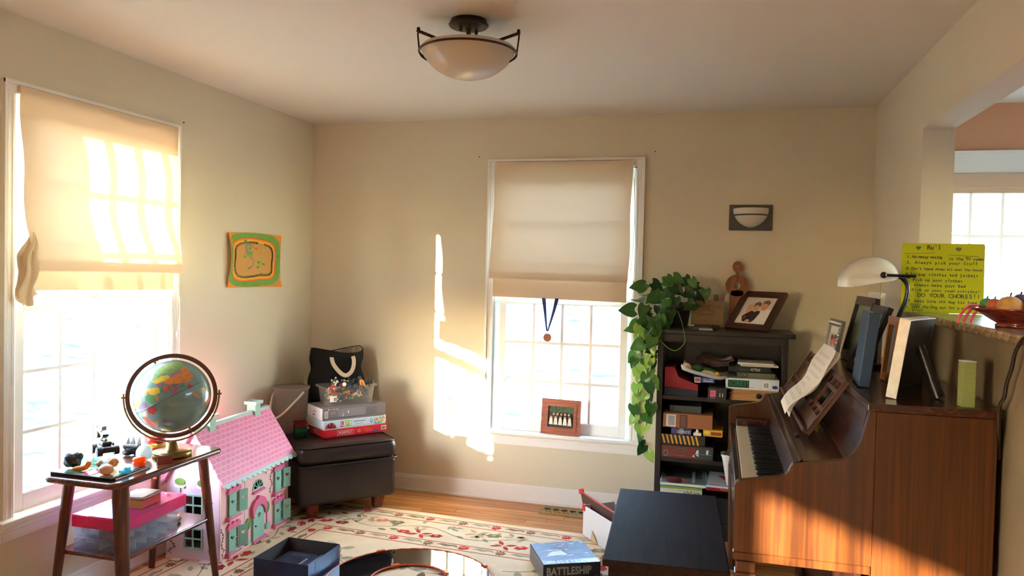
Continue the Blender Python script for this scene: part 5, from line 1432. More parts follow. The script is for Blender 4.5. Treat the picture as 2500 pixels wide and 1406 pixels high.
# toy track ring
rg_ = thing('track_ring', 'glossy black toy track ring with orange edging on the rug', 'toy track', (1.342, -1.402, RT))
m_gloss = mat('track_black', (14, 14, 16), .05, spec=.9, coat=.8); m_oed = mat('track_orange', (206, 84, 40), .4)
R0, R1 = .186, .394
for k in range(4):
    a0_ = .05 + k * PI / 2 + .72
    bb = MB(); nn = 24
    P = []
    for i in range(nn + 1):
        a = a0_ + (PI / 2 - .006) * i / nn
        for r in (R0, R1): P.append((r * math.cos(a), r * math.sin(a)))
    tilt = 0.0
    vs = [(p[0], p[1], .006) for p in P] + [(p[0], p[1], .010) for p in P]
    m_ = 2 * (nn + 1); fs = []
    for i in range(nn):
        a = 2 * i; fs += [(a + m_, a + 1 + m_, a + 3 + m_, a + 2 + m_), (a, a + 2, a + 3, a + 1), (a, a + m_, a + 2 + m_, a + 2), (a + 1, a + 3, a + 3 + m_, a + 1 + m_)]
    bb.add(vs, fs, 0, False); bb.obj('track_section', m_gloss, rg_)
    for r in (R0, R1):
        bb = MB(); bb.tube([(r * math.cos(a0_ + (PI / 2) * i / 30), r * math.sin(a0_ + (PI / 2) * i / 30), .009 + .0012 * math.sin(i * 2.1)) for i in range(31)], .0045, 6); bb.obj('edge_strip', m_oed, rg_)
        bb = MB(); bb.rbox(-.022, .022, -.009, .009, .004, .018, .004, 2, T=TR(r * math.cos(a0_), r * math.sin(a0_), 0, rz=a0_ + PI / 2)); bb.obj('clip', m_oed, rg_)

# white carton with open flaps behind the bench
wc = thing('open_carton', 'white cardboard carton with raised flap behind the piano bench', 'box', T=frame((2.006, -0.505, RT + .0004), (0.62, -0.78, 0), (0.78, 0.62, 0)))
cl_, cw_, chh = .36, .20, .165
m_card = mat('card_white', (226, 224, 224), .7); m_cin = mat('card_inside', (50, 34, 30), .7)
bb = MB(); bb.box(0, cl_, 0, cw_, .0, .003)
for q in ((0, cl_, 0, .003), (0, cl_, cw_ - .003, cw_), (0, .003, .003, cw_ - .003), (cl_ - .003, cl_, .003, cw_ - .003)): bb.box(*q, .003, chh)
bb.obj('carton', m_card, wc)
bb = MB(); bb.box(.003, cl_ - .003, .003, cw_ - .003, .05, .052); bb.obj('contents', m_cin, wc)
wci = wc.matrix_world.inverted(); wn = Vector((.78, .62, 0)); wo_ = Vector((2.006, -.505, 0)) + wn * .045
def panel_from(pxs, p0, n, th):
    a = [hit(x, y_, p0, n) for x, y_ in pxs]; c = [q + Vector(n).normalized() * th for q in a]; m_ = len(a)
    bb = MB(); bb.add([wci @ q for q in a + c], [tuple(range(m_)), tuple(range(2 * m_ - 1, m_ - 1, -1))] + [(i, m_ + i, m_ + (i + 1) % m_, (i + 1) % m_) for i in range(m_)]); return bb
panel_from([(1427, 1252), (1417, 1200), (1455, 1226), (1500, 1254), (1560, 1292), (1560, 1330)], wo_, wn, .003).obj('flap', mat('card_brown', (86, 58, 44), .6), wc)
panel_from([(1417, 1200), (1416, 1196), (1455, 1222), (1500, 1250), (1560, 1288), (1560, 1292), (1500, 1254), (1455, 1226)], wo_, wn, .004).obj('flap_edge', mat('edge_coral', (196, 96, 80), .6), wc)
bb = MB(); bb.rbox(-.006, .022, -.004, .012, chh - .03, chh + .006, .002, 1); bb.obj('red_corner', mat('corner_red', (206, 40, 44), .5), wc)
bb = panel_from([(1414, 1206), (1413, 1194), (1421, 1193), (1424, 1203)], wo_ - wn * .002, wn, .008); bb.obj('red_corner', MATS['corner_red'], wc)
bb = panel_from([(1492, 1250), (1556, 1236), (1552, 1300), (1520, 1275)], (2.2, -.40, 0), (.35, .94, 0), .003)
bb.obj('side_flap', mat('card_grey', (150, 146, 148), .7), wc)
bb = MB(); bb.prism([(0, .0), (.075, .0), (.012, .055)], 0, .002, T=frame((.10, -.0035, .003), (1, 0, 0), (0, 0, 1))); bb.obj('folded_tab', mat('card_kraft', (206, 178, 130), .8), wc)

# ------------------------------------------------------------------ piano bench
m_bench = wood('bench_dark', (24, 13, 9), (40, 22, 14), 'y', 4, .7, 0, 12)
m_bench.node_tree.nodes['Principled BSDF'].inputs['Specular IOR Level'].default_value = .12
BN = frame((2.343, -2.121, 0.0), (0.419, 0.023, 0), (-.023, .419, 0))
bn_ = thing('piano_bench', 'dark wooden piano bench with a plain flat lid', 'bench', T=BN)
BL_, BWi = .875, .420
bb = MB(); bb.rbox(0, BWi, 0, BL_, .480, .503, .004, 2); bb.obj('lid', m_bench, bn_)
bb = MB()
for q in ((.02, BWi - .02, .02, .038), (.02, BWi - .02, BL_ - .038, BL_ - .02), (.02, .038, .038, BL_ - .038), (BWi - .038, BWi - .02, .038, BL_ - .038)): bb.box(*q, .395, .480)
bb.box(.038, BWi - .038, .038, BL_ - .038, .397, .402); bb.obj('apron', m_bench, bn_)
for x in (.045, BWi - .045):
    for y_ in (.045, BL_ - .045):
        bb = MB(); bb.cyl((x, y_, .40), (x, y_, .011), .036, .024, 4, smooth=False, T=None); bb.obj('leg', m_bench, bn_)

# ------------------------------------------------------------------ piano
PT = Matrix.Translation((3.14, -1.43, 0))
pn = thing('upright_piano', 'dark walnut console piano with open keyboard against the low wall', 'piano', T=PT)
PTi = PT.inverted()
m_pside = wood('piano_walnut', (52, 23, 5), (78, 39, 8), 'z', 2.0, .28, .35, 45)
m_pdark = wood('piano_dark', (40, 18, 12), (66, 32, 20), 'y', 3, .25, .4, 14)
m_ivory = mat('ivory', (226, 212, 182), .25, coat=.3); m_ebony = mat('ebony', (14, 14, 15), .3)
def pw_(bb, name, m, parent=pn): return bb.obj(name, m, parent, PTi if parent is pn else None)
YN, YF = -2.16, -0.70
PXZ = [(2.768, .598), (2.765, .806), (2.768, .817), (2.778, .824), (2.840, .836), (2.902, .848), (2.916, .855), (2.926, .866), (2.933, .884), (2.939, .893), (2.961, .893), (3.085, .918), (3.100, .926), (3.113, .942), (3.126, .965), (3.135, .987), (3.155, 1.074), (3.171, 1.074), (3.171, .598)]
XZ = lambda y_: frame((0, y_, 0), (1, 0, 0), (0, 0, 1))      # local (x, z), normal -y
for ya in (YN, YF - .032):
    bb = MB(); bb.prism(PXZ[::-1], -.032, 0, T=XZ(ya)); pw_(bb, 'key_arm', m_pside)
    bb = MB(); bb.rbox(2.766, 3.170, ya, ya + .032, .570, .5965, .002, 1); pw_(bb, 'arm_rail', m_pside)
    bb = MB(); bb.rbox(3.1725, 3.50, ya, ya + .032, 0, 1.074, .002, 1); pw_(bb, 'side_panel', m_pside)
    yc = ya + .016
    bb = MB(); bb.rbox(2.775, 2.835, yc - .024, yc + .024, .535, .570, .004, 2); bb.rbox(2.772, 2.838, yc - .027, yc + .027, .522, .535, .003, 1)
    bb.cyl((2.805, yc, .522), (2.805, yc, .0), .034, .022, 8, smooth=False); pw_(bb, 'leg', m_pside)
bb = MB(); bb.rbox(3.145, 3.508, YN - .010, YF + .010, 1.076, 1.100, .004, 2); pw_(bb, 'lid', m_pdark)
bb = MB(); bb.box(3.48, 3.50, YN + .033, YF - .033, .02, 1.07); pw_(bb, 'back_board', m_pdark)
bb = MB(); bb.box(2.80, 3.17, YN + .033, YF - .033, .600, .700); pw_(bb, 'keybed', m_pdark)
bb = MB(); bb.rbox(2.772, 2.797, YN + .033, YF - .033, .600, .738, .004, 1); pw_(bb, 'key_slip', m_pdark)
bb = MB(); bb.box(3.13, 3.15, YN + .033, YF - .033, .08, .598); pw_(bb, 'lower_panel', m_pdark)
bb = MB(); bb.box(3.10, 3.48, YN + .033, YF - .033, .0, .07); pw_(bb, 'bottom_board', m_pdark)
KY0, KW_ = -0.814, 0.02365
for i in range(52):
    bb = MB(); y1 = KY0 - i * KW_; bb.rbox(2.800, 2.948, y1 - KW_ + .0006, y1 - .0006, .702, .742, .0012, 1); pw_(bb, 'white_key', m_ivory)
for i in range(51):
    if (i % 7) in (1, 4): continue      # A0 at the far end
    y1 = KY0 - (i + 1) * KW_
    bb = MB(); bb.add([(2.850, y1 - .0055, .740), (2.950, y1 - .0055, .740), (2.950, y1 + .0055, .740), (2.850, y1 + .0055, .740), (2.858, y1 - .0042, .7535), (2.950, y1 - .0042, .7535), (2.950, y1 + .0042, .7535), (2.858, y1 + .0042, .7535)], [(4, 5, 6, 7), (0, 1, 5, 4), (2, 3, 7, 6), (3, 0, 4, 7), (1, 2, 6, 5)])
    pw_(bb, 'black_key', m_ebony)
for y0_, y1_ in ((YN + .033, -2.048), (-.810, YF - .033)):
    bb = MB(); bb.rbox(2.800, 2.955, y0_, y1_, .702, .775, .006, 2); pw_(bb, 'key_block', m_pdark)
# fallboard with moulded lips
bb = MB(); bb.prism([(2.950, .744), (2.958, .744), (2.992, .880), (2.984, .884)][::-1], YN + .034, YF - .034, T=frame((0, 0, 0), (1, 0, 0), (0, 0, 1)) @ Matrix.Scale(-1, 4, (0, 0, 1))); pw_(bb, 'fallboard', m_pdark)
for (x, z, r) in ((2.950, .888, .006), (2.966, .897, .005)):
    bb = MB(); bb.tube([(x, YN + .033, z), (x, YF - .033, z)], r, 8); pw_(bb, 'lip_moulding', m_pdark)
bb = MB(); bb.prism([(2.944, .880), (2.944, .893), (3.09, .914), (3.09, .900)], YN + .033, YF - .033, T=frame((0, 0, 0), (1, 0, 0), (0, 0, 1)) @ Matrix.Scale(-1, 4, (0, 0, 1))); pw_(bb, 'shelf', m_pdark)
bb = MB(); bb.cyl((2.987, -1.747, .900), (2.987, -1.747, .908), .009, n=14); pw_(bb, 'fallboard_knob', m_ebony)
curv = [(3.088, .912), (3.100, .920), (3.113, .936), (3.126, .960), (3.135, .982), (3.152, 1.074), (3.165, 1.074), (3.148, .98), (3.125, .93), (3.10, .905)]
bb = MB(); bb.prism(curv, YN + .033, YF - .033, T=frame((0, 0, 0), (1, 0, 0), (0, 0, 1)) @ Matrix.Scale(-1, 4, (0, 0, 1))); pw_(bb, 'upper_panel', m_pdark)
# fretwork music desk, leaning on the panel
DKU = Vector((.549, 0, .836)); DKN = Vector((-.836, 0, .549)); DK0 = Vector((3.022, -.78, .916))
DKT = frame(DK0, (0, -1, 0), DKU)      # x to the near end, y up the slope; z = front
DL, DHt = 1.03, .232
def fret(x0, x1):
    h = []; w_ = x1 - x0; m_ = .014
    c3 = [(x0 + m_, x0 + w_ * .34), (x0 + w_ * .34 + m_, x0 + w_ * .66 - 0), (x0 + w_ * .66 + m_, x1 - m_)]
    for a, c in c3: h.append(rect(a, c, DHt - .045, DHt - .018))
    h.append(rect(x0 + m_, x0 + w_ * .22, .105, DHt - .060)); h.append(rect(x0 + w_ * .22 + m_, x0 + w_ * .78, .105, DHt - .060)); h.append(rect(x0 + w_ * .78 + m_, x1 - m_, .105, DHt - .060))
    for a, c in c3: h.append(rect(a, c, .070, .091))
    return h
m_desk = wood('desk_walnut', (58, 32, 22), (92, 54, 38), 'y', 3, .4, .2, 14)
bb = MB(); bb.prism(rect(0, DL, 0, DHt), 0, .012, fret(.02, .34) + fret(.36, .67) + fret(.69, 1.01)); 
ds = bb.obj('music_desk', m_desk, pn, PTi @ DKT)
bb = MB(); bb.rbox(-.004, DL + .004, -.002, .012, .012, .030, .002, 1); bb.obj('desk_ledge', m_desk, ds)
for x in (0.0, DL - .012):
    bb = MB(); bb.rbox(x, x + .012, .012, DHt + .004, .012, .018, .002, 1); bb.obj('desk_stile', m_desk, ds)
# note on the ledge
bb = MB(); bb.add([(0, 0, 0), (.022, 0, 0), (.026, .004, .02), (.004, .006, .024), (0, .001, 0), (.022, .001, 0), (.026, .005, .02), (.004, .007, .024)], [(3, 2, 1, 0), (4, 5, 6, 7)])
o = bb.obj('sticky_note', mat('note_yellow', (214, 222, 84), .7), None, TR(3.055, -1.69, .9125, rz=-1.3)); tag(o, 'small yellow sticky note curled on the piano shelf', 'note')
# sheet music
ms = thing('sheet_music', 'white sheet music pages slumped on the piano music desk', 'sheet music', (3.03, -1.25, .93))
msT = Matrix.Translation((-3.03, 1.25, -.93))
sTL, sTR, sBR, sBL = (hit(px, py, DK0 + DKN * .034, DKN) for px, py in ((2016, 840), (2050, 862), (1938, 1026), (1921, 990)))
def sheet(off, k):
    def f(u, v):
        p = (sBL * (1 - u) + sBR * u) * (1 - v) + (sTL * (1 - u) + sTR * u) * v
        return p + DKN * (off + .010 * math.sin(v * 6 + k) * (.4 + u) + .006 * math.sin(v * 11) + .016 * (1 - v) ** 4)
    return f
for k, off in enumerate((0.004, .011)):
    bb = MB(); bb.grid(sheet(off, k), 14, 24); bb.obj('page', cloth('music_paper', (232, 224, 216), .15, .8, 0), ms, msT)
bb = MB(); fs_ = sheet(.0122, 1)
for r_ in range(9):
    v0 = .09 + r_ * .095
    for s_ in range(2):
        bb.grid(lambda u, v: fs_(.12 + .76 * u, v0 + s_ * .028 + .004 * v), 14, 1, 0)
    for q in range(6):
        bb.grid(lambda u, v: fs_(.15 + .12 * q + .03 * u, v0 + .005 + .02 * v), 1, 1, 0)
bb.obj('notation', mat('ink_music', (176, 168, 162), .8), ms, msT)

# ------------------------------------------------------------------ frames and books on the piano
PZ = 1.1005
def lean_to(A, back, px, py):
    """how far back and up the corner above A must sit to show at this pixel"""
    d = ray(px, py); back = Vector(back).normalized()
    M = Matrix(((d.x, -back.x, 0), (d.y, -back.y, 0), (d.z, -back.z, -1))); t, a, b_ = M.inverted() @ (Vector(A) - CAM)
    return a, b_
def frame_T(A, B, px, py):
    A, B = Vector(A), Vector(B); x = (B - A).normalized(); n = x.cross(Vector((0, 0, 1))); back = -n
    a, b_ = lean_to(A, back, px, py)
    a = max(.01, a)
    up = back * a + Vector((0, 0, b_))
    return frame(A, x, up), (B - A).length, up.length, a, b_
def picture_frame(name, label, A, B, px, py, th, bw, mf, pic, stand=True, h_over=None, back=None):
    T, w_, h_, a, b_ = frame_T(A, B, px, py)
    if h_over: h_ = h_over
    lift = th * a / math.hypot(a, b_)
    T = Matrix.Translation((0, 0, lift)) @ T
    o = thing(name, label, 'picture frame', T=T)
    bb = MB(); bb.prism(rect(0, w_, 0, h_), -th, 0, [rect(bw, w_ - bw, bw, h_ - bw)])
    fr = bb.obj('border', mf, o)
    bb = MB(); bb.prism(rect(bw * .55, w_ - bw * .55, bw * .55, h_ - bw * .55), 0, .003, [rect(bw, w_ - bw, bw, h_ - bw)]); bb.obj('inner_bead', mf, fr)
    bb = MB(); bb.box(bw * .5, w_ - bw * .5, bw * .5, h_ - bw * .5, -th * .9, -th * .6); bb.obj('backing', back or mat('frame_backing', (28, 24, 22), .8), o)
    bb = MB(); mats = []
    for i, (poly, c) in enumerate(pic):
        mats.append(mat('photo_%d_%d_%d' % c, c, .35)); bb.flat([(bw + q[0] * (w_ - 2 * bw), bw + q[1] * (h_ - 2 * bw)) for q in poly], i, None, -th * .6 + .0005 + .0004 * i)
    bb.obj('photo', mats, o)
    if stand:
        bb = MB(); Ti = T.inverted()
        top = Vector((w_ / 2, h_ * .62, -th * .95)); wt = T @ top; bk = (T.to_3x3() @ Vector((0, 0, -1))); bk.z = 0; bk.normalize()
        ft = Vector((wt.x, wt.y, A[2] + .002)) + bk * (.10 * b_ / .25 * .55)
        f_ = Ti @ ft
        bb.tube([top, top.lerp(f_, .5), f_], [.014, .017, .020], 4); bb.obj('easel', back or MATS['frame_backing'], o)
    return o
full = rect(0, 1, 0, 1)
m_silver = mat('frame_silver', (150, 146, 140), .35, metal=.6); m_espresso = mat('frame_espresso', (40, 24, 26), .35); m_fwhite = mat('frame_white', (226, 222, 210), .5); m_fblack = mat('frame_black', (18, 17, 18), .4)
fA = picture_frame('framed_photo', 'pale wide-bordered frame standing behind the other piano-top frames', (3.372, -.765, PZ), (3.374, -1.06, PZ), 2087, 711, .016, .050, m_fwhite, [(full, (186, 180, 168))], False)
fB = picture_frame('framed_photo', 'large dark frame with a green picture on the piano', (3.262, -.800, PZ), (3.268, -1.21, PZ), 2093, 724, .022, .040, m_espresso, [(full, (116, 132, 104)), ([(0, 0), (.5, .0), (.3, .7), (0, .6)], (92, 110, 90)), (rect(.55, 1, .0, .4), (140, 150, 120))], False)
fC = picture_frame('framed_photo', 'smaller black frame with a pale photograph in front of the large dark one', (3.222, -1.24, PZ), (3.228, -1.50, PZ), 2133, 747, .020, .034, m_fblack, [(full, (172, 158, 128)), ([(.2, .1), (.8, .15), (.6, .7), (.3, .6)], (126, 106, 80))], False)
fS = picture_frame('framed_photo', 'studded silver frame with two smiling faces at the piano end by the bookcase', (3.186, -.775, PZ), (3.204, -1.03, PZ), 2027, 777, .014, .030, m_silver, [(full, (212, 206, 196)), (rect(.08, .92, .06, .72), (170, 190, 170)), (circle(.34, .42, .15, 14, .2), (206, 110, 100)), (circle(.68, .45, .15, 14, .2), (206, 100, 96)), (circle(.34, .56, .15, 10, .10), (110, 76, 60)), (circle(.68, .6, .15, 10, .10), (120, 84, 64)), (rect(.1, .9, .06, .2), (232, 230, 226))], False)
bb = MB(); w_s, h_s = (Vector((3.186, -.775, 0)) - Vector((3.204, -1.03, 0))).length, 0
T_, w_s, h_s, _, _ = frame_T((3.186, -.775, PZ), (3.204, -1.03, PZ), 2027, 777)
for i in range(8):
    for yy in (.015, h_s - .015): bb.ball((.018 + i * (w_s - .036) / 7, yy, .002), .006, 8)
for j in range(1, 9):
    for xx in (.015, w_s - .015): bb.ball((xx, .015 + j * (h_s - .03) / 9, .002), .006, 8)
st = bb.obj('stud', mat('stud_pearl', (222, 216, 204), .2, metal=.5), fS); st['kind'] = 'stuff'
fO = picture_frame('framed_photo', 'orange-tan wooden frame behind the blue book on the piano', (3.292, -1.56, PZ), (3.300, -1.71, PZ), 2170, 772, .022, .03, wood('frame_tan', (176, 104, 44), (216, 142, 70), 'y', 8, .5), [(full, (180, 170, 150)), (rect(.1, .9, .1, .9), (150, 160, 160))], False)
# blue book leaning, spine to the room
A, B = Vector((3.172, -1.830, PZ)), Vector((3.192, -1.55, PZ))
a, b_ = lean_to(A, (1, 0, 0), 2122, 765); up = Vector((a, 0, b_))
bk = thing('tall_book', 'tall blue book with gilt spine lettering leaning on the piano frames', 'book', T=Matrix.Translation((0, 0, .040 * a / up.length)) @ frame(A, (B - A), up))
hB = up.length
bb = MB(); bb.rbox(0, .215, 0, hB, 0, .006, .002, 1); bb.rbox(0, .215, 0, hB, .032, .038, .002, 1); bb.rbox(-.002, .008, 0, hB, 0, .038, .003, 2); bb.obj('cover', mat('book_blue', (26, 52, 80), .5, var=.1, vscale=30), bk)
bb = MB(); bb.box(.008, .210, .004, hB - .004, .006, .032); bb.obj('pages', m_paperw, bk)
bb = MB(); SPf = frame((-.0025, 0, 0), (0, 1, 0), (0, 0, 1)); rq = random.Random(4)
for k in range(22):
    if k % 6 != 5: bb.flat(rect(hB * (.15 + k * .032), hB * (.15 + k * .032) + .004, .019 - rq.uniform(.002, .006), .019 + rq.uniform(.002, .006)), 0, SPf, .0006)
bb.obj('gilt_tooling', mat('gilt', (196, 168, 96), .35, metal=.4), bk)
# big frame seen from behind, white edge
A, B = Vector((3.338, -1.850, PZ)), Vector((3.222, -2.040, PZ))
bk_dir = Vector((0.854, -.521, 0))
a, b_ = lean_to(B, bk_dir, 2199, 783); up = bk_dir * a + Vector((0, 0, b_))
Tf = frame(A, (B - A), up); wF, hF = (B - A).length, up.length
Tf = Matrix.Translation((0, 0, .034 * a / hF)) @ Tf
ff = thing('framed_photo', 'black frame turned away with a bright white edge, easel leg behind', 'picture frame', T=Tf)
bb = MB(); bb.prism(rect(0, wF, 0, hF), -.030, 0, [rect(.024, wF - .024, .024, hF - .024)]); bb.obj('border', m_fblack, ff)
bb = MB(); bb.rbox(wF, wF + .004, .0, hF, -.031, .002, .001, 1); bb.rbox(0, wF + .004, hF, hF + .004, -.031, .002, .001, 1); bb.obj('edge_trim', mat('edge_white', (226, 224, 214), .35, var=.08, vscale=40), ff)
bb = MB(); bb.box(.01, wF - .01, .01, hF - .01, -.028, -.012); bb.obj('backing', m_fblack, ff)
bb = MB(); bb.box(.022, wF - .022, .022, hF - .022, -.0115, -.010); bb.obj('photo', mat('photo_grey', (170, 164, 156), .4), ff)
Ti = Tf.inverted(); top = Vector((wF * .45, hF * .66, -.030)); wt = Tf @ top
bb = MB(); ft = Vector((wt.x, wt.y, PZ + .003)) + bk_dir * .06; bb.tube([top, top.lerp(Ti @ ft, .5), Ti @ ft], [.016, .018, .022], 4); bb.obj('easel', m_fblack, ff)
# yellow-green block
gb = thing('paper_block', 'tall yellow-green paper block with a pale top on the piano', 'paper block', (3.425, -2.118, PZ), .12)
bb = MB(); bb.rbox(-.018, .018, -.018, .018, 0, .136, .001, 1); bb.obj('pad', mat('pad_green', (132, 142, 84), .8, var=.1, vscale=3, stretch=(1, 1, 80)), gb)
bb = MB(); bb.box(-.0182, .0182, -.0182, .0182, .136, .1385); bb.obj('top_sheet', mat('pad_top', (206, 220, 230), .6), gb)

# ------------------------------------------------------------------ banker's lamp
LY2 = -1.20
lp = thing('bankers_lamp', 'bankers lamp with white glass shade and curved black arm on the piano', 'lamp', (3.385, LY2, PZ))
def lpw(bb, nm, m, par=None): return bb.obj(nm, m, par or lp, Matrix.Translation((-3.385, -LY2, -PZ)) if par is None else None)
m_lblack = mat('lamp_black', (20, 18, 17), .3, spec=.5)
bb = MB(); bb.lathe([(0, 0), (.062, 0), (.065, .006), (.060, .014), (.02, .020), (.012, .03), (0, .03)], (3.385, LY2, PZ), 32); lpw(bb, 'base', m_lblack)
arm = spline([(3.385, LY2, PZ + .02), (3.398, LY2, 1.20), (3.422, LY2, 1.31), (3.450, LY2, 1.39), (3.455, LY2, 1.445), (3.440, LY2, 1.475), (3.420, LY2, 1.489)], 8)
bb = MB(); bb.tube(arm, .0095, 10); lpw(bb, 'arm', m_lblack)
bb = MB(); bb.tube([(3.335, LY2 - .145, 1.492), (3.452, LY2 - .145, 1.4895)], .0058, 8); bb.ball((3.335, LY2 - .145, 1.492), .013, 12); bb.tube([(3.425, LY2 - .15, 1.489), (3.425, LY2 + .005, 1.489)], .008, 8); lpw(bb, 'shade_bracket', m_lblack)
prof = []
for i in range(17):
    t = i / 16; a = PI * 1.03 - t * PI * 1.0
    prof.append((3.300 + .108 * math.cos(a), 1.440 + .030 * t + .112 * max(0, math.sin(a)) ** .8))
def shade(u, v):
    k = (abs(2 * v - 1)) ** 3.0; s_ = math.sqrt(max(0.0, 1 - k)); p = prof[min(16, int(round(u * 16)))]
    zb = 1.440 + .030 * (p[0] - 3.19) / .21
    return (3.300 + (p[0] - 3.300) * (.72 + .28 * s_), LY2 - .13 + .26 * v, zb + (p[1] - zb) * s_)
bb = MB(); bb.grid(shade, 16, 28); lpw(bb, 'shade', frosted('lamp_glass', (232, 228, 216), .3, .12))
bb = MB(); bb.tube([(3.345, LY2 - .05, 1.47), (3.345, LY2 - .05, 1.33)], .0014, 5)
for k in range(24): bb.ball((3.345, LY2 - .05, 1.465 - k * .0056), .0022, 6)
ck = lpw(bb, 'pull_chain', m_brass); ck['kind'] = 'stuff'

# ------------------------------------------------------------------ granite counter and what stands on it
m_granite = mat('granite', (150, 130, 104), .25, var=.5, vscale=55, coat=.3)
b = MB(); b.rbox(W - .030, W + .34, -4.6, YJ, ZC - .032, ZC, .010, 3)
o = b.obj('countertop', m_granite); tag(o, 'speckled tan granite counter on top of the low wall', 'countertop')
# hand-lettered rules poster
sgA, sgB = hy(2196, 768, -1.075), hy(2398, 768, -1.075)
sgw = sgB.x - sgA.x; sgh = hy(2196, 594, -1.075).z - ZC
sg = thing('rules_poster', 'yellow hand-lettered house rules poster propped against the wall end', 'poster', T=frame((sgA.x, -1.085, ZC + .001), (1, 0, 0), (0, .02, 1)))
m_post = cloth('poster_yellow', (178, 176, 30), .15, .8, 0, tc_col=(206, 204, 50))
bb = MB(); bb.prism(rrect(0, sgw, 0, sgh, .008), -.002, 0); bb.obj('sheet', m_post, sg)
bb = MB(); rs = random.Random(31)
def hand(txt, x, y_, size, wd):
    """marker lettering, one slightly tilted character at a time"""
    n_ = len(txt); step = wd / n_
    for i, ch in enumerate(txt):
        if ch == ' ': continue
        T = frame((x + step * (i + .5), y_ + rs.uniform(-.0008, .0008) - .0022 * (x + step * i) / sgw, .0), (math.cos(rs.uniform(-.12, .12)), math.sin(rs.uniform(-.12, .12)), 0), (0, 1, 0))
        bb.text(ch, T, size * rs.uniform(.92, 1.08), 0, z=.0008, bold=.00035)
def sy(py): return sgh * (1 - (py - 90) / (1320 - 90))
def sx2(px): return sgw * (px - 310) / (1750 - 310)
rows = [("Ru'l", 750, 160, .026, 250), ('1. No messy eating', 400, 330, .017, 620), ('in the TV room', 1130, 350, .019, 590), ('2. Always pick your Stuff', 395, 430, .018, 1240), ("3. Don't leave shoes all over the house", 395, 540, .016, 1320), ('4.hangup clothes and Jackets', 380, 640, .018, 1270), ('5. Pick up your clothes', 385, 740, .018, 1000), ('6. always make your bed', 400, 830, .017, 1040), ('7. Pick up your room everyday!', 370, 920, .016, 1320), ('8. DO YOUR CHORES!!', 400, 1010, .024, 1300), ('9. make Sure the dog has food', 440, 1115, .017, 1200), ('water', 470, 1175, .013, 210), ('10. take the Dog out for a walk or', 350, 1215, .017, 1300), ('play', 520, 1270, .015, 190)]
for t_, px, py, sz, wd in rows: hand(t_, sx2(px), sy(py), sz, wd / 1440 * sgw)
bb.flat([(sx2(350), sy(272)), (sx2(900), sy(252)), (sx2(900), sy(258)), (sx2(350), sy(278))][::-1], 0, None, .0008); bb.flat([(sx2(1130), sy(288)), (sx2(1660), sy(306)), (sx2(1660), sy(312)), (sx2(1130), sy(294))][::-1], 0, None, .0008)
hp = heart(0, 0, 1)
bb.flat([(sx2(600) + .010 * p[0], sy(170) + .010 * p[1]) for p in hp], 1, None, .0008)
bb.flat([(sx2(1240), sy(185)), (sx2(1270), sy(150)), (sx2(1300), sy(160)), (sx2(1330), sy(152)), (sx2(1358), sy(185)), (sx2(1300), sy(232))], 2, None, .0008)
bb.obj('lettering', [mat('marker_ink', (64, 62, 22), .7), mat('marker_green', (54, 92, 44), .7), mat('marker_olive', (96, 98, 44), .7)], sg)
# wooden bowl with fruit and a pink wire piece
BX, BY = 3.606, -1.968
bw_ = thing('wooden_bowl', 'dark red wooden bowl holding fruit on the counter', 'bowl', (BX, BY, ZC))
bb = MB(); bb.lathe([(0, .0), (.062, .0), (.064, .008), (.058, .012), (.075, .022), (.105, .042), (.132, .056), (.134, .060), (.128, .060), (.10, .046), (.06, .022), (0, .016)], n=48)
bb.obj('bowl_body', wood('bowl_wood', (84, 26, 20), (128, 48, 36), 'x', 8, .25, .4), bw_)
fruit = [((-.035, -.02, .052), .036, (206, 160, 92), 'pale yellow carved fruit in the wooden bowl'), ((.030, -.035, .048), .030, (158, 30, 40), 'dark red carved fruit in the wooden bowl'), ((-.075, .005, .056), .022, (190, 96, 66), 'small orange carved fruit at the rim of the wooden bowl'), ((.01, .02, .072), .022, (92, 74, 130), 'purple carved fruit on top in the wooden bowl'), ((-.085, .05, .058), .020, (70, 140, 84), 'green carved fruit beside the orange one in the bowl'), ((.07, .02, .052), .028, (70, 30, 60), 'plum coloured carved fruit in the wooden bowl')]
for k, (c, r, col, lab) in enumerate(fruit):
    o = thing('carved_fruit', lab, 'fruit', (BX + c[0] * .9, BY + c[1] * .9, ZC + c[2] + .012), 0, 'carved fruit in the bowl')
    mm = mat('fruit_%d' % k, col, .45, var=.25, vscale=40)
    bb = MB(); bb.ball((0, 0, 0), r, 20, sc=(1.05, 1.0, .95)); bb.obj('flesh', mm, o)
    bb = MB(); bb.tube([(0, 0, r * .9), (.003, 0, r * 1.25)], .002, 6); bb.obj('stem', m_bronze, o)
bb = MB()
for k in range(3):
    y_ = k * .022; bb.tube(spline([(-.062, y_, .001), (-.055, y_, .022), (-.035, y_, .044), (-.010, y_, .060)], 4), .0042, 6)
bb.tube([(-.010, -.004, .060), (-.010, .052, .060)], .0042, 6)
o = bb.obj('wire_rake', mat('pink_wire', (236, 96, 128), .4), None, TR(BX - .128, BY + .02, ZC + .004, rz=-1.25)); tag(o, 'pink three-pronged wire piece leaning against the bowl', 'wire toy')
# black cord down the low wall
bb = MB(); xw = W - .038
cp = [(2508, 818), (2492, 835), (2478, 862), (2470, 900), (2458, 935), (2452, 970), (2440, 1000)]
bb.tube(spline([hx(px, py, xw if k > 0 else xw - .002) for k, (px, py) in enumerate(cp)] + [Vector((3.517, -2.12, .95))], 5), .0055, 8)
o = bb.obj('power_cord', m_lblack); tag(o, 'black power cord hanging from the counter to behind the piano', 'cord')
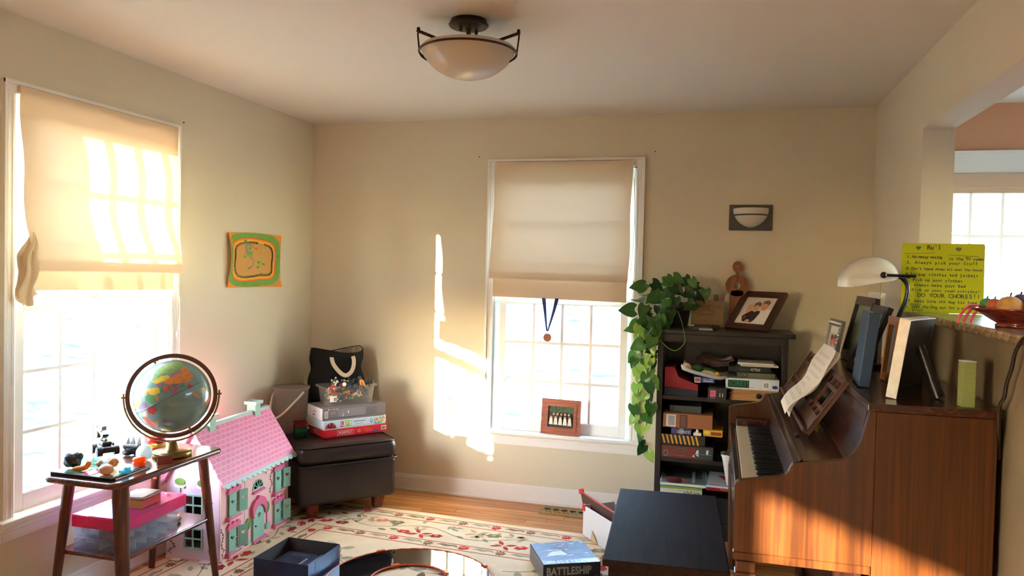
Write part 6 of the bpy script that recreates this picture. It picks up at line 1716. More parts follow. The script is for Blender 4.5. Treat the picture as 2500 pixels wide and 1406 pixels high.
# kitchen window shade and a small clip on its rail
ks = thing('roller_shade', 'pale rolled-up shade at the head of the kitchen window', 'window shade', (KW0, -.03, KZ1 - .03))
bb = MB(); bb.rbox(.002, KW1 - KW0 - .002, 0.0, .02, -.055, .03, .006, 2); bb.obj('cassette', mat('kit_shade', (196, 170, 148), .8), ks)
bb = MB(); bb.box(.01, KW1 - KW0 - .01, .005, .012, -.08, -.055); bb.obj('hem', MATS['kit_shade'], ks)

# things stored below the keyboard
us = thing('fabric_bag', 'dark teal fabric bag stored under the piano keyboard', 'bag', (2.98, -1.90, 0))
crumple((0, 0, .20), .20, (.55, .8, 1.0), 21, 24, .18).obj('body', mat('bag_teal', (30, 48, 52), .8, bump=.2, bscale=30), us)
bb = MB(); bb.tube(spline([(-.05, -.10, .34), (-.06, -.13, .42), (.0, -.14, .45), (.05, -.12, .40), (.05, -.10, .33)], 5), .007, 8); bb.obj('strap', mat('strap_grey', (120, 120, 120), .6), us)
o = crumple((0, 0, .105), .11, (.7, .8, 1.0), 33, 20, .2).obj('paper_bag', mat('bag_red', (150, 34, 38), .6), None, TR(2.94, -1.55, 0.0)); tag(o, 'red paper bag stored under the piano keyboard', 'bag')

# ------------------------------------------------------------------ bookcase
KF, KB = -0.335, -0.016
KL, KR, KT = 2.378, 3.072, 1.138
bc = thing('bookcase', 'black-brown wooden bookcase crammed with games beside the window', 'bookcase', (2.725, -.17, 0))
bci = Matrix.Translation((-2.725, .17, 0))
m_bc = wood('bookcase_black', (17, 12, 12), (31, 21, 19), 'z', 3, .4, .15, 14)
def bk_(bb, nm): return bb.obj(nm, m_bc, bc, bci)
for x0 in (KL, KR - .032):
    bb = MB(); bb.rbox(x0, x0 + .032, KF, KB, 0, KT, .002, 1); bk_(bb, 'side')
bb = MB(); bb.rbox(2.358, 3.106, KF - .022, KB + .004, KT, 1.165, .005, 2); bk_(bb, 'top')
bb = MB(); bb.box(KL + .032, KR - .032, KB - .008, KB, .05, KT); bk_(bb, 'back_panel')
for z in (.086, .418, .768):
    bb = MB(); bb.rbox(KL + .033, KR - .033, KF + .004, KB - .009, z - .0, z + .024, .002, 1); bk_(bb, 'shelf')
bb = MB(); bb.box(KL + .033, KR - .033, KF + .004, KF + .02, 0, .085); bk_(bb, 'plinth')
bb = MB(); bb.box(KL + .033, KR - .033, KF + .002, KF + .02, KT - .042, KT - .001); bk_(bb, 'top_rail')
S1, S2, S3 = .7925, .4425, .1105
# --- small helper: a printed carton whose front face is at y
def carton(name, label, x0, x1, y0, y1, z0, z1, m, cat='box', rz=0.0, prints=None, group=None, lidded=True):
    cx, cyy = (x0 + x1) / 2, (y0 + y1) / 2
    T = TR(cx, cyy, z0, rz=rz)
    o = thing(name, label, cat, T=T, group=group)
    a, c, h = (x1 - x0) / 2, (y1 - y0) / 2, z1 - z0
    if lidded:
        bb = MB(); bb.rbox(-a, a, -c, c, h * .14, h, .0015, 1); bod = bb.obj('lid', m, o)
        bb = MB(); bb.rbox(-a + .0015, a - .0015, -c + .0015, c - .0015, 0, h * .4, .001, 1); bb.obj('tray', m, o)
    else:
        bb = MB(); bb.rbox(-a, a, -c, c, 0, h, .0015, 1); bod = bb.obj('body', m, o)
    if prints:
        bb = MB(); mats = []; F = frame((-a, -c - .0004, 0), (1, 0, 0), (0, 0, 1))
        for q in prints:
            if q[0] == 'text':
                _, s_, fx, fz, size, wd, col = q; mats.append(mat('bk_%d_%d_%d' % col, col, .5)); bb.text(s_, frame((-a + fx * 2 * a, -c - .0006, fz * h), (1, 0, 0), (0, 0, 1)), size, len(mats) - 1, wd * 2 * a, z=.0012)
            elif q[0] == 'rtext':
                _, s_, fx, fz, size, wd, col = q; mats.append(mat('bk_%d_%d_%d' % col, col, .5)); bb.text(s_, frame((-a + fx * 2 * a, -c - .0006, fz * h), (-1, 0, 0), (0, 0, -1)), size, len(mats) - 1, wd * 2 * a, z=.0012)
            else:
                poly, col = q; mats.append(mat('bk_%d_%d_%d' % col, col, .5)); bb.flat([(p[0] * 2 * a, p[1] * h) for p in poly], len(mats) - 1, F, .0003 + .00008 * len(mats))
        bb.obj('print', mats, bod)
    return o
def bars(x0, x1, z0, z1, n, col, seed=1):
    rs = random.Random(seed); out = []
    for k in range(n):
        x = x0 + (x1 - x0) * k / n; out.append((rect(x, x + (x1 - x0) / n * rs.uniform(.3, .8), z0, z1), col))
    return out
# top compartment, right stack
carton('wooden_box', 'blond dovetailed wooden box with a black knob on the upper shelf', 2.782, 3.030, -.350, -.10, S1, S1 + .062, wood('blond_wood', (176, 126, 72), (212, 166, 106), 'x', 5, .5), 'box', .0, None, None, False)
bb = MB(); bb.lathe([(0, 0), (.008, 0), (.008, .006), (.014, .010), (.015, .016), (.010, .021), (0, .022)], n=18, T=frame((0, 0, 0), (1, 0, 0), (0, 0, 1)))
wb = [o for o in COL.objects if o.name == 'wooden_box'][0]
bb.obj('knob', m_black, wb, TR(.02, -.125, .030))
for s_ in (-1, 1):
    for k in range(4):
        bb = MB(); bb.box(s_ * .1235 - .0105, s_ * .1235 + .0008 + .0097 * (s_ < 0) - .0 , -.1262, -.1245, .004 + k * .0145, .011 + k * .0145); bb.obj('dovetail', mat('dovetail_tan', (150, 104, 58), .6), wb)
carton('board_game_box', 'white game box with green lettering on the wooden knob box', 2.752, 3.028, -.365, -.11, S1 + .0625, S1 + .122, mat('game_pale', (206, 212, 222), .35), 'board game', 0, [(rect(.04, .44, .16, .84), (16, 44, 34)), ('text', 'SORRY!', .24, .50, .045, .36, (28, 128, 74)), (rect(.70, .83, .2, .78), (236, 236, 236))] + bars(.715, .815, .26, .7, 10, (60, 64, 70)) + [(circle(.925, .34, .055, 16, .16), (30, 50, 120)), ('text', 'Hasbro', .925, .34, .011, .07, (226, 230, 240)), (rect(.47, .52, .22, .25), (120, 124, 130))])
carton('card_game_box', 'olive striped card game box under the black game box', 2.812, 3.008, -.335, -.16, S1 + .1225, S1 + .151, mat('game_olive', (86, 88, 58), .5), 'card game', 0, [(rect(.02, .26, .1, .9), (44, 46, 34)), ('text', 'LCR', .14, .5, .022, .18, (136, 138, 96))] + [([(.3 + k * .05, .05), (.325 + k * .05, .05), (.36 + k * .05, .95), (.335 + k * .05, .95)], (108, 108, 70)) for k in range(12)])
carton('card_game_box', 'flat black card game box lettered in white near the top of the stack', 2.765, 2.985, -.335, -.13, S1 + .1515, S1 + .184, mat('game_black2', (20, 22, 22), .35), 'card game', 0, [('text', 'EXPLODING', .38, .5, .016, .24, (70, 84, 78)), ('text', 'KITTENS', .64, .5, .022, .22, (214, 216, 210))])
for k, (x0, x1, z, rz_, lab) in enumerate(((2.825, 3.020, S1 + .1845, .06, 'pale paper pad lying on the black card game box'), (2.815, 3.005, S1 + .1955, -.04, 'pale paper pad topmost on the upper shelf stack'))):
    carton('paper_pad', lab, x0, x1, -.33, -.16, z, z + .010, mat('pad_%d' % k, (196, 192, 182), .8), 'paper', rz_, None, 'paper pads on the games', False)
# middle lower: black box with pink emblem
carton('board_game_box', 'black game box with a pink square emblem jutting from the upper shelf', 2.690, 2.880, -.415, -.20, S1 - .0, S1 + .0, m_black) if False else None
carton('game_tin', 'black tin with a pink square emblem at the front of the upper shelf', 2.664, 2.762, -.420, -.20, S1 + .0005, S1 + .068, mat('tin_black', (26, 22, 22), .4), 'tin', -.05, [(rect(.12, .42, .30, .82), (206, 92, 122)), ('text', 'EK', .27, .56, .028, .22, (150, 40, 74)), ('text', '11', .72, .45, .030, .18, (216, 214, 206)), (rect(.14, .40, .16, .24), (100, 90, 92))])
# red and navy case
rc = thing('zip_case', 'red and navy fabric case at the end of the upper shelf by the plant', 'case', (2.505, -.20, S1))
bb = MB(); bb.prism([(-.085, .0), (.098, .0), (.098, .030), (-.085, .046)], -.13, .12, T=frame((0, 0, 0), (1, 0, 0), (0, 0, 1)) ); bb.obj('navy_base', mat('case_navy', (22, 28, 48), .7), rc)
bb = MB(); bb.prism([(-.085, .047), (.098, .031), (.097, .066), (.010, .096), (-.010, .105), (-.030, .156), (-.080, .156), (-.085, .15)], -.128, .118, T=frame((0, 0, 0), (1, 0, 0), (0, 0, 1))); bb.obj('red_panel', mat('case_red', (136, 24, 34), .75, bump=.1, bscale=60), rc)
# shallow white tray of odds and ends above the case
tr_ = thing('craft_tray', 'shallow white tray of craft odds and ends tilted on the upper shelf', 'tray', T=TR(2.620, -.285, S1 + .123, ry=.20, rz=-.04))
bb = MB(); bb.grid(lambda u, v: (-.115 + .25 * u, -.10 + .19 * v, .020 * (abs(2 * u - 1) ** 5) + .022 * (abs(2 * v - 1) ** 5)), 20, 14); bb.grid(lambda u, v: (-.115 + .25 * u, -.10 + .19 * v, -.003 + .020 * (abs(2 * u - 1) ** 5) + .022 * (abs(2 * v - 1) ** 5)), 20, 14, flip=True); bb.obj('tray_body', mat('tray_white', (212, 212, 210), .5), tr_)
odds = [((-.085, -.05, .024), (1.1, 1, 1), .024, (216, 180, 164), 'crumpled pink paper ball in the craft tray'), ((-.030, -.02, .026), (1.5, 1, .9), .022, (40, 110, 60), 'green cloth scrap in the craft tray'), ((.045, -.05, .020), (2.3, 1, .8), .021, (206, 200, 180), 'cream wool tuft in the craft tray'), ((.040, .0, .030), (2.2, .8, .5), .022, (70, 120, 50), 'long green felt leaf in the craft tray'), ((.085, -.05, .026), (1, 1, 1), .015, (206, 170, 40), 'yellow pompom in the craft tray'), ((-.045, -.07, .014), (1.6, .6, .6), .011, (220, 222, 222), 'small white bottle in the craft tray'), ((.0, -.075, .010), (1.8, .6, .5), .010, (206, 226, 226), 'crinkled clear wrapper in the craft tray')]
for k, (c, sc_, r, col, lab) in enumerate(odds):
    o = crumple((0, 0, 0), r, sc_, 60 + k, 14, .16).obj('craft_scrap', mat('scrap_%d' % k, col, .8), None, tr_.matrix_world @ TR(*c)); tag(o, lab, 'craft scrap', 'odds and ends in the craft tray')
for k in range(6):
    x0 = 2.60 + .008 * k
    bb = MB(); bb.grid(lambda u, v: (x0 + .165 * u - .02 * (k % 2), -.26 + .17 * v + .004 * k, S1 + .172 + .0075 * k + .018 * (1 - u) ** 2 - .008 * math.sin(u * PI) + .004 * math.sin(u * 9 + k)), 16, 4)
    o = bb.obj('loose_paper', mat('loose_%d' % (k % 3), ((196, 186, 180), (176, 132, 136), (206, 202, 196))[k % 3], .8)); tag(o, ('curled white paper lowest in the loose heap on the upper shelf', 'curled pink paper low in the loose heap on the upper shelf', 'curled white paper third in the loose heap on the upper shelf', 'curled grey paper fourth in the loose heap on the upper shelf', 'curled pink paper next to the top of the loose heap', 'curled white paper topmost in the loose heap on the upper shelf')[k], 'paper', 'loose papers on the upper shelf')
carton('card_game_box', 'small blue and white card box under the craft tray', 2.580, 2.690, -.345, -.22, S1 + .083, S1 + .112, mat('cg_blue', (34, 52, 110), .4), 'card game', .06, [(rect(.0, .3, .0, 1), (200, 196, 200)), (rect(.03, .27, .15, .85), (170, 70, 76)), ('text', '101', .52, .66, .018, .22, (220, 224, 232)), (rect(.68, .9, .55, .78), (150, 160, 186)), (rect(.42, .92, .2, .4), (190, 200, 220))])
# middle compartment
carton('board_game_box', 'dark red camping game box at the bottom of the middle shelf', KL + .038, 2.700, -.350, -.06, S2, S2 + .078, mat('game_camp', (38, 26, 26), .4), 'board game', -.02, [(rect(.02, .66, .1, .9), (112, 36, 30)), (rect(.66, .98, .1, .9), (44, 52, 50)), ('text', 'CAMP', .30, .62, .050, .40, (72, 78, 58)), (circle(.09, .35, .05, 14, .24), (120, 112, 80)), (circle(.09, .35, .035, 12, .17), (60, 70, 52)), (rect(.16, .46, .24, .27), (150, 90, 80)), ([(.66, .4), (.72, .25), (.72, .75), (.68, .7)], (210, 206, 200)), ([(.60, .25), (.65, .2), (.63, .4)], (206, 200, 190)), ([(.86, .5), (.90, .45), (.91, .75), (.87, .78)], (200, 200, 196)), (rect(.64, .97, .42, .46), (70, 120, 130))])
carton('card_game_box', 'black and yellow hazard-striped game box on the camping game', KL + .036, 2.655, -.345, -.10, S2 + .0785, S2 + .134, mat('game_hazard', (22, 20, 18), .4), 'board game', -.03, [([(k * .095 + .01, .95), (k * .095 + .05, .95), (k * .095 + .105, .05), (k * .095 + .065, .05)], (206, 150, 50)) for k in range(9)])
carton('card_game_box', 'small navy dominoes box on the striped box', 2.462, 2.575, -.345, -.20, S2 + .1345, S2 + .172, mat('game_dom', (38, 38, 84), .4), 'game', .02, [(rect(.02, .24, .1, .9), (70, 60, 120)), ('text', 'DOMINOES', .62, .42, .026, .66, (210, 212, 226)), (rect(.40, .60, .05, .95), (120, 122, 126))])
carton('card_game_box', 'yellow and red card box beside the dominoes', 2.640, 2.745, -.335, -.20, S2 + .1345, S2 + .172, mat('game_yel', (206, 160, 40), .5), 'game', -.03, [(rect(.4, .95, .2, .7), (140, 60, 30)), (circle(.2, .6, .15, 12, .3), (226, 190, 70))])
bb = MB(); bb.tube(spline([(0, 0, 0), (.010, 0, .010), (.012, 0, .022), (.006, 0, .030)], 5), [.004, .006, .008, .010, .012, .013, .013, .012, .011, .010, .009, .008, .006, .004, .003, .002], 8); bb.rbox(-.01, .035, -.02, .02, -.002, .012, .004, 2)
o = bb.obj('plastic_scoop', m_paperw, None, TR(2.595, -.325, S2 + .1370)); tag(o, 'white plastic scoop between the dominoes and the yellow box', 'scoop')
carton('cardboard_box', 'plain brown cardboard shipping box with labels on the middle shelf', KL + .042, 2.690, -.345, -.06, S2 + .1725, S2 + .252, mat('cardboard', (146, 92, 56), .8), 'box', -.01, [(rect(.06, .26, .06, .92), (196, 196, 192))] + [(rect(.11, .24, .18 + k * .085, .22 + k * .085), (70, 74, 76)) for k in range(8)] + [(rect(.34, .49, .06, .94), (66, 26, 26)), (rect(.355, .475, .12, .88), (104, 66, 46))], None, False)
carton('flat_box', 'dim grey-green box lying on the brown cardboard box', 2.452, 2.625, -.30, -.08, S2 + .2525, S2 + .290, mat('flat_dim', (66, 74, 70), .6), 'box', 0, [(rect(.05, .12, .1, .9), (40, 44, 42))], None, False)
# bottom compartment: stacked boxes and picture books
carton('storage_carton', 'plain dark storage carton at the bottom of the bookcase', KL + .04, KR - .05, -.36, -.03, S3, S3 + .135, mat('carton_dark', (34, 30, 30), .8), 'box', 0, None, None, False)
carton('paper_kit_box', 'white and green paper craft box lying upside down on the lowest shelf', KL + .036, 2.640, -.405, -.14, S3 + .1355, S3 + .190, mat('kit_white', (206, 208, 204), .5), 'box', .03, [(rect(0, 1, .78, 1), (130, 180, 50)), ('rtext', 'easy paper', .74, .34, .036, .42, (44, 44, 44)), (rect(.42, .68, .60, .64), (140, 142, 138)), (circle(.73, .62, .025, 10, .11), (226, 160, 50))])
def picbook(name, label, x0, x1, y0, y1, z0, th, mc, rz, prints, cat='book', grp=None):
    o = thing(name, label, cat, T=TR((x0 + x1) / 2, (y0 + y1) / 2, z0, rz=rz), group=grp); a, c = (x1 - x0) / 2, (y1 - y0) / 2
    bb = MB(); bb.box(-a, a, -c, c, 0, .002); bb.box(-a, a, -c, c, th - .002, th); bb.box(-a, a, c - .002, c, .002, th - .002); cv = bb.obj('cover', mc, o)
    bb = MB(); bb.box(-a + .003, a - .003, -c + .002, c - .002, .002, th - .002); bb.obj('pages', m_paperw, o)
    bb = MB(); mats = []
    for poly, col in prints: mats.append(mat('pb_%d_%d_%d' % col, col, .4)); bb.flat([(-a + p[0] * 2 * a, -c + p[1] * 2 * c) for p in poly], len(mats) - 1, None, th + .0002 + .0001 * len(mats))
    if mats: bb.obj('cover_art', mats, cv)
    return o
zb_ = S3 + .1905
picbook('picture_book', 'dark slim book directly on the paper craft box', KL + .036, 2.66, -.40, -.16, zb_, .012, mat('pbk', (26, 30, 30), .5), -.02, [])
rbk = picbook('picture_book', 'red-spined book lettered in yellow on the lowest shelf', 2.665, 2.90, -.42, -.18, zb_, .022, mat('pred', (190, 28, 30), .4), 0, [])
bb = MB(); bb.text('- Rain', frame((-.03, -.1206, .011), (1, 0, 0), (0, 0, 1)), .016, 0, .06, z=.0008); bb.obj('lettering', mat('ink_lemon', (230, 190, 60), .5), rbk)
bb = MB(); bb.box(-.1175, .1175, -.1204, -.118, .0, .022); bb.obj('spine', MATS['pred'], rbk)
picbook('picture_book', 'pale blue picture book with a painted cover on the lowest shelf', KL + .036, 2.665, -.435, -.13, zb_ + .0125, .014, mat('ppale', (176, 200, 206), .4), .02, [(rect(.02, .98, .02, .98), (110, 128, 124)), (rect(.1, .9, .4, .95), (40, 52, 52)), ([(.1, .1), (.5, .06), (.6, .3), (.3, .45), (.12, .3)], (150, 120, 112)), (rect(.68, .75, .1, .9), (190, 204, 206)), ([(.3, .3), (.45, .28), (.42, .44)], (140, 50, 60))])
picbook('picture_book', 'white picture book with red and blue shapes on the lowest shelf', 2.668, 2.93, -.450, -.16, zb_ + .0225, .016, mat('pblue', (40, 110, 180), .4), -.05, [(rect(.02, .98, .02, .98), (206, 206, 206)), ([(.2, .7), (.55, .75), (.4, .35)], (180, 30, 40)), (rect(.3, .6, .85, .95), (30, 30, 34)), ([(.62, .3), (.95, .2), (.95, .7), (.8, .75)], (120, 126, 130)), (circle(.42, .2, .06, 10, .05), (190, 40, 46))])
o = crumple((0, 0, .014), .030, (1.5, .7, .45), 71, 14, .2).obj('maroon_cloth', mat('cloth_maroon', (92, 28, 34), .9), None, TR(2.487, -.452 + .02, zb_ + .030)); tag(o, 'folded maroon cloth draped on the pale picture book', 'cloth')
# white bin with bits at the right front, on the white picture book
wb_ = thing('plastic_bin', 'white plastic bin tucked between the bookcase and the piano', 'bin', (2.805, -.415, zb_ + .039))
bb = MB()
def brg(z, a, c, r): return [(p[0], p[1], z) for p in rrect(-a, a, -c, c, r, 5)]
rings = [brg(0.001, .028, .028, .020), brg(.004, .036, .034, .024), brg(.06, .046, .040, .024), brg(.150, .062, .045, .022), brg(.168, .070, .047, .022)]
n_ = len(rings[0]); vs = [p for r_ in rings for p in r_]
bb.add(vs, [(k * n_ + i, k * n_ + (i + 1) % n_, (k + 1) * n_ + (i + 1) % n_, (k + 1) * n_ + i) for k in range(4) for i in range(n_)], 0, True); bb.add(rings[0], [tuple(range(n_ - 1, -1, -1))])
vi = [(p[0] * .95, p[1] * .94, p[2] + .002) for p in vs]
bb.add(vi, [(k * n_ + i, (k + 1) * n_ + i, (k + 1) * n_ + (i + 1) % n_, k * n_ + (i + 1) % n_) for k in range(4) for i in range(n_)], 0, True); bb.obj('tub', mat('bin_white', (214, 214, 212), .35), wb_)
o = figure((0, 0, 0), 501, None, None, 1.1).obj('toy_figure', [mat('toy_coral', (206, 92, 74), .5), mat('toy_cream', (226, 214, 200), .5)], None, TR(2.805, -.425, zb_ + .160)); tag(o, 'coral toy figure poking out of the white plastic bin', 'toy')
o = crumple((0, 0, 0), .030, (1, .8, 1.2), 502, 16, .2).obj('dark_bundle', mat('bundle_dark', (40, 44, 40), .6), None, TR(2.780, -.405, zb_ + .185)); tag(o, 'dark tangled bundle on top of the white plastic bin', 'bundle')

# ------------------------------------------------------------------ on top of the bookcase
BTZ = 1.1655
# potted pothos
pt = thing('potted_pothos', 'trailing pothos plant in a dark pot spilling down the bookcase', 'plant', (2.470, -.165, BTZ))
pti = Matrix.Translation((-2.470, .165, -BTZ))
bb = MB(); bb.lathe([(0, .001), (.056, .001), (.060, .006), (.076, .110), (.082, .112), (.082, .128), (.074, .128), (.070, .10), (0, .10)], n=36); pot = bb.obj('pot', mat('pot_dark', (38, 34, 34), .45), pt)
bb = MB(); bb.lathe([(0, .104), (.071, .101)], n=24); bb.obj('soil', mat('soil', (40, 28, 20), .95, bump=.5, bscale=120), pt)
def leafmesh(seed):
    rs = random.Random(seed); bb = MB(); L = 1.0
    out = [(0, .0), (.16, -.10), (.36, -.02), (.44, .22), (.38, .48), (.22, .76), (.0, 1.02)]
    def f(u, v):
        # u across -1..1, v along 0..1
        y_ = v; 
        hw = .46 * math.sin(PI * min(1, (v * .92 + .08) ** .62)) * (1.0 if v < .9 else 1)
        x = (2 * u - 1) * hw; yy = y_ - .16 * (abs(2 * u - 1) ** 1.5) * (1 - v) ** 2 * 1.2
        return (x, yy, .16 * (abs(2 * u - 1)) ** 1.6 * .5 - .22 * v * v + .03 * math.sin(v * 7 + seed))
    bb.grid(f, 8, 8)
    bb.tube([(0, -.26, -.12), (0, -.14, -.03), (0, .0, .004), (0, .5, -.05)], [.016, .014, .012, .006], 4, 1)
    me_o = bb.obj('leaf', [lf_m, st_m]); me = me_o.data; bpy.data.objects.remove(me_o)
    return me
def leafmat(name, c, c2):
    m, t, b_ = _new(name); b_.inputs['Roughness'].default_value = .32; b_.inputs['Specular IOR Level'].default_value = .5
    oi = t.nodes.new('ShaderNodeObjectInfo'); rp_ = t.nodes.new('ShaderNodeValToRGB'); rp_.color_ramp.elements[0].color = lin(c); rp_.color_ramp.elements[1].color = lin(c2)
    t.links.new(oi.outputs['Random'], rp_.inputs[0]); t.links.new(rp_.outputs[0], b_.inputs['Base Color'])
    tl = t.nodes.new('ShaderNodeBsdfTranslucent'); t.links.new(rp_.outputs[0], tl.inputs[0])
    mx = t.nodes.new('ShaderNodeMixShader'); mx.inputs[0].default_value = .35
    t.links.new(b_.outputs[0], mx.inputs[1]); t.links.new(tl.outputs[0], mx.inputs[2]); t.links.new(mx.outputs[0], t.nodes['Material Output'].inputs[0])
    return m
lf_m = leafmat('pothos_leaf', (24, 56, 24), (78, 126, 46)); st_m = mat('pothos_stem', (96, 128, 60), .6)
lfs = [leafmesh(i) for i in range(4)]
lf_y = leafmat('pothos_leaf_pale', (120, 160, 60), (176, 196, 84))
rl = random.Random(19); nleaf = 0
def put_leaf(pos, facing, size, droop, pale=False, wild=.6):
    global nleaf
    me = lfs[rl.randrange(4)]
    if pale:
        me = me.copy(); me.materials[0] = lf_y
    o = bpy.data.objects.new('leaf', me); COL.objects.link(o); o.parent = pt
    n = Vector(facing).normalized()
    dn = Vector((rl.uniform(-wild, wild), rl.uniform(-.5, .1), -1.0 + droop)).normalized()
    Tm = frame(pos, dn.cross(n), dn)
    o.matrix_local = pti @ Tm @ Matrix.Scale(size, 4)
    nleaf += 1
# bushy crown, leaves set by where they show
crown = [(1560, 720), (1556, 745), (1575, 712), (1590, 705), (1600, 735), (1575, 760), (1565, 790), (1590, 775), (1612, 760), (1615, 725), (1640, 712), (1630, 690), (1655, 705), (1668, 690), (1672, 725), (1650, 740), (1690, 695), (1706, 712), (1700, 735), (1680, 750), (1725, 720), (1600, 800), (1580, 820), (1562, 815), (1625, 790), (1610, 830), (1590, 845), (1640, 770), (1660, 760), (1570, 850), (1600, 865), (1620, 700), (1645, 690), (1585, 740), (1660, 775), (1630, 745), (1548, 770), (1553, 800), (1700, 755), (1572, 735), (1603, 715), (1648, 728), (1678, 705), (1592, 790), (1617, 775), (1580, 800), (1636, 725)]
for (px, py) in crown:
    yy = rl.uniform(-.33, -.10) if px > 1600 else rl.uniform(-.36, -.14)
    p = hy(px + rl.uniform(-4, 4), py - 14, yy)
    if p.z < BTZ + .05 and p.x > 2.352: yy = -.372; p = hy(px, py - 14, yy)
    put_leaf(p, (rl.uniform(-.7, .3), -1, rl.uniform(.1, .9)), rl.uniform(.062, .094), rl.uniform(0, 1.1), False, 1.3)
# trailing vines: pixel paths down the side of the case
vines = [[(1620, 765), (1590, 800), (1568, 860), (1560, 930), (1556, 1000), (1562, 1060), (1575, 1100)], [(1630, 760), (1600, 790), (1585, 850), (1580, 900), (1582, 970), (1578, 1040)], [(1640, 770), (1605, 820), (1592, 870), (1590, 930), (1588, 990)], [(1655, 760), (1668, 800), (1672, 835), (1652, 855), (1632, 850), (1612, 830)], [(1620, 765), (1572, 790), (1553, 850), (1548, 900)]]
for k, P in enumerate(vines):
    yv = (-.31, -.37, -.34, -.368, -.30)[k]
    pts = [Vector((2.45, -.17, BTZ + .13))] + [hy(px, py, -.25 if i == 0 else yv) for i, (px, py) in enumerate(P)]
    sp_ = spline(pts, 6)
    bb = MB(); bb.tube(sp_, .0026, 6); bb.obj('vine', st_m, pt, pti)
    if k == 3: continue
    for i in range(7, len(sp_), 2):
        p = sp_[i] + Vector((rl.uniform(-.022, .022), rl.uniform(-.02, .005), rl.uniform(-.01, .015)))
        put_leaf(p, (rl.uniform(-.8, .5), -1, rl.uniform(-.1, .5)), rl.uniform(.058, .080), rl.uniform(0, .35), i > len(sp_) * .45 and rl.random() < .6)
# ceramic plaque
qL, qR = hy(1687, 790, -.16), hy(1766, 792, -.16)
pq = thing('clay_plaque', 'tan clay plaque with a raised footprint on a small easel', 'plaque', T=frame((qL.x, -.175, BTZ + .022), (1, 0, 0), (0, .18, 1)))
wq, hq = qR.x - qL.x, hy(1687, 732, -.16).z - BTZ - .02
m_clay = mat('clay', (138, 110, 76), .7, var=.15, vscale=25)
bb = MB(); bb.rbox(0, wq, 0, hq, -.012, 0, .003, 2); bb.obj('slab', m_clay, pq)
bb = MB(); bb.prism(rect(wq * .13, wq * .87, hq * .16, hq * .86), 0, .007, [rect(wq * .19, wq * .81, hq * .23, hq * .79)]); bb.obj('border', m_clay, pq)
bb = MB(); bb.ball((wq * .36, hq * .5, 0), .019, 14, sc=(1, .8, .35)); bb.ball((wq * .48, hq * .52, 0), .022, 14, sc=(1.1, .75, .4)); bb.ball((wq * .62, hq * .5, 0), .017, 14, sc=(1, .9, .35)); bb.ball((wq * .52, hq * .62, 0), .009, 10, sc=(1, 1, .4)); bb.obj('footprint', m_clay, pq)
for x in (.2, .78):
    bb = MB(); bb.tube([(wq * x, hq * .98, .002), (wq * x + .001, hq + .018, -.004), (wq * x, hq * .98, -.012)], .0012, 5); bb.obj('hanger', m_bronze, pq)
ez = thing('small_easel', 'small dark easel holding the clay plaque', 'easel', (0, 0, 0))
bb = MB(); bb.rbox(qL.x + .02, qR.x - .02, -.215, -.165, BTZ, BTZ + .020, .003, 1); eb = bb.obj('base', m_bronze, ez)
bb = MB(); bb.tube([((qL.x + qR.x) / 2, -.168, BTZ + .01), ((qL.x + qR.x) / 2, -.118, BTZ + .10)], .006, 6); bb.obj('prop', m_bronze, ez)
o = MB(); o.rbox(0, .018, -.006, .006, 0, .05, .002, 1); o = o.obj('incense_box', mat('inc', (130, 120, 96), .6), None, TR(hy(1742, 730, -.10).x, -.075, BTZ + .0)); o.scale = (1.6, 2, 3.9); tag(o, 'narrow tan carton standing behind the clay plaque', 'box')
carton('card_stack', 'small stack of pale cards at the front of the bookcase top', 2.600, 2.672, -.345, -.300, BTZ, BTZ + .010, mat('cards', (176, 172, 162), .7), 'cards', .12, None, None, False)
carton('remote_control', 'slim black remote lying behind the pale cards', 2.560, 2.662, -.285, -.245, BTZ, BTZ + .016, m_black, 'remote', -.06, [(rect(.1, .3, .3, .7), (60, 60, 62)), (rect(.4, .9, .4, .6), (70, 70, 72))], None, False)
# carved wooden figure
sc_ = thing('wood_sculpture', 'carved reddish wooden figure with round pierced head and body', 'sculpture', (2.803, -.046, BTZ))
m_carv = wood('carved_wood', (112, 60, 34), (150, 84, 50), 'z', 6, .45)
SF = frame((0, 0, 0), (1, 0, 0), (0, 0, 1))
zz = lambda z: z - BTZ
bb = MB()
bb.prism([(-.050, 0), (.050, 0), (.044, .05), (.040, .12), (.044, .19), (.03, .22), (-.03, .22), (-.044, .19), (-.040, .12), (-.044, .05)], -.018, .018, T=SF); bb.obj('trunk', m_carv, sc_)
bb = MB(); bb.prism(circle(0, zz(1.415), .066, 32, .064), -.018, .018, [circle(0, zz(1.415), .019, 18)], T=SF); bb.obj('body_disc', m_carv, sc_)
bb = MB(); bb.prism([(-.012, zz(1.47)), (.012, zz(1.47)), (.009, zz(1.50)), (-.009, zz(1.50))], -.013, .013, T=SF); bb.obj('neck', m_carv, sc_)
bb = MB(); bb.prism(circle(0, zz(1.524), .028, 26, .033), -.014, .014, [circle(0, zz(1.527), .008, 14)], T=SF); bb.obj('head', m_carv, sc_)
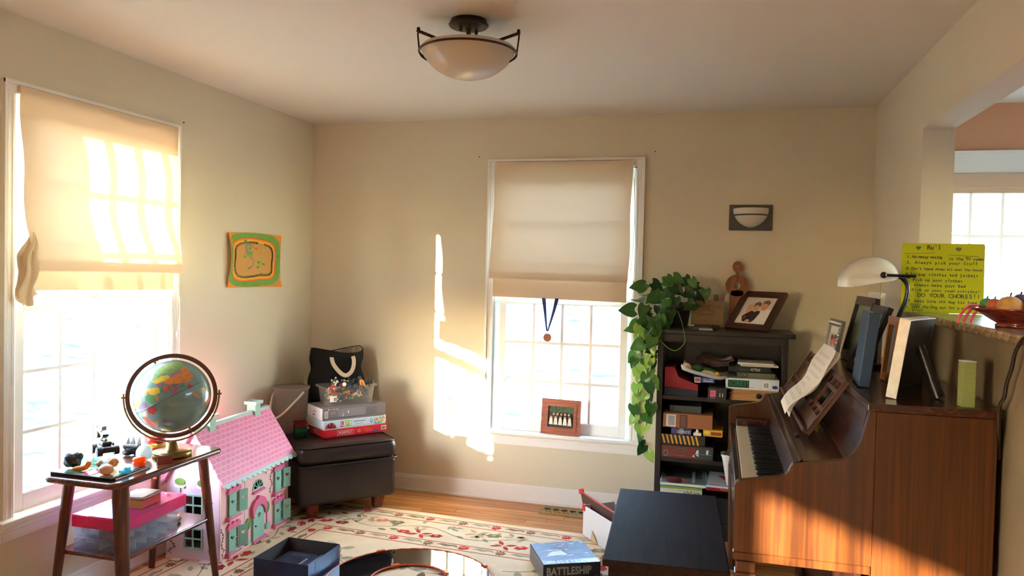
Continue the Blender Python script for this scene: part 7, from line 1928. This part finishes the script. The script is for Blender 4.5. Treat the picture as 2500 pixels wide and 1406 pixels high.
# large family photograph, leaning
A, B = Vector((2.734, -.190, BTZ)), Vector((2.958, -.350, BTZ))
fam = [(full, (206, 198, 184)), ([(.0, .0), (1, 0), (1, .35), (.7, .62), (.5, .45), (.0, .3)], (222, 216, 204)), ([(.14, .30), (.30, .50), (.62, .52), (.66, .28), (.5, .1), (.22, .12)], (44, 34, 32)), ([(.55, .1), (1, .0), (1, .5), (.82, .62), (.66, .5)], (228, 222, 212)),
       (circle(.26, .56, .085, 16, .13), (206, 150, 118)), (circle(.46, .62, .10, 16, .15), (214, 158, 124)), (circle(.70, .68, .11, 16, .16), (212, 152, 116)),
       ([(.17, .60), (.20, .72), (.28, .74), (.35, .66), (.30, .64), (.22, .66)], (190, 160, 110)), ([(.35, .62), (.36, .78), (.48, .84), (.57, .76), (.56, .66), (.46, .72), (.40, .70)], (110, 72, 44)), ([(.58, .74), (.62, .86), (.74, .90), (.83, .82), (.80, .72), (.72, .78), (.64, .78)], (128, 86, 54)),
       (rect(.42, .50, .56, .575), (170, 84, 76)), (rect(.66, .74, .615, .63), (170, 84, 76)), (circle(.43, .64, .010, 8), (50, 40, 36)), (circle(.50, .64, .010, 8), (50, 40, 36)), (circle(.67, .70, .010, 8), (50, 40, 36)), (circle(.75, .70, .010, 8), (50, 40, 36)), (circle(.23, .57, .009, 8), (50, 40, 36)), (circle(.29, .57, .009, 8), (50, 40, 36)), (circle(.40, .12, .07, 10, .06), (206, 150, 120)), ([(.25, .3), (.32, .3), (.3, .2), (.22, .2)], (150, 40, 44))]
picture_frame('framed_photo', 'large dark frame with a portrait of three children on the bookcase', A, B, 1817, 716, .022, .036, wood('frame_mahogany', (40, 18, 14), (72, 34, 24), 'x', 8, .35), fam)

# ------------------------------------------------------------------ medal and wedding photograph at the far window
md = thing('hanging_medal', 'bronze medal on a blue ribbon hanging in the window', 'medal', (1.688, -.052, 1.285))
m_rib = mat('ribbon_blue', (34, 48, 128), .6)
for (x0, w0_) in ((-.040, .024), (.044, .024)):
    bb = MB(); xe = -.014 if x0 < 0 else -.008
    bb.grid(lambda u, v: (x0 + (xe - x0) * v ** 1.1 + (u - .5) * w0_ * (1 - .62 * v), .004 * math.sin(v * 5), .02 - .205 * v), 3, 12); bb.grid(lambda u, v: (x0 + (xe - x0) * v ** 1.1 + (u - .5) * w0_ * (1 - .62 * v), .0012 + .004 * math.sin(v * 5), .02 - .205 * v), 3, 12, flip=True)
    bb.obj('ribbon', m_rib, md)
bb = MB(); bb.tube([(-.011 + .006 * math.cos(2 * PI * i / 16), .002, -.193 + .006 * math.sin(2 * PI * i / 16)) for i in range(16)], .0013, 6, closed=True); bb.obj('jump_ring', m_bronze, md)
bb = MB(); dp = []
for i in range(72): 
    a = 2 * PI * i / 72; r = .0285 if (i // 2) % 2 else .0245; dp.append((-.011 + r * math.cos(a), -.226 + r * math.sin(a)))
m_med = mat('medal_bronze', (146, 96, 70), .4, metal=.7)
bb.prism(dp, -.003, .0, [circle(-.011, -.226, .019, 24)], T=frame((0, 0, 0), (1, 0, 0), (0, 0, 1))); bb.prism(circle(-.011, -.226, .019, 24), -.002, -.0005, T=frame((0, 0, 0), (1, 0, 0), (0, 0, 1))); bb.obj('disc', m_med, md)
wd = [(full, (40, 48, 36)), (rect(.0, 1, .72, 1), (52, 78, 44))]
rw = random.Random(9)
for k in range(20): wd.append((circle(rw.random(), rw.uniform(.7, .97), .04, 7, .05), ((60, 92, 50), (38, 60, 34), (80, 104, 62))[k % 3]))
for k in range(5): wd.append((circle(.22 + k * .15, .62, .045, 10, .06), (196, 150, 122))); wd.append((rect(.17 + k * .15, .27 + k * .15, .28, .56), (34, 32, 34)))
for k in range(5): wd.append((circle(.13 + k * .185, .50, .05, 10, .065), (206, 160, 132))); wd.append(([(.08 + k * .185, .44), (.18 + k * .185, .44), (.21 + k * .185, .12), (.05 + k * .185, .12)], (226, 220, 210))); wd.append((circle(.13 + k * .185, .545, .05, 8, .04), (70, 48, 36)))
z0w = OZ0 + .0265
fA2, fB2 = Vector((1.640, -.020, z0w)), Vector((1.893, -.044, z0w))
picture_frame('framed_photo', 'reddish wooden frame with a wedding party photo on the window sill', fA2, fB2, 1324, 972, .018, .044, wood('frame_cherry', (128, 60, 36), (166, 84, 54), 'x', 6, .4), wd)

# ------------------------------------------------------------------ outside, faint through the glare: bare shrubs on the bank
m_bark = mat('bare_bark', (150, 140, 134), .9)
def shrub(x, y_, h, seed, lab):
    rs = random.Random(seed); u = (x + 70) / 150; v = (y_ + 60) / 150; z = ground(u, v)[2]
    bb = MB()
    def br(p, d, L, r, n):
        q = p + d * L; bb.tube([p, (p + q) / 2 + Vector((rs.uniform(-.05, .05), 0, rs.uniform(-.03, .05))) * L, q], [r, r * .8, r * .6], 5)
        if n:
            for _ in range(3):
                d2 = (d + Vector((rs.uniform(-.8, .8), rs.uniform(-.6, .6), rs.uniform(-.2, .6)))).normalized(); br(p.lerp(q, rs.uniform(.5, 1)), d2, L * .66, r * .55, n - 1)
    br(Vector((0, 0, -.1)), Vector((0, 0, 1)), h * .38, .035 * h, 4)
    o = bb.obj('bare_tree', m_bark, None, TR(x, y_, z)); tag(o, lab, 'tree', 'bare trees on the bank')
shrub(9.2, 14.0, 2.6, 3, 'bare branching tree on the bank seen through the kitchen window')
shrub(11.4, 16.5, 3.0, 8, 'second bare tree further up the bank behind the kitchen window')
shrub(1.7, 12.0, 0.8, 5, 'thin bare sapling on the bank beyond the medal window')
